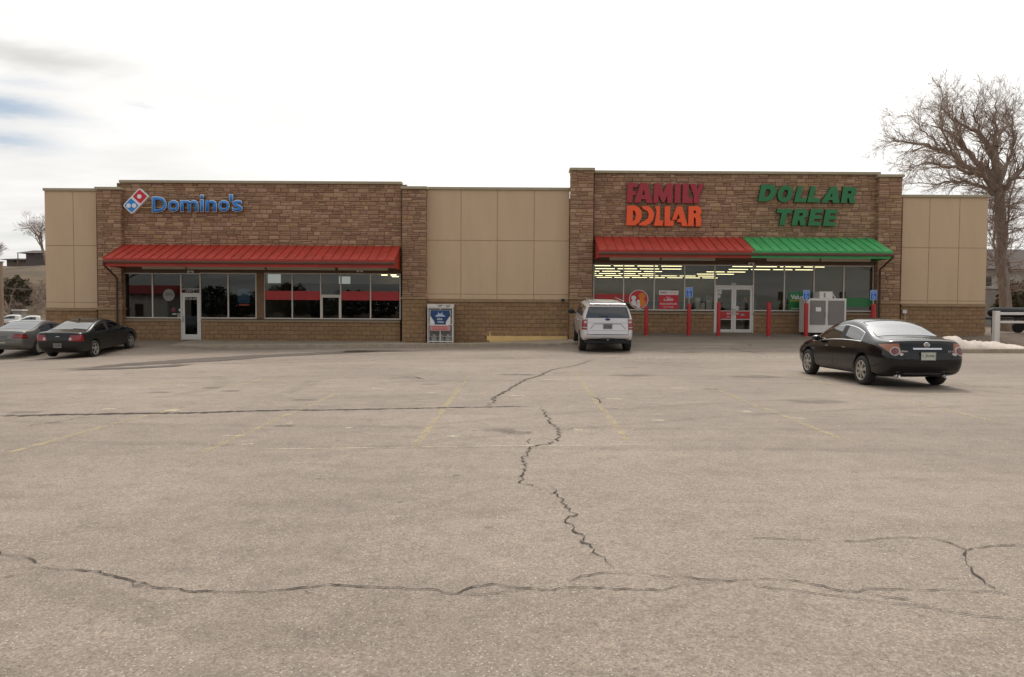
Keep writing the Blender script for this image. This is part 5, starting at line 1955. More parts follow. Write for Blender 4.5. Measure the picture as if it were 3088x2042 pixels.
def patch(bvh, rows, d, off, root, name, m, parent=None):
    """panel laid onto the body: rows of points are thrown along d onto the shell and lifted by off"""
    d = V(d).normalized()
    b = MB()
    nr, nc = len(rows), len(rows[0])
    base = []
    for r in rows:
        for p in r:
            q, n = hit(bvh, V(p) - d * 1.2, d)
            if n.dot(d) > 0:
                n = -n
            b.v.append(tuple(q + (n * .5 - d * .5) * off * 1.2))
            base.append(tuple(q + d * .02))
    nb = len(b.v)
    b.v += base
    for j in range(nr - 1):
        for i in range(nc - 1):
            b.face((j * nc + i, j * nc + i + 1, (j + 1) * nc + i + 1, (j + 1) * nc + i))
    rim = [i for i in range(nc)] + [j * nc + nc - 1 for j in range(1, nr)] + [(nr - 1) * nc + i for i in range(nc - 2, -1, -1)] + [j * nc for j in range(nr - 2, 0, -1)]
    for a, c in zip(rim, rim[1:] + rim[:1]):
        b.face((a, c, nb + c, nb + a))
    return b.build(name, m, root, auto=50)


def quad(p0, p1, p2, p3, nu=8, nv=6):
    p0, p1, p2, p3 = map(V, (p0, p1, p2, p3))
    return [[(p0.lerp(p1, i / nu)).lerp(p3.lerp(p2, i / nu), j / nv) for i in range(nu + 1)] for j in range(nv + 1)]


def line_on(bvh, pts, d, rad, root, name, m, n=6, off=0.0):
    """seam or moulding following the shell"""
    d = V(d).normalized()
    o = []
    for p, q in zip(pts, pts[1:]):
        for k in range(n):
            o.append(V(p).lerp(V(q), k / n))
    o.append(V(pts[-1]))
    r = []
    for p in o:
        h, nn = hit(bvh, p - d * 1.2, d)
        r.append(h - d * off)
    b = MB()
    b.tube(r, rad, 4)
    return b.build(name, m, root)


def wheels(root, axles, track, r, w, spokes, rim_m, style='spoke'):
    ty = MB()
    ty.lathe([(r * .66, -w / 2 + .012), (r * .70, -w / 2), (r * .9, -w / 2 - .004), (r * .985, -w / 2 + .025), (r, -w / 2 + .05), (r, w / 2 - .05), (r * .985, w / 2 - .025), (r * .9, w / 2 + .004), (r * .70, w / 2), (r * .66, w / 2 - .012)], 'y', (0, 0, 0), 36)
    tme = ty.mesh('tyre', 'rubber', True)
    hb = MB()
    hb.lathe([(.001, -.03), (r * .64, -.03), (r * .665, w / 2 - .03), (r * .665, -w / 2), (.001, -w / 2)][:3], 'y', (0, 0, 0), 28)
    hme = hb.mesh('wheel', 'dark', True)
    rm = MB()
    y0, y1 = -w / 2 - .004, -w / 2 + .03      # outer face towards -y
    rm.lathe([(r * .66, y1 + .02), (r * .685, y0 + .004), (r * .66, y0), (r * .60, y0 + .012), (r * .585, y1 + .02)], 'y', (0, 0, 0), 36)
    rm.lathe([(.001, y0 - .002), (r * .13, y0 - .002), (r * .18, y0 + .012), (r * .18, y1 + .02)], 'y', (0, 0, 0), 20)
    if style == 'spoke':
        for k in range(spokes):
            t = 2 * pi * (k + .25) / spokes
            u, v = V((cos(t), 0, sin(t))), V((-sin(t), 0, cos(t)))
            a, e = r * .14, r * .62
            wa, we = r * .085, r * .13
            pts = []
            for yy in (y1, y0 + .006):
                for rr__, ww, sg in ((a, wa, -1), (e, we, -1), (e, we, 1), (a, wa, 1)):
                    pts.append(u * rr__ + v * ww * sg + V((0, yy, 0)))
            rm.hexa(pts)
    else:
        rm.lathe([(r * .18, y0 + .012), (r * .34, y0 + .002), (r * .48, y0 + .012), (r * .58, y0 + .006)], 'y', (0, 0, 0), 36)
        for k in range(spokes):
            t = 2 * pi * k / spokes
            u, v = V((cos(t), 0, sin(t))), V((-sin(t), 0, cos(t)))
            pts = []
            for yy in (y0 + .012, y0 - .004):
                for rr__, ww, sg in ((r * .26, .012, -1), (r * .58, .022, -1), (r * .58, .022, 1), (r * .26, .012, 1)):
                    pts.append(u * rr__ + v * ww * sg + V((0, yy, 0)))
            rm.hexa(pts)
    rme = rm.mesh('rim', rim_m, True)
    rme.set_sharp_from_angle(angle=R(40))
    for ax in axles:
        for sd in (-1, 1):
            w0 = link('wheel', hme, root, (ax, sd * (track / 2 - w / 2 + .01), r), (0, 0, 0 if sd < 0 else pi))
            link('tyre', tme, w0)
            link('rim', rme, w0)


def plate(root, bvh, z, w=.305, h=.152, m='plate', txt=None, off=.012, y=0.0):
    p, n = hit(bvh, (-2, y, z), (1, 0, 0))
    x = p.x - off
    b = MB()
    b.box(x - .004, x, y - w / 2, y + w / 2, z - h / 2, z + h / 2)
    pl = b.build('licence_plate', m, root)
    if txt:
        b = MB()
        fr = [(y - w / 2 - .01, y + w / 2 + .01, z + h / 2, z + h / 2 + .012), (y - w / 2 - .01, y + w / 2 + .01, z - h / 2 - .012, z - h / 2),
              (y - w / 2 - .01, y - w / 2, z - h / 2, z + h / 2), (y + w / 2, y + w / 2 + .01, z - h / 2, z + h / 2)]
        for a in fr:
            b.box(x - .008, x + .001, *a)
        b.build('plate_frame', 'steel', pl)
        link('lettering', text_mesh(txt, w * .82, h * .45, 0, .015, 'plate_ink'), pl, (x - .0055, y, z), (0, 0, -pi / 2))
    return x


def place(root, rear, heading, zr=None, zf=None, wb=None):
    root.location = rear
    root.rotation_euler = (0, -math.atan2(zf - zr, wb) if wb else 0, heading)


def sedan(name, label, st, rear_dx, nose_dx, L, axles, r, track, paint, glass, spokes, rim_m, style, rearwin=(3, 5), wsh=(8, 10), side=(4, 10), bp=(6, 7), chrome=None, group=None):
    root = thing(name, label, 'car', (0, 0, 0), 0, group)
    zones = [('rear_window', 7, 8, *rearwin), ('windshield', 7, 8, *wsh),
             ('window_a', 5, 5, side[0], bp[0]), ('trim_b', 5, 5, *bp), ('window_b', 5, 5, bp[1], side[1])]
    ev, slots = car_body(st, rear_dx, nose_dx, zones, axles, r + .055, track)
    parts, bvh = split_car(ev, slots, root, paint, glass)
    for sfx in ('', '#r'):
        edge_trim(parts, ['window_a' + sfx, 'trim_b' + sfx, 'window_b' + sfx], root, .009 if chrome else .006, chrome or 'trim')
    edge_trim(parts, ['rear_window'], root, .007, 'trim')
    wheels(root, axles, track, r, .205, spokes, rim_m, style)
    # underbody so that nothing shows through below
    for sd in (-1, 1):
        d = (0, -sd, 0)
        # door seams, sill line
        xa = [axles[0] + .42, (axles[0] + axles[1]) / 2 + .02, axles[1] - .46]
        zlo = .33
        for i, x in enumerate(xa):
            p = [(x + (.0 if i else -.12), sd, .92), (x + (.0 if i else .0), sd, .62), (x, sd, zlo)]
            line_on(bvh, p, d, .0045, root, 'door_seam', 'dark', off=-.001)
        line_on(bvh, [(xa[0], sd, zlo), (xa[2], sd, zlo)], d, .0045, root, 'sill_seam', 'dark', off=-.001)
        for x in (xa[1] - .18, xa[2] - .0 - .85):
            pass
        for x in (xa[0] + .28, xa[1] + .16):
            pq, n = hit(bvh, (x, sd * 2, .80), d)
            b = MB()
            b.tube([(x, pq.y, .80), (x + .03, pq.y + sd * .03, .80), (x + .17, pq.y + sd * .03, .805), (x + .2, pq.y, .805)], .013, 6)
            b.build('door_handle', paint, root)
        # mirror
        mx = axles[1] - .62
        pq, n = hit(bvh, (mx, sd * 2, .93), d)
        b = MB()
        b.lathe([(.001, -.09), (.06, -.085), (.085, -.03), (.085, .04), (.07, .075), (.001, .08)], 'x', (0, 0, 0), 14)
        mo = b.build('mirror', paint, root, auto=50)
        mo.location = (mx + .05, pq.y + sd * .10, .97)
        mo.scale = (.9, 1.25, .85)
        MB().box(mx + .0, mx + .08, min(pq.y - .02 * sd, pq.y + sd * .06), max(pq.y - .02 * sd, pq.y + sd * .06), .92, .96).build('mirror_arm', 'trim', root)
    return root, parts, bvh


def S(*rows):
    return list(rows)


# -- black sedan standing alone on the right
A = S([0.00, .33, .56, .38, .72, .58, .77, .78, .76, .93, .72, .985, .67, 1.01, .60, 1.03],
      [0.16, .27, .70, .34, .83, .58, .855, .80, .845, .945, .80, 1.005, .75, 1.035, .68, 1.055],
      [0.46, .22, .76, .30, .875, .58, .897, .81, .888, .955, .85, 1.02, .79, 1.045, .73, 1.07],
      [0.74, .20, .78, .28, .885, .58, .90, .815, .895, .96, .862, 1.035, .80, 1.06, .745, 1.09],
      [1.16, .20, .78, .27, .89, .57, .90, .80, .898, .95, .868, 1.19, .75, 1.25, .68, 1.30],
      [1.58, .20, .78, .27, .89, .56, .898, .79, .897, .94, .868, 1.325, .68, 1.405, .60, 1.45],
      [2.04, .20, .78, .27, .89, .56, .897, .78, .896, .93, .868, 1.375, .665, 1.452, .58, 1.492],
      [2.13, .20, .78, .27, .89, .56, .897, .78, .896, .928, .868, 1.375, .665, 1.452, .58, 1.492],
      [2.72, .20, .78, .27, .89, .56, .897, .77, .896, .91, .865, 1.335, .675, 1.41, .59, 1.45],
      [3.16, .20, .78, .27, .89, .56, .897, .76, .895, .90, .862, 1.14, .755, 1.20, .69, 1.255],
      [3.58, .20, .78, .27, .89, .56, .897, .75, .893, .885, .855, .955, .80, .985, .74, 1.03],
      [4.10, .20, .77, .27, .88, .55, .895, .73, .885, .845, .83, .885, .77, .91, .69, .95],
      [4.52, .22, .70, .30, .83, .52, .86, .68, .83, .76, .77, .80, .70, .82, .62, .85],
      [4.74, .26, .50, .33, .62, .50, .66, .62, .64, .68, .58, .71, .52, .725, .46, .745])
RDX = [.22, .2, .06, .0, .035, .085, .10, .12, .12, .12]
NDX = [-.05, -.03, .04, .07, .05, .0, -.03, -.05, -.05, -.05]
al, al_p, bv = sedan('parked_car', 'glossy black sedan parked alone beside the snow bank, rear to us', A, RDX, NDX, 4.82, (1.03, 3.80), .325, 1.80, 'car_black', 'car_glass', 7, 'rim_alloy', 'spoke', chrome='chrome')
DG = V((1, -.62, 0))      # car's left side is +y; rear-left corner seen along (1,-)
for sd in (-1, 1):
    d = V((1, -.55 * sd, 0)).normalized()
    def RP(u, z, sd=sd, d=d):
        """point on a plane square to d: u outward from the centre line"""
        s_ = V((d.y, -d.x, 0)) * sd
        s_ = V((.48 * 1, .876 * sd, 0))
        return V((.1, .62 * sd, z)) + s_ * u
    patch(bv, quad(RP(-.10, .735), RP(.11, .75), RP(.36, .935), RP(-.03, .965), 12, 8), d, .010, al, 'tail_lamp', 'lamp_amber')
    cpt = RP(.035, .80)
    rows = []
    s2_ = V((.48, .876 * sd, 0))
    for rr__ in (.001, .04, .075, .092):
        rows.append([cpt + s2_ * rr__ * cos(2 * pi * k / 20) + V((0, 0, rr__ * sin(2 * pi * k / 20))) for k in range(21)])
    patch(bv, rows, d, .022, al, 'lamp_ring', 'lamp_clear')
    rows = [[cpt + s2_ * q * cos(2 * pi * k / 20) + V((0, 0, q * sin(2 * pi * k / 20))) for k in range(21)] for q in (.001, .04, .072)]
    patch(bv, rows, d, .030, al, 'lamp_lens', 'lamp_dark_red')
    rows = [[RP(-.085, .735) + s2_ * q * cos(2 * pi * k / 14) + V((0, 0, .8 * q * sin(2 * pi * k / 14))) for k in range(15)] for q in (.001, .025, .038)]
    patch(bv, rows, d, .026, al, 'reverse_lamp', 'lamp_clear')
    pe, n = hit(bv, (-2, .52 * sd, .34), (1, 0, 0))
    b = MB()
    b.lathe([(.046, .12), (.046, 0), (.038, -.002), (.036, .1), (.001, .1)], 'x', (pe.x + .03, .52 * sd, .265), 16)
    b.build('exhaust', 'chrome', al, smooth=True)
px_ = plate(al, bv, .70, txt='1 J5A8', off=.02)
rows = quad((0, .46, .60), (0, -.46, .60), (0, -.40, .575), (0, .40, .575), 10, 2)
patch(bv, quad((0, .31, .835), (0, -.31, .835), (0, -.31, .87), (0, .31, .87), 14, 3), (1, 0, 0), .016, al, 'chrome_bar', 'chrome')
line_on(bv, [(0, .62, .96), (0, .60, .80), (0, .48, .60), (0, -.48, .60), (0, -.60, .80), (0, -.62, .96)], (1, 0, 0), .005, al, 'boot_seam', 'dark', off=-.001)
line_on(bv, [(0, .86, .52), (0, -.86, .52)], (1, 0, 0), .004, al, 'bumper_crease', 'dark', off=-.001)
pe, n = hit(bv, (-2, 0, .935), (1, 0, 0))
b = MB()
b.tube([(pe.x - .012, .055 * cos(t * pi / 10), .935 + .045 * sin(t * pi / 10)) for t in range(21)], .009, 6)
b.box(pe.x - .018, pe.x - .004, -.07, .07, .924, .946)
b.build('emblem', 'chrome', al)
for s_, y, w in (('ALTIMA', .53, .21), ('2.5 S', -.50, .12)):
    pe, n = hit(bv, (-2, y, .80), (1, 0, 0))
    link('lettering', text_mesh(s_, w, .034, 0, .02, 'chrome'), al, (pe.x - .014, y, .80), (0, 0, -pi / 2))
for sd in (-1, 1):
    line_on(bv, [(.55, .68 * sd, 1.2), (1.1, .68 * sd, 1.2), (1.6, .62 * sd, 1.3)], (0, 0, -1), .004, al, 'roof_seam', 'dark')
rw, fwh = G(2605, 1160), G(2440, 1128)
hd = math.atan2(fwh.y - rw.y, fwh.x - rw.x)
u = V((cos(hd), sin(hd), 0))
lft = V((-sin(hd), cos(hd), 0))
place(al, rw - u * 1.03 - lft * .83 + V((0, 0, 0)), hd)
al.location.z = zlot(al.location.x, al.location.y + 2)

# -- dark mid-size sedan before the pizza shop
B = [r[:] for r in A]
for r in B:
    x = r[0]
    k_ = sm(.4, 1.0, x) * sm(4.4, 3.6, x)
    r[9] += .015
    r[11] += -.012 * k_
    r[13] += -.03 * k_
    r[15] += -.035 * k_
    if x < .3:
        for j in (10, 12, 14):
            r[j] += .07
        r[8] += .05
        r[11] += .03
        r[13] += .03
        r[15] += .03
    if .3 < x < .9:
        r[11] += .02
        r[13] += .025
        r[15] += .025
ma, ma_p, bm_ = sedan('parked_car', 'dusty dark sedan with red tail lamps parked nose to the pizza shop', B, [.2, .18, .04, 0, .02, .05, .06, .08, .08, .08], NDX, 4.87, (1.00, 3.85), .33, 1.79,
                      'car_green_black', 'car_glass', 5, 'rim_alloy', 'spoke')
for sd in (-1, 1):
    d = V((1, -.35 * sd, 0)).normalized()
    patch(bm_, quad((0, .40 * sd, .74), (.3, .86 * sd, .72), (.3, .84 * sd, .955), (0, .50 * sd, .96), 12, 6), d, .012, ma, 'tail_lamp', 'lamp_red')
    c0 = V((0, .50 * sd, .81))
    rows = [[c0 + V((0, q * cos(2 * pi * k / 16), q * sin(2 * pi * k / 16))) for k in range(17)] for q in (.001, .03, .055)]
    patch(bm_, rows, d, .024, ma, 'reverse_lamp', 'lamp_clear')
plate(ma, bm_, .56, m='plate_dark', txt='10 4382', off=.015)
line_on(bm_, [(0, .44, .97), (0, .44, .73), (0, -.44, .73), (0, -.44, .97)], (1, 0, 0), .005, ma, 'boot_seam', 'dark')
line_on(bm_, [(0, .85, .70), (0, -.85, .70)], (1, 0, 0), .005, ma, 'bumper_seam', 'dark')
pe, n = hit(bm_, (-2, 0, .90), (1, 0, 0))
b = MB()
b.hexa([(pe.x - .012, -.07, .89), (pe.x - .012, .07, .89), (pe.x + .01, .07, .89), (pe.x + .01, -.07, .89), (pe.x - .012, -.08, .915), (pe.x - .012, .08, .915), (pe.x + .01, .08, .915), (pe.x + .01, -.08, .915)])
b.build('emblem', 'chrome', ma)
MB().hexa([(1.5, -.02, 1.41), (1.62, -.02, 1.43), (1.62, .02, 1.43), (1.5, .02, 1.41), (1.54, -.01, 1.475), (1.58, -.01, 1.475), (1.58, .01, 1.475), (1.54, .01, 1.475)]).build('roof_antenna', 'black', ma)
rw = G(282, 1076)
fz = zlot(rw.x, rw.y + 2.85)
place(ma, rw + V((-.80, -1.0, 0)), pi / 2, zlot(rw.x, rw.y), fz, 2.85)
ma.location.z = zlot(rw.x, rw.y) - (fz - zlot(rw.x, rw.y)) / 2.85

# -- older silver sedan at the left edge
Cc = [r[:] for r in A]
for r in Cc:
    x = r[0]
    k_ = sm(.4, 1.1, x) * sm(4.3, 3.5, x)
    r[9] -= .02
    r[11] -= .03 + .03 * k_
    r[13] -= .03 + .035 * k_
    r[15] -= .03 + .04 * k_
    for j in (2, 4, 6, 8, 10):
        r[j] *= .985
    r[12] += .03 * k_
    r[14] += .05 * k_
    if x < .3:
        for j in (10, 12, 14):
            r[j] += .06
ho, ho_p, bh = sedan('parked_car', 'older silver sedan with pale hubcaps beside the dark sedan', Cc, [.2, .18, .04, 0, .03, .06, .07, .09, .09, .09], NDX, 4.67, (.98, 3.70), .305, 1.76,
                     'car_silver', 'car_glass_pale', 9, 'rim_pale', 'cap')
for sd in (-1, 1):
    d = V((1, -.35 * sd, 0)).normalized()
    patch(bh, quad((0, .44 * sd, .70), (.3, .85 * sd, .70), (.3, .80 * sd, .86), (0, .50 * sd, .885), 12, 6), d, .012, ho, 'tail_lamp', 'lamp_red')
    patch(bh, quad((0, .46 * sd, .77), (.3, .84 * sd, .775), (.3, .83 * sd, .80), (0, .47 * sd, .80), 10, 3), d, .018, ho, 'lamp_stripe', 'lamp_amber')
plate(ho, bh, .745, m='plate_dark', txt='13 7215', off=.015)
line_on(bh, [(0, .42, .92), (0, .42, .66), (0, -.42, .66), (0, -.42, .92)], (1, 0, 0), .005, ho, 'boot_seam', 'dark')
line_on(bh, [(0, .85, .63), (0, -.85, .63)], (1, 0, 0), .006, ho, 'bumper_seam', 'dark')
patch(bh, quad((0, .18, .50), (0, -.12, .50), (0, -.12, .545), (0, .18, .545), 6, 2), (1, 0, 0), .006, ho, 'sticker', 'plate')
rw = G(116, 1071)
place(ho, rw + V((-.84, -.98, 0)), pi / 2 + .02)
ho.location.z = zlot(ho.location.x, rw.y + .5)

# -- white full-size SUV nose to the store
E = S([0.00, .52, .62, .56, .80, .70, .84, 1.02, .87, 1.36, .86, 1.86, .70, 1.90, .64, 1.92],
      [0.14, .47, .80, .52, .96, .70, .985, 1.03, .985, 1.41, .965, 1.81, .765, 1.885, .70, 1.925],
      [0.50, .42, .85, .50, .985, .70, 1.005, 1.04, 1.005, 1.41, .975, 1.83, .785, 1.905, .715, 1.945],
      [1.55, .40, .85, .48, .99, .70, 1.01, 1.04, 1.01, 1.40, .978, 1.835, .79, 1.915, .72, 1.955],
      [1.65, .40, .85, .48, .99, .70, 1.01, 1.04, 1.01, 1.40, .978, 1.835, .79, 1.915, .72, 1.955],
      [2.62, .40, .85, .48, .99, .70, 1.01, 1.04, 1.01, 1.385, .978, 1.83, .79, 1.91, .72, 1.95],
      [2.72, .40, .85, .48, .99, .70, 1.01, 1.04, 1.01, 1.385, .978, 1.83, .79, 1.91, .72, 1.95],
      [3.35, .40, .85, .48, .99, .70, 1.01, 1.03, 1.01, 1.37, .975, 1.79, .79, 1.865, .72, 1.91],
      [3.90, .40, .85, .48, .99, .70, 1.01, 1.02, 1.01, 1.34, .97, 1.52, .86, 1.575, .80, 1.62],
      [4.25, .40, .85, .48, .99, .70, 1.01, 1.00, 1.005, 1.27, .96, 1.31, .90, 1.33, .82, 1.36],
      [4.90, .42, .82, .50, .96, .70, .985, .98, .97, 1.19, .92, 1.23, .86, 1.25, .78, 1.27],
      [5.22, .48, .66, .55, .80, .70, .82, .95, .80, 1.10, .76, 1.13, .70, 1.145, .64, 1.16])
su = thing('parked_car', 'silvery white full-size SUV parked nose to the store, rear facing us', 'car')
zones = [('windshield', 7, 8, 7, 9), ('window_a', 5, 5, 2, 3), ('trim_b', 5, 5, 3, 4), ('window_b', 5, 5, 4, 5), ('trim_c', 5, 5, 5, 6), ('window_c', 5, 5, 6, 9)]
MT['suv_white'] = mat('suv_pearl_paint', lc(206, 204, 206), 0.28, 0.15, coat=0.8, coords='Object')
ev, slots = car_body(E, [.3, .28, .05, -.02, .07, .10, .24, .25, .25, .25], [-.05, -.03, .03, .06, .05, 0, -.03, -.05, -.05, -.05], zones, (1.13, 4.24), .45, 2.02, .86, 2, rearglass=(5,))
su_p, bs = split_car(ev, slots, su, 'suv_white', 'car_glass')
for sfx in ('', '#r'):
    edge_trim(su_p, [n + sfx for n in ('window_a', 'trim_b', 'window_b', 'trim_c', 'window_c')], su, .008, 'trim')
edge_trim(su_p, ['rear_window'], su, .010, 'trim')
wheels(su, (1.13, 4.24), 2.02, .40, .275, 6, 'rim_alloy', 'spoke')
for sd in (-1, 1):
    d = V((1, -.25 * sd, 0)).normalized()
    patch(bs, quad((0, .80 * sd, .93), (.2, .985 * sd, .93), (.2, .965 * sd, 1.34), (0, .80 * sd, 1.34), 6, 10), d, .014, su, 'tail_lamp', 'lamp_red')
    for z0, z1 in ((1.30, 1.325), (1.00, 1.03)):
        patch(bs, quad((0, .81 * sd, z0), (.2, .975 * sd, z0), (.2, .975 * sd, z1), (0, .81 * sd, z1), 6, 2), d, .020, su, 'lamp_stripe', 'lamp_clear')
    patch(bs, quad((0, .82 * sd, 1.18), (.15, .89 * sd, 1.18), (.15, .89 * sd, 1.26), (0, .82 * sd, 1.26), 4, 3), d, .020, su, 'reverse_lamp', 'lamp_clear')
    line_on(bs, [(0, .79 * sd, 1.40), (0, .79 * sd, .74)], (1, 0, 0), .006, su, 'tailgate_seam', 'dark')
    # mirror
    pq, n = hit(bs, (3.72, sd * 2, 1.30), (0, -sd, 0))
    b = MB()
    b.lathe([(.001, -.10), (.07, -.09), (.10, -.03), (.10, .05), (.07, .09), (.001, .10)], 'x', (0, 0, 0), 14)
    mo = b.build('mirror', 'trim', su, auto=50)
    mo.location = (3.78, pq.y + sd * .20, 1.36)
    mo.scale = (.9, 1.5, 1.15)
    MB().box(3.74, 3.82, min(pq.y - .02 * sd, pq.y + .12 * sd), max(pq.y - .02 * sd, pq.y + .12 * sd), 1.28, 1.33).build('mirror_arm', 'trim', su)
    b = MB()
    b.tube([(.55, .64 * sd, 1.975), (.7, .64 * sd, 2.0), (3.1, .64 * sd, 2.0), (3.25, .64 * sd, 1.95)], .018, 6)
    b.build('roof_rail', 'steel', su)
    line_on(bs, [(0, .50 * sd, 1.155), (0, .68 * sd, .96)], (1, 0, 0), .012, su, 'tailgate_crease', 'freezer_grey')
    for x in (1.62, 2.68, 3.62):
        line_on(bs, [(x, sd, 1.36), (x, sd, .56)], (0, -sd, 0), .005, su, 'door_seam', 'dark')
    for x in (1.80, 2.85):
        pq, n = hit(bs, (x, sd * 2, 1.17), (0, -sd, 0))
        b = MB()
        b.tube([(x, pq.y, 1.17), (x + .03, pq.y + sd * .03, 1.17), (x + .2, pq.y + sd * .03, 1.17), (x + .23, pq.y, 1.17)], .016, 6)
        b.build('door_handle', 'suv_white', su)
line_on(bs, [(0, .50, 1.155), (0, -.50, 1.155)], (1, 0, 0), .012, su, 'tailgate_crease', 'freezer_grey')
line_on(bs, [(0, .79, 1.19), (0, -.79, 1.19)], (1, 0, 0), .005, su, 'tailgate_crease', 'freezer_grey')
line_on(bs, [(0, .79, .745), (0, -.79, .745)], (1, 0, 0), .012, su, 'bumper_seam', 'dark')
line_on(bs, [(0, .79, .90), (0, -.79, .90)], (1, 0, 0), .006, su, 'tailgate_crease', 'freezer_grey')
px_ = plate(su, bs, 1.05, w=.33, h=.17, m='plate_dark', txt='13 2406', off=.012)
pe, n = hit(bs, (-2, 0, 1.33), (1, 0, 0))
b = MB()
b.lathe([(.001, -.012), (.08, -.012), (.09, .0), (.09, .02)], 'x', (0, 0, 0), 20)
eo = b.build('emblem', 'poster_navy', su, smooth=True)
eo.location = (pe.x - .01, 0, 1.325)
eo.scale = (1, 1.1, .5)
b = MB()
b.box(.16, .55, -.70, .70, 1.875, 1.925)
bev(b.build('spoiler', 'suv_white', su), .015)
MB().box(.155, .159, -.5, .5, 1.885, 1.90).build('brake_lamp', 'lamp_dark_red', su)
pe, n = hit(bs, (-2, 0, .60), (1, 0, 0))
MB().box(.06, .5, -.86, .86, .40, .50).build('valance', 'trim', su)
patch(bs, quad((0, .78, .51), (0, -.78, .51), (0, -.66, .575), (0, .66, .575), 12, 3), (1, 0, 0), .010, su, 'bumper_insert', 'trim')
bev(MB().box(pe.x - .03, pe.x + .2, -.26, .26, .52, .60).build('hitch_recess', 'black', su), .01)
MB().box(pe.x - .06, pe.x + .1, -.035, .035, .52, .585).build('hitch', 'steel', su)
MB().box(.30, 4.9, -.80, .80, .36, .46).build('underbody', 'dark', su)
pe, n = hit(bs, (-2, 0, 1.44), (1, 0, 0))
b = MB()
b.tube([(pe.x - .02, -.02, 1.44), (pe.x - .025, .10, 1.455), (pe.x - .02, .34, 1.45)], .010, 5)
b.build('wiper', 'trim', su)
SX = W(1832, 985, 29.4).x
sy = 29.35
z_r, z_f = zlot(SX, sy + 1.13), zlot(SX, sy + 4.24)
su.location = (SX, sy, z_r - (z_f - z_r) / 3.11 * 1.13)
su.rotation_euler = (0, -math.atan2(z_f - z_r, 3.11), pi / 2 - .012)

# -- grey sedan further back, nose towards us, and two white pickups across the street
def copy_tree(o, parent=None):
    c = o.copy()
    C.objects.link(c)
    c.parent = parent
    for ch in list(o.children):
        copy_tree(ch, c)
    return c


gc, gp_, bg_ = sedan('parked_car', 'pale grey sedan parked behind the silver sedan facing us', Cc, [.2, .18, .04, 0, .03, .06, .07, .09, .09, .09], NDX, 4.67, (.98, 3.70), .305, 1.76,
                     'car_grey', 'car_glass_pale', 9, 'rim_pale', 'cap')
for sd in (-1, 1):
    patch(bg_, quad((4.8, .45 * sd, .60), (4.5, .78 * sd, .60), (4.5, .76 * sd, .70), (4.8, .45 * sd, .70), 6, 3), (-1, -.3 * sd, 0), .012, gc, 'head_lamp', 'lamp_clear')
gpx = W(75, 975, 44)
gc.location = (gpx.x - .6, 48.4, zter(gpx.x, 46) + .35)
gc.rotation_euler = (0, 0, -pi / 2 - .25)


def pickup(label, px, py, Y, head, h=1.95):
    t = thing('pickup_truck', label, 'truck', (0, 0, 0), 0, 'white pickups across the street')
    P_ = S([1.95, .55, .6, .6, .9, .8, .95, 1.1, .95, 1.25, .93, 1.70, .78, 1.80, .70, 1.83],
           [2.05, .55, .7, .6, .97, .8, .99, 1.1, .99, 1.26, .96, 1.76, .79, 1.86, .72, 1.90],
           [2.45, .55, .75, .6, .97, .8, 1.0, 1.1, 1.0, 1.25, .965, 1.79, .79, 1.88, .72, 1.92],
           [2.95, .55, .75, .6, .97, .8, 1.0, 1.1, 1.0, 1.25, .965, 1.79, .79, 1.88, .72, 1.92],
           [3.05, .55, .75, .6, .97, .8, 1.0, 1.1, 1.0, 1.25, .965, 1.79, .79, 1.88, .72, 1.92],
           [3.55, .55, .75, .6, .97, .8, 1.0, 1.1, 1.0, 1.24, .965, 1.74, .79, 1.83, .72, 1.87],
           [4.20, .55, .75, .6, .97, .8, 1.0, 1.1, .99, 1.23, .95, 1.30, .88, 1.33, .80, 1.36],
           [5.00, .55, .75, .6, .97, .8, .99, 1.05, .98, 1.17, .93, 1.22, .86, 1.24, .78, 1.26],
           [5.50, .58, .65, .62, .85, .8, .88, 1.0, .86, 1.10, .82, 1.14, .76, 1.16, .68, 1.18])
    zn = [('windshield', 7, 8, 5, 6), ('window_a', 5, 5, 2, 3), ('trim_b', 5, 5, 3, 4), ('window_b', 5, 5, 4, 6)]
    ev, slots = car_body(P_, [0] * 10, [0] * 10, zn, (4.55,), .47, 1.95, sub=1)
    split_car(ev, slots, t, 'car_white', 'car_glass')
    b = MB()
    for y0, y1 in ((-.98, -.90), (.90, .98)):
        b.box(.0, 1.98, y0, y1, .62, 1.28)
    b.box(.0, .08, -.90, .90, .62, 1.28)
    b.box(.0, 1.98, -.90, .90, .62, .70)
    bev(b.build('bed', 'car_white', t), .03)
    wheels(t, (1.0, 4.55), 1.95, .40, .26, 6, 'rim_alloy')
    for sd in (-1, 1):
        MB().box(5.36, 5.52, min(.45 * sd, .8 * sd), max(.45 * sd, .8 * sd), .92, 1.06).build('head_lamp', 'lamp_clear', t)
    bev(MB().box(5.40, 5.53, -.42, .42, .78, 1.08).build('grille', 'black', t), .02)
    bev(MB().box(5.36, 5.62, -.92, .92, .50, .70).build('bumper', 'steel', t), .03)
    MB().box(.3, 5.2, -.5, .5, .42, .62).build('chassis', 'dark', t)
    p = W(px, py, Y)
    t.location = p
    t.rotation_euler = (0, 0, head)
    return t


t1 = pickup('white pickup truck farther along the row, crew cab with dark windows', 108, 984, 114, R(201))
t2 = pickup('white pickup truck nearer the building corner across the street', 172, 984, 104, R(214))
for t in (t1, t2):
    t.location.z = zter(t.location.x, t.location.y) + .0

# ================================================================== BEYOND THE SHOPS
rt_ = random.Random(31)


def perp(d, r):
    a = d.orthogonal().normalized()
    b = d.cross(a)
    t = r.uniform(0, 2 * pi)
    return a * cos(t) + b * sin(t)


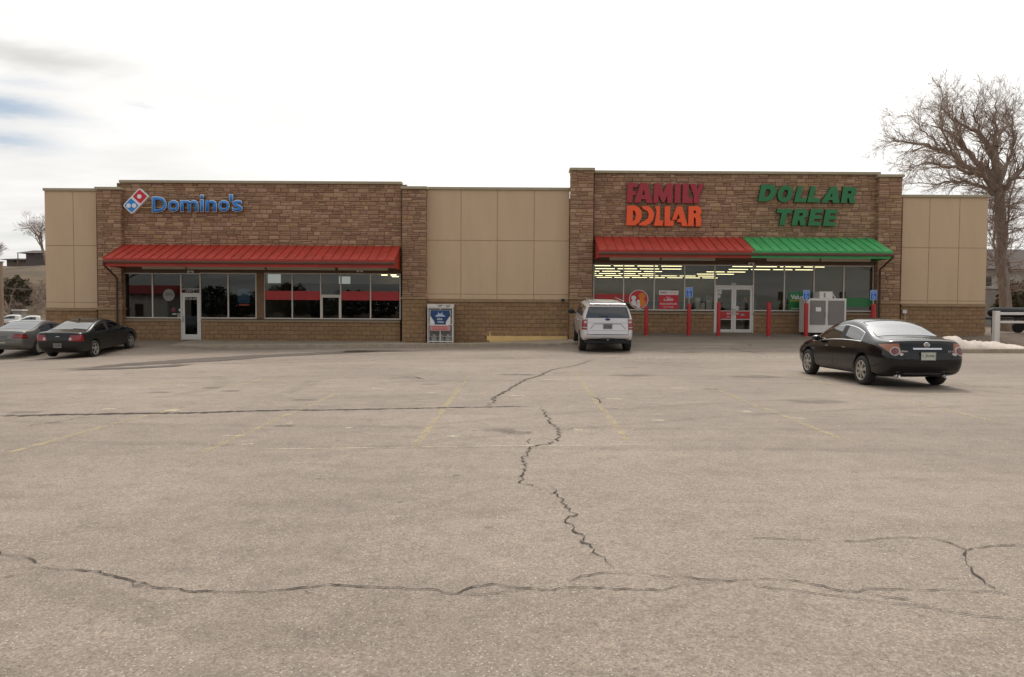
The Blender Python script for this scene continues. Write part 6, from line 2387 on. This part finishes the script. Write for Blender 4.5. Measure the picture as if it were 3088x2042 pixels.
def grow(b, p, d, length, r0, level, rnd, cfg):
    """one limb and everything that grows on it"""
    nseg = 5 if level <= 1 else 4 if level == 2 else 3
    pts, rad = [p.copy()], [r0]
    q, dd = p.copy(), d.normalized()
    for i in range(nseg):
        dd = (dd + V((rnd.gauss(0, cfg['bend']), rnd.gauss(0, cfg['bend']), rnd.gauss(0, cfg['bend']))) + V((0, 0, cfg['up']))).normalized()
        q = q + dd * (length / nseg)
        pts.append(q.copy())
        rad.append(r0 * (1 - (.62 if level < cfg['levels'] else .75) * (i + 1) / nseg))
    bb = b[0] if level <= cfg['wood'] else b[1]
    bb.tube(pts, rad, 7 if level == 0 else 5 if level == 1 else 4 if level == 2 else 3, cap=False)
    sprout(b, pts, rad, length, level, rnd, cfg)


def sprout(b, pts, rad, length, level, rnd, cfg):
    if level >= cfg['levels']:
        return
    n = cfg['n'][min(level, len(cfg['n']) - 1)]
    for k in range(n):
        t = rnd.uniform(cfg['t0'], 1.0) if k else 1.0
        f = t * (len(pts) - 1)
        i = min(int(f), len(pts) - 2)
        p = pts[i].lerp(pts[i + 1], f - i)
        r = rad[i] + (rad[i + 1] - rad[i]) * (f - i)
        ax = (pts[i + 1] - pts[i]).normalized()
        sp = cfg['spread'] * rnd.uniform(.6, 1.25) if k else .25
        d = (ax * cos(sp) + perp(ax, rnd) * sin(sp)).normalized()
        grow(b, p, d, length * cfg['ratio'] * rnd.uniform(.65, 1.2) * (1.15 - .35 * t), max(r * (.62 if k else .9), cfg['rmin']), level + 1, rnd, cfg)


def bare_tree(name, label, base, height, r0, seed, cfg, group=None, lean=(0, 0, 1)):
    rnd = random.Random(seed)
    wood, twigs = MB(), MB()
    grow((wood, twigs), V((0, 0, -.1)), V(lean), height * .42, r0, 0, rnd, cfg)
    t = thing(name, label, 'tree', base, 0, group)
    wood.build('trunk', 'bark', t, smooth=True)
    twigs.build('crown', 'twig', t)
    return t


# big cottonwood at the right, its limbs set out after the photograph
TY = 45.0
tz = zisl(29, 44)
tb_ = W(3040, 940, TY)
big = thing('bare_tree', 'large bare cottonwood behind the right end of the building', 'tree', (tb_.x, TY, tz))
zt7 = lambda u, v, dy=0.0: W(2588 + u / 3.136, 200 + v / 3.136, TY + dy) - V((tb_.x, TY, tz))
wood, twigs = MB(), MB()
rnd = random.Random(4)
trunk = [V((0, 0, -.2)), W(3030, 880, TY) - V((tb_.x, TY, tz)), W(3022, 800, TY) - V((tb_.x, TY, tz)), W(3022, 715, TY) - V((tb_.x, TY, tz)), zt7(1345, 1400), zt7(1335, 1200), zt7(1320, 1080)]
wood.tube(trunk, [.40, .31, .27, .27, .30, .29, .21], 10, cap=False)
limbs = [
    ([(1420, 2060, .6), (1395, 1800, .7), (1400, 1500, .8), (1430, 1300, .9), (1470, 1100, 1.0), (1490, 900, 1.1)], .13),
    ([(1330, 2000, -.5), (1290, 1750, -.6), (1285, 1500, -.6), (1270, 1350, -.5), (1230, 1230, -.4)], .10),
    ([(1320, 1130, 0), (1250, 1030, .3), (1130, 900, .6), (1010, 770, .9), (900, 690, 1.2), (760, 600, 1.4), (640, 560, 1.4)], .26),
    ([(1310, 1150, 0), (1180, 1060, -.4), (1000, 940, -.9), (880, 840, -1.2), (700, 770, -1.5), (520, 735, -1.7), (330, 720, -1.8), (200, 705, -1.9)], .25),
    ([(1325, 1100, 0), (1270, 900, .4), (1210, 740, .7), (1150, 640, .8), (1010, 570, 1.0), (850, 480, 1.2), (760, 400, 1.3)], .24),
    ([(1325, 1080, 0), (1320, 900, -.5), (1300, 760, -.7), (1295, 600, -.9), (1290, 460, -1.0), (1310, 330, -1.0)], .2),
    ([(1340, 1090, 0), (1400, 950, .5), (1450, 820, .8), (1475, 680, 1.0), (1450, 520, 1.2), (1400, 420, 1.3)], .2),
    ([(1345, 1200, 0), (1440, 1090, -.5), (1560, 960, -.9), (1680, 800, -1.3), (1760, 640, -1.5)], .22),
    ([(1310, 1220, 0), (1180, 1150, .8), (1000, 1090, 1.4), (830, 1090, 1.8), (680, 1120, 2.0), (540, 1100, 2.2)], .17),
    ([(1300, 1180, 0), (1150, 1020, -1.2), (960, 980, -2.0), (760, 940, -2.6), (560, 900, -3.0), (400, 960, -3.3)], .17),
    ([(1310, 760, -.7), (1370, 600, -.2), (1420, 500, .4), (1460, 400, .9)], .12),
    ([(1210, 740, .7), (1130, 560, .2), (1090, 450, 0), (1140, 350, -.2)], .12),
    ([(1010, 770, .9), (920, 600, .4), (880, 450, .2), (900, 330, 0)], .11),
    ([(880, 840, -1.2), (800, 680, -1.6), (740, 480, -1.8), (735, 200, -2.0)], .09),
    ([(700, 770, -1.5), (600, 650, -1.1), (500, 560, -.8), (400, 470, -.6)], .08),
]
cfg = dict(bend=.18, up=.03, levels=4, wood=1, n=(0, 6, 7, 6), t0=.12, spread=.72, ratio=.5, rmin=.0065)
for pts, r0 in limbs:
    P_ = [zt7(u_ + max(0, 950 - u_) * .17, v_, w_) for u_, v_, w_ in pts]
    # densify
    Q = []
    for a, c in zip(P_, P_[1:]):
        for k in range(3):
            Q.append(a.lerp(c, k / 3) + V((rnd.gauss(0, .05), rnd.gauss(0, .08), rnd.gauss(0, .05))))
    Q.append(P_[-1])
    rad = [r0 * .8 * (1 - .85 * i / (len(Q) - 1)) for i in range(len(Q))]
    wood.tube(Q, rad, 6, cap=False)
    L = sum((b_ - a).length for a, b_ in zip(Q, Q[1:]))
    nb = int(12 + L * 3.2)
    for k in range(nb):
        t = rnd.uniform(.15, 1.0) if k > 1 else 1.0
        f = t * (len(Q) - 1)
        i = min(int(f), len(Q) - 2)
        p = Q[i].lerp(Q[i + 1], f - i)
        r = rad[i] + (rad[i + 1] - rad[i]) * (f - i)
        ax = (Q[i + 1] - Q[i]).normalized()
        sp = rnd.uniform(.35, 1.0)
        d = (ax * cos(sp) + perp(ax, rnd) * sin(sp) + V((0, 0, .15))).normalized()
        grow((wood, twigs), p, d, rnd.uniform(.9, 1.9) * (1.2 - .4 * t), max(.014, r * .36), 2, rnd, cfg)
# suckers and low twigs on the trunk
for k in range(110):
    t = rnd.uniform(.15, .98)
    f = t * (len(trunk) - 1)
    i = min(int(f), len(trunk) - 2)
    p = trunk[i].lerp(trunk[i + 1], f - i)
    a = rnd.uniform(0, 2 * pi)
    grow((wood, twigs), p, V((cos(a), sin(a), rnd.uniform(-.3, .5))), rnd.uniform(.8, 2.2), .03, 2, rnd, cfg)
wood.build('trunk', 'bark', big, smooth=True)
twigs.build('crown', 'twig', big)

# white house, shrub, tank trailer and fence at the right edge
MT['siding'] = mat('white_siding', lc(176, 172, 164, 1.0), 0.8, var=0.06, vscale=2)
MT['siding_grey'] = mat('grey_siding', lc(138, 134, 128, 1.0), 0.85, var=0.1, vscale=2)
MT['shingle'] = mat('dark_shingle', lc(76, 66, 62), 0.9, var=0.2, vscale=4)
MT['window_dark'] = mat('house_window', lc(60, 48, 40), 0.2)
HY = 64.0
hx0 = W(2940, 860, HY).x
hz_ = lambda py: W(3010, py, HY).z
hs = thing('house', 'white sided house with dark roof seen past the cottonwood', 'building', (hx0 + 6, HY, .3))
hs.location = (0, 0, 0)
MB().box(hx0, hx0 + 12, HY, HY + 8, -.3, hz_(874)).build('wall', 'siding_grey', hs)
uw = MB().box(hx0 - .05, hx0 + 12.05, HY - .06, HY + 8.05, hz_(872), hz_(812)).build('wall', 'siding', hs)
b = MB()
zr0, zr1 = hz_(812), hz_(740)
b.v = [(hx0 - .5, HY - .6, zr0), (hx0 + 12.5, HY - .6, zr0), (hx0 + 12.5, HY + 8.6, zr0), (hx0 - .5, HY + 8.6, zr0), (hx0 - .3, HY + 4, zr1), (hx0 + 12.3, HY + 4, zr1)]
for f in ((0, 1, 5, 4), (2, 3, 4, 5), (3, 0, 4), (1, 2, 5), (3, 2, 1, 0)):
    b.face(f)
b.build('roof', 'shingle', hs)
wnx = W(2981, 850, HY).x
w_ = MB().box(wnx - .25, wnx + .2, HY - .10, HY - .062, hz_(864), hz_(835)).build('window', 'window_dark', hs)
MB().box(wnx - .33, wnx + .28, HY - .12, HY - .062, hz_(867), hz_(864.2)).build('sill', 'white', w_)
dxw = W(3011, 850, HY).x
MB().tube([(dxw, HY - .1, hz_(872)), (dxw, HY - .1, hz_(812))], .05, 6).build('downspout', 'downspout', hs)


def leaf_cloud(n, rx, ry, rz, seed, size, shape='cone'):
    r = random.Random(seed)
    b = MB()
    while len(b.v) < n * 4:
        if shape == 'cone':
            h = r.random() ** .8
            rad = (1 - h) ** .8 * (.75 + .25 * sin(h * 23)) * math.sqrt(r.uniform(.25, 1))
            a = r.uniform(0, 2 * pi)
            p = V((cos(a) * rad * rx, sin(a) * rad * ry, h * rz))
        else:
            p = V((r.gauss(0, 1), r.gauss(0, 1), r.gauss(0, 1))).normalized() * r.uniform(.55, 1.0) ** .6
            p *= .8 + .25 * sin(p.x * 7 + seed) * sin(p.y * 6) + .1 * sin(p.z * 11)
            p = V((p.x * rx, p.y * ry, (p.z * .5 + .5) * rz))
        u = V((r.gauss(0, 1), r.gauss(0, 1), r.gauss(0, .7))).normalized()
        w = perp(u, r)
        s_ = size * r.uniform(.5, 1.3)
        nn = len(b.v)
        b.v += [tuple(p - u * s_), tuple(p - w * s_ * .35), tuple(p + u * s_), tuple(p + w * s_ * .35)]
        b.face((nn, nn + 1, nn + 2, nn + 3))
    return b


MT['evergreen'] = mat('evergreen_needles', lc(62, 64, 44, 0.8), 0.9, var=0.4, vscale=1.2)
MT['needles_dark'] = mat('juniper_needles', lc(84, 76, 56, 0.95), 0.9, var=0.4, vscale=1.2)


def shrub(name, label, loc, rx, ry, rz, seed, m, n, size, shape, group=None):
    t = thing(name, label, 'tree' if 'tree' in name else 'shrub', loc, 0, group)
    leaf_cloud(n, rx, ry, rz, seed, size, shape).build('crown', m, t)
    b = MB()
    b.tube([(0, 0, -.3), (.03, .02, rz * .3), (0, 0, rz * .75)], [.12 * rx, .09 * rx, .02], 6)
    b.build('trunk', 'bark', t)
    return t


p = W(3032, 900, 52)
shrub('juniper_shrub', 'dark juniper shrub at the foot of the white house', (p.x, 52, .5), 1.0, .9, 2.6, 3, 'needles_dark', 1600, .16, 'round')
p = W(3085, 900, 50)
shrub('juniper_shrub', 'wide dark juniper shrub at the right of the cottonwood', (p.x, 50, .5), 1.3, 1.2, 3.6, 5, 'needles_dark', 2600, .16, 'round')
# black tank trailer
ty_ = 40.0
tz0, tz1 = W(2990, 957, ty_).z, W(2990, 927, ty_).z
tx_ = W(2978, 940, ty_).x
tk = thing('tank_trailer', 'black horizontal tank trailer behind the white fence', 'trailer', (tx_, ty_, .5))
rr0_ = (tz1 - tz0) / 2
zc = (tz0 + tz1) / 2 - .5
b = MB()
b.lathe([(.001, 0), (rr0_ * .5, .05), (rr0_ * .85, .16), (rr0_, .32), (rr0_, 3.6), (rr0_ * .8, 3.8), (.001, 3.9)], 'x', (0, 0, zc), 20)
b.build('tank', 'black', tk, auto=40)
b = MB()
b.box(-.2, 3.6, -.3, -.22, zc - rr0_ - .12, zc - rr0_ - .02)
b.box(-.2, 3.6, .22, .3, zc - rr0_ - .12, zc - rr0_ - .02)
b.box(-.3, -.2, -.3, .3, zc - rr0_ - .12, zc - rr0_ - .02)
b.build('frame', 'black', tk)
b = MB()
b.tube([(.1, -.25, zc - rr0_ - .02), (.1, -.25, zisl(tx_, ty_) - .5)], .035, 6)
b.build('jack', 'black', tk)
for x in (2.0,):
    for sd in (-1, 1):
        b = MB()
        b.lathe([(.001, -.09), (.2, -.09), (.3, -.08), (.32, -.04), (.32, .04), (.3, .08), (.001, .09)], 'y', (x, .55 * sd, .32 + zisl(tx_ + 2, ty_) - .5), 20)
        b.build('wheel', 'rubber', tk, auto=50)
# white rail fence
fy = 33.0
fx = W(3004, 970, fy).x
fz0, fz1 = W(3004, 1013, fy).z, W(3004, 938, fy).z
fn = thing('rail_fence', 'white two-rail fence at the right end of the lot', 'fence', (fx, fy, fz0))
hF = fz1 - fz0
for k in range(4):
    x = k * 2.6
    zz_ = zisl(fx + x, fy) - fz0
    bev(MB().box(x - .11, x + .11, -.11, .11, zz_ - .3, hF).build('post', 'white', fn), .02)
for py0, py1 in ((942, 950), (968, 975)):
    z1, z0 = W(3040, py0, fy).z - fz0, W(3040, py1, fy).z - fz0
    for k in range(3):
        bev(MB().box(k * 2.6 + .1, k * 2.6 + 2.5, -.04, .04, z0, z1).build('rail', 'white', fn), .012)
# snow bank
MT['snow'] = mat('old_snow', lc(206, 192, 180, 1.0), 0.75, var=0.16, vscale=3.5, bump=0.8, bscale=7)
sp_ = random.Random(8)
ns_, nw_ = 60, 14
b = MB()
sx0, sx1_ = W(2810, 1020, 30.9).x, W(3110, 1040, 30.9).x
for i in range(ns_ + 1):
    t = i / ns_
    x = sx0 + (sx1_ - sx0) * t
    h = (.22 * math.exp(-((t - .18) / .15) ** 2) + .17 * sm(0, .14, t) * sm(1.0, .6, t) + .08 * sm(1.0, .85, t)) * (1 + .10 * sin(t * 31) + .06 * sin(t * 77))
    for j in range(nw_ + 1):
        s_ = j / nw_
        y = 30.42 + (1.15 + .25 * sin(t * 11)) * s_
        z = zisl(x, max(y, isl_front(x) + .0)) - .03 + max(0, h) * (sin(pi * s_) ** .8) + sp_.gauss(0, .012)
        b.v.append((x, y, z if 0 < j < nw_ else zisl(x, y) - .05))
for i in range(ns_):
    for j in range(nw_):
        a = i * (nw_ + 1) + j
        b.face((a, a + nw_ + 1, a + nw_ + 2, a + 1))
sn = b.build('snow_bank', 'snow', smooth=True)
tag(sn, 'dirty melting snow bank along the right-hand kerb', 'snow', kind='stuff')

# ------------------------------------------------------------------ hillside at the left
def on_ter(px, py, y0=60, y1=260):
    """first point of the terrain along the pixel's ray beyond y0"""
    d = ray(px, py)
    y = y0
    while y < y1:
        q = CAM + d * (y / d.y)
        if q.z <= zter(q.x, q.y):
            return V((q.x, q.y, zter(q.x, q.y)))
        y += .5
    return V((q.x, q.y, zter(q.x, q.y)))


MT['house_grey'] = mat('house_grey_wall', lc(104, 94, 92, 1.0), 0.9, var=0.1)
MT['house_tan'] = mat('house_tan_wall', lc(122, 106, 92, 1.0), 0.9, var=0.1)


def ridge_house(label, px0, px1, py_eave, py_base, py_top, Y, m, dep=8, overh=1.0):
    x0, x1 = W(px0, py_eave, Y).x, W(px1, py_eave, Y).x
    pm = (px0 + px1) / 2
    ze, zt, zb = W(pm, py_eave, Y).z, W(pm, py_top, Y).z, W(pm, py_base, Y).z
    t = thing('house', label, 'building', ((x0 + x1) / 2, Y, zb))
    w = (x1 - x0) / 2
    wl = MB().box(-w, w, 0, dep, -4, ze - zb).build('wall', m, t)
    b = MB()
    a, c, e, f = -w - overh * 2, w + overh, -overh, dep + overh
    b.v = [(a, e, ze - zb), (c, e, ze - zb), (c, f, ze - zb), (a, f, ze - zb), (a + 1.5, dep / 2, zt - zb), (c - 1.5, dep / 2, zt - zb)]
    for q in ((0, 1, 5, 4), (2, 3, 4, 5), (3, 0, 4), (1, 2, 5), (3, 2, 1, 0)):
        b.face(q)
    b.build('roof', 'shingle', t)
    for fx_ in (-.35, .3):
        wn = MB().box(w * fx_ - .9, w * fx_ + .9, -.08, -.01, (ze - zb) * .52, (ze - zb) * .88).build('window', 'window_dark', t)
        MB().box(w * fx_ - 1.0, w * fx_ + 1.0, -.12, -.01, (ze - zb) * .46, (ze - zb) * .515).build('sill', 'house_tan', wn)
    b = MB()
    b.tube([(a + .4, e + .3, -1), (a + .4, e + .3, ze - zb)], .12, 6)
    b.build('porch_post', 'house_tan', t)
    return t


ridge_house('dark roofed grey house on the ridge behind the left wing', 78, 200, 764, 792, 752, 196, 'house_grey')
ridge_house('low tan house with a flat dark roof on the ridge', 20, 72, 783, 798, 776, 204, 'house_tan', 9)
cfgR = dict(bend=.13, up=.05, levels=5, wood=2, n=(7, 6, 5, 4, 3), t0=.25, spread=.62, ratio=.60, rmin=.012)
tp = W(142, 800, 188)
bare_tree('bare_tree', 'rounded bare tree rising beside the ridge house', (tp.x, 188, zter(tp.x, 188)), 18, .45, 17, dict(cfgR, n=(9, 7, 6, 5, 3), spread=.78, up=.03, t0=.45))
tp = W(-26, 800, 170)
bare_tree('bare_tree', 'bare tree at the foot of the ridge beside the pale post', (tp.x, 170, zter(tp.x, 170)), 12.5, .34, 23, cfgR)
cfgS = dict(bend=.2, up=.03, levels=4, wood=1, n=(8, 6, 5, 4), t0=.1, spread=.8, ratio=.62, rmin=.014)
tp = W(28, 880, 128)
bare_tree('bare_tree', 'forked dark bare tree on the slope before the evergreen', (tp.x, 128, zter(tp.x, 128)), 13, .34, 5, dict(cfgS, n=(4, 5, 4, 3), spread=.6))
tp = W(50, 900, 138)
shrub('evergreen_tree', 'broad dark evergreen on the slope behind the white pickups', (tp.x, 138, zter(tp.x, 138) - .3), 2.6, 2.4, 7.0, 9, 'needles_dark', 3600, .30, 'round')
sproto = None
k = 0
for px, py, h in ((95, 905, 5), (118, 898, 5.5), (132, 915, 5), (78, 925, 4.5), (105, 925, 5), (20, 925, 5), (8, 905, 6), (60, 930, 4), (128, 870, 3.4), (100, 862, 3), (112, 880, 4), (88, 885, 4.5), (40, 935, 4), (125, 935, 4.5), (138, 890, 5), (30, 900, 5), (70, 905, 5), (55, 880, 4), (18, 880, 4), (84, 862, 3), (122, 852, 2.6), (64, 855, 2.6)):
    g_ = on_ter(px, py + 14, 112, 220)
    if sproto is None:
        sproto = bare_tree('bare_shrub', 'leafless brown brush on the hillside behind the pickups', g_, 5, .09, 41, cfgS, 'leafless brush on the hillside')
        sproto['category'] = 'shrub'
        c = sproto
    else:
        c = copy_tree(sproto)
    c.location = g_
    c.rotation_euler = (0, 0, rt_.uniform(0, 6.3))
    c.scale = (h / 5 * 1.2, h / 5 * 1.2, h / 5)
# shed, post, wires
sp0 = W(52, 960, 122)
sh_ = thing('shed', 'small pale flat-roofed shed behind the pickups', 'building', (sp0.x, 122, zter(sp0.x, 122)))
MB().box(-.7, .7, 0, 1.2, -.5, W(52, 938, 122).z - sh_.location.z).build('wall', 'siding_grey', sh_)
bev(MB().box(-.85, .85, -.2, 1.4, W(52, 937.5, 122).z - sh_.location.z, W(52, 934, 122).z - sh_.location.z).build('roof', 'white', sh_), .03)
pp = W(3, 985, 42)
po_ = thing('post', 'pale square wooden post at the left edge of the lot', 'post', (pp.x, 42, zlot(pp.x, 42)))
MT['post_wood'] = mat('weathered_post', lc(142, 124, 108), 0.9, var=0.2, vscale=2, stretch=(4, 4, .5))
bev(MB().box(-.11, .11, -.11, .11, -.3, W(3, 792, 42).z - po_.location.z).build('shaft', 'post_wood', po_), .015)
MB().box(-.14, .14, -.14, .14, W(3, 792, 42).z - po_.location.z + .001, W(3, 790, 42).z - po_.location.z + .03).build('cap', 'steel', po_)
a, c = W(-60, 862, 70), W(210, 874, 70)
b = MB()
b.tube([a.lerp(c, i / 8) - V((0, 0, .12 * sin(pi * i / 8))) for i in range(9)], .022, 5)
tag(b.build('overhead_wire', 'freezer_grey'), 'thin overhead wire crossing in front of the hillside', 'wire')

# ------------------------------------------------------------------ across the street behind the viewpoint (seen only in the glass)
MT['red_roof'] = mat('red_roof', lc(140, 44, 44), 0.7, var=0.1)
VH = lambda px, py, Yv: W(px, py, Yv)
Yb = -22.0
Yv = 2 * (FY + .06) - Yb
x0, x1 = VH(340, 900, Yv).x, VH(505, 900, Yv).x
ze, zt = VH(430, 886, Yv).z, VH(430, 858, Yv).z
hh_ = thing('house', 'white house with red roof mirrored in the pizza shop glass', 'building', ((x0 + x1) / 2, Yb, 0))
w = (x1 - x0) / 2
MB().box(-w, w, -7, 0, -.5, ze).build('wall', 'siding', hh_)
b = MB()
b.v = [(-w - .5, .5, ze), (w + .5, .5, ze), (w + .5, -7.5, ze), (-w - .5, -7.5, ze), (-w, -3.5, zt), (w, -3.5, zt)]
for q in ((0, 4, 5, 1), (2, 5, 4, 3), (3, 4, 0), (1, 5, 2), (0, 1, 2, 3)):
    b.face(q)
b.build('roof', 'red_roof', hh_)
dx_ = VH(420, 920, Yv).x - (x0 + x1) / 2
d_ = MB().box(dx_ - .5, dx_ + .5, .01, .06, -.1, 2.1).build('door', 'window_dark', hh_)
MB().box(dx_ + .35, dx_ + .42, .061, .1, .95, 1.05).build('handle', 'steel', d_)
ev0 = None
for i, (px, hgt, yy) in enumerate([(560, 9, -40), (640, 11, -46), (720, 8, -38), (800, 10, -50), (870, 12, -44), (960, 8, -40), (1060, 10, -48), (1150, 9, -42), (1240, 11, -52),
                                   (1880, 6, -46), (2130, 7, -48), (2420, 6, -50), (1400, 9, -50), (1560, 10, -46), (1690, 8, -42)]):
    Yv = 2 * (FY + .06) - yy
    p = W(px, 930, Yv)
    if ev0 is None:
        ev0 = shrub('evergreen_tree', 'dark evergreen across the street, mirrored in the shop glass', (p.x, yy, -.1), 3.6, 3.2, 10, 12, 'evergreen', 3000, .42, 'round', 'evergreens across the street')
        c = ev0
    else:
        c = copy_tree(ev0)
    c.location = (p.x, yy, -.1)
    c.rotation_euler = (0, 0, rt_.uniform(0, 6.3))
    c.scale = (1, 1, hgt / 10 * .5)
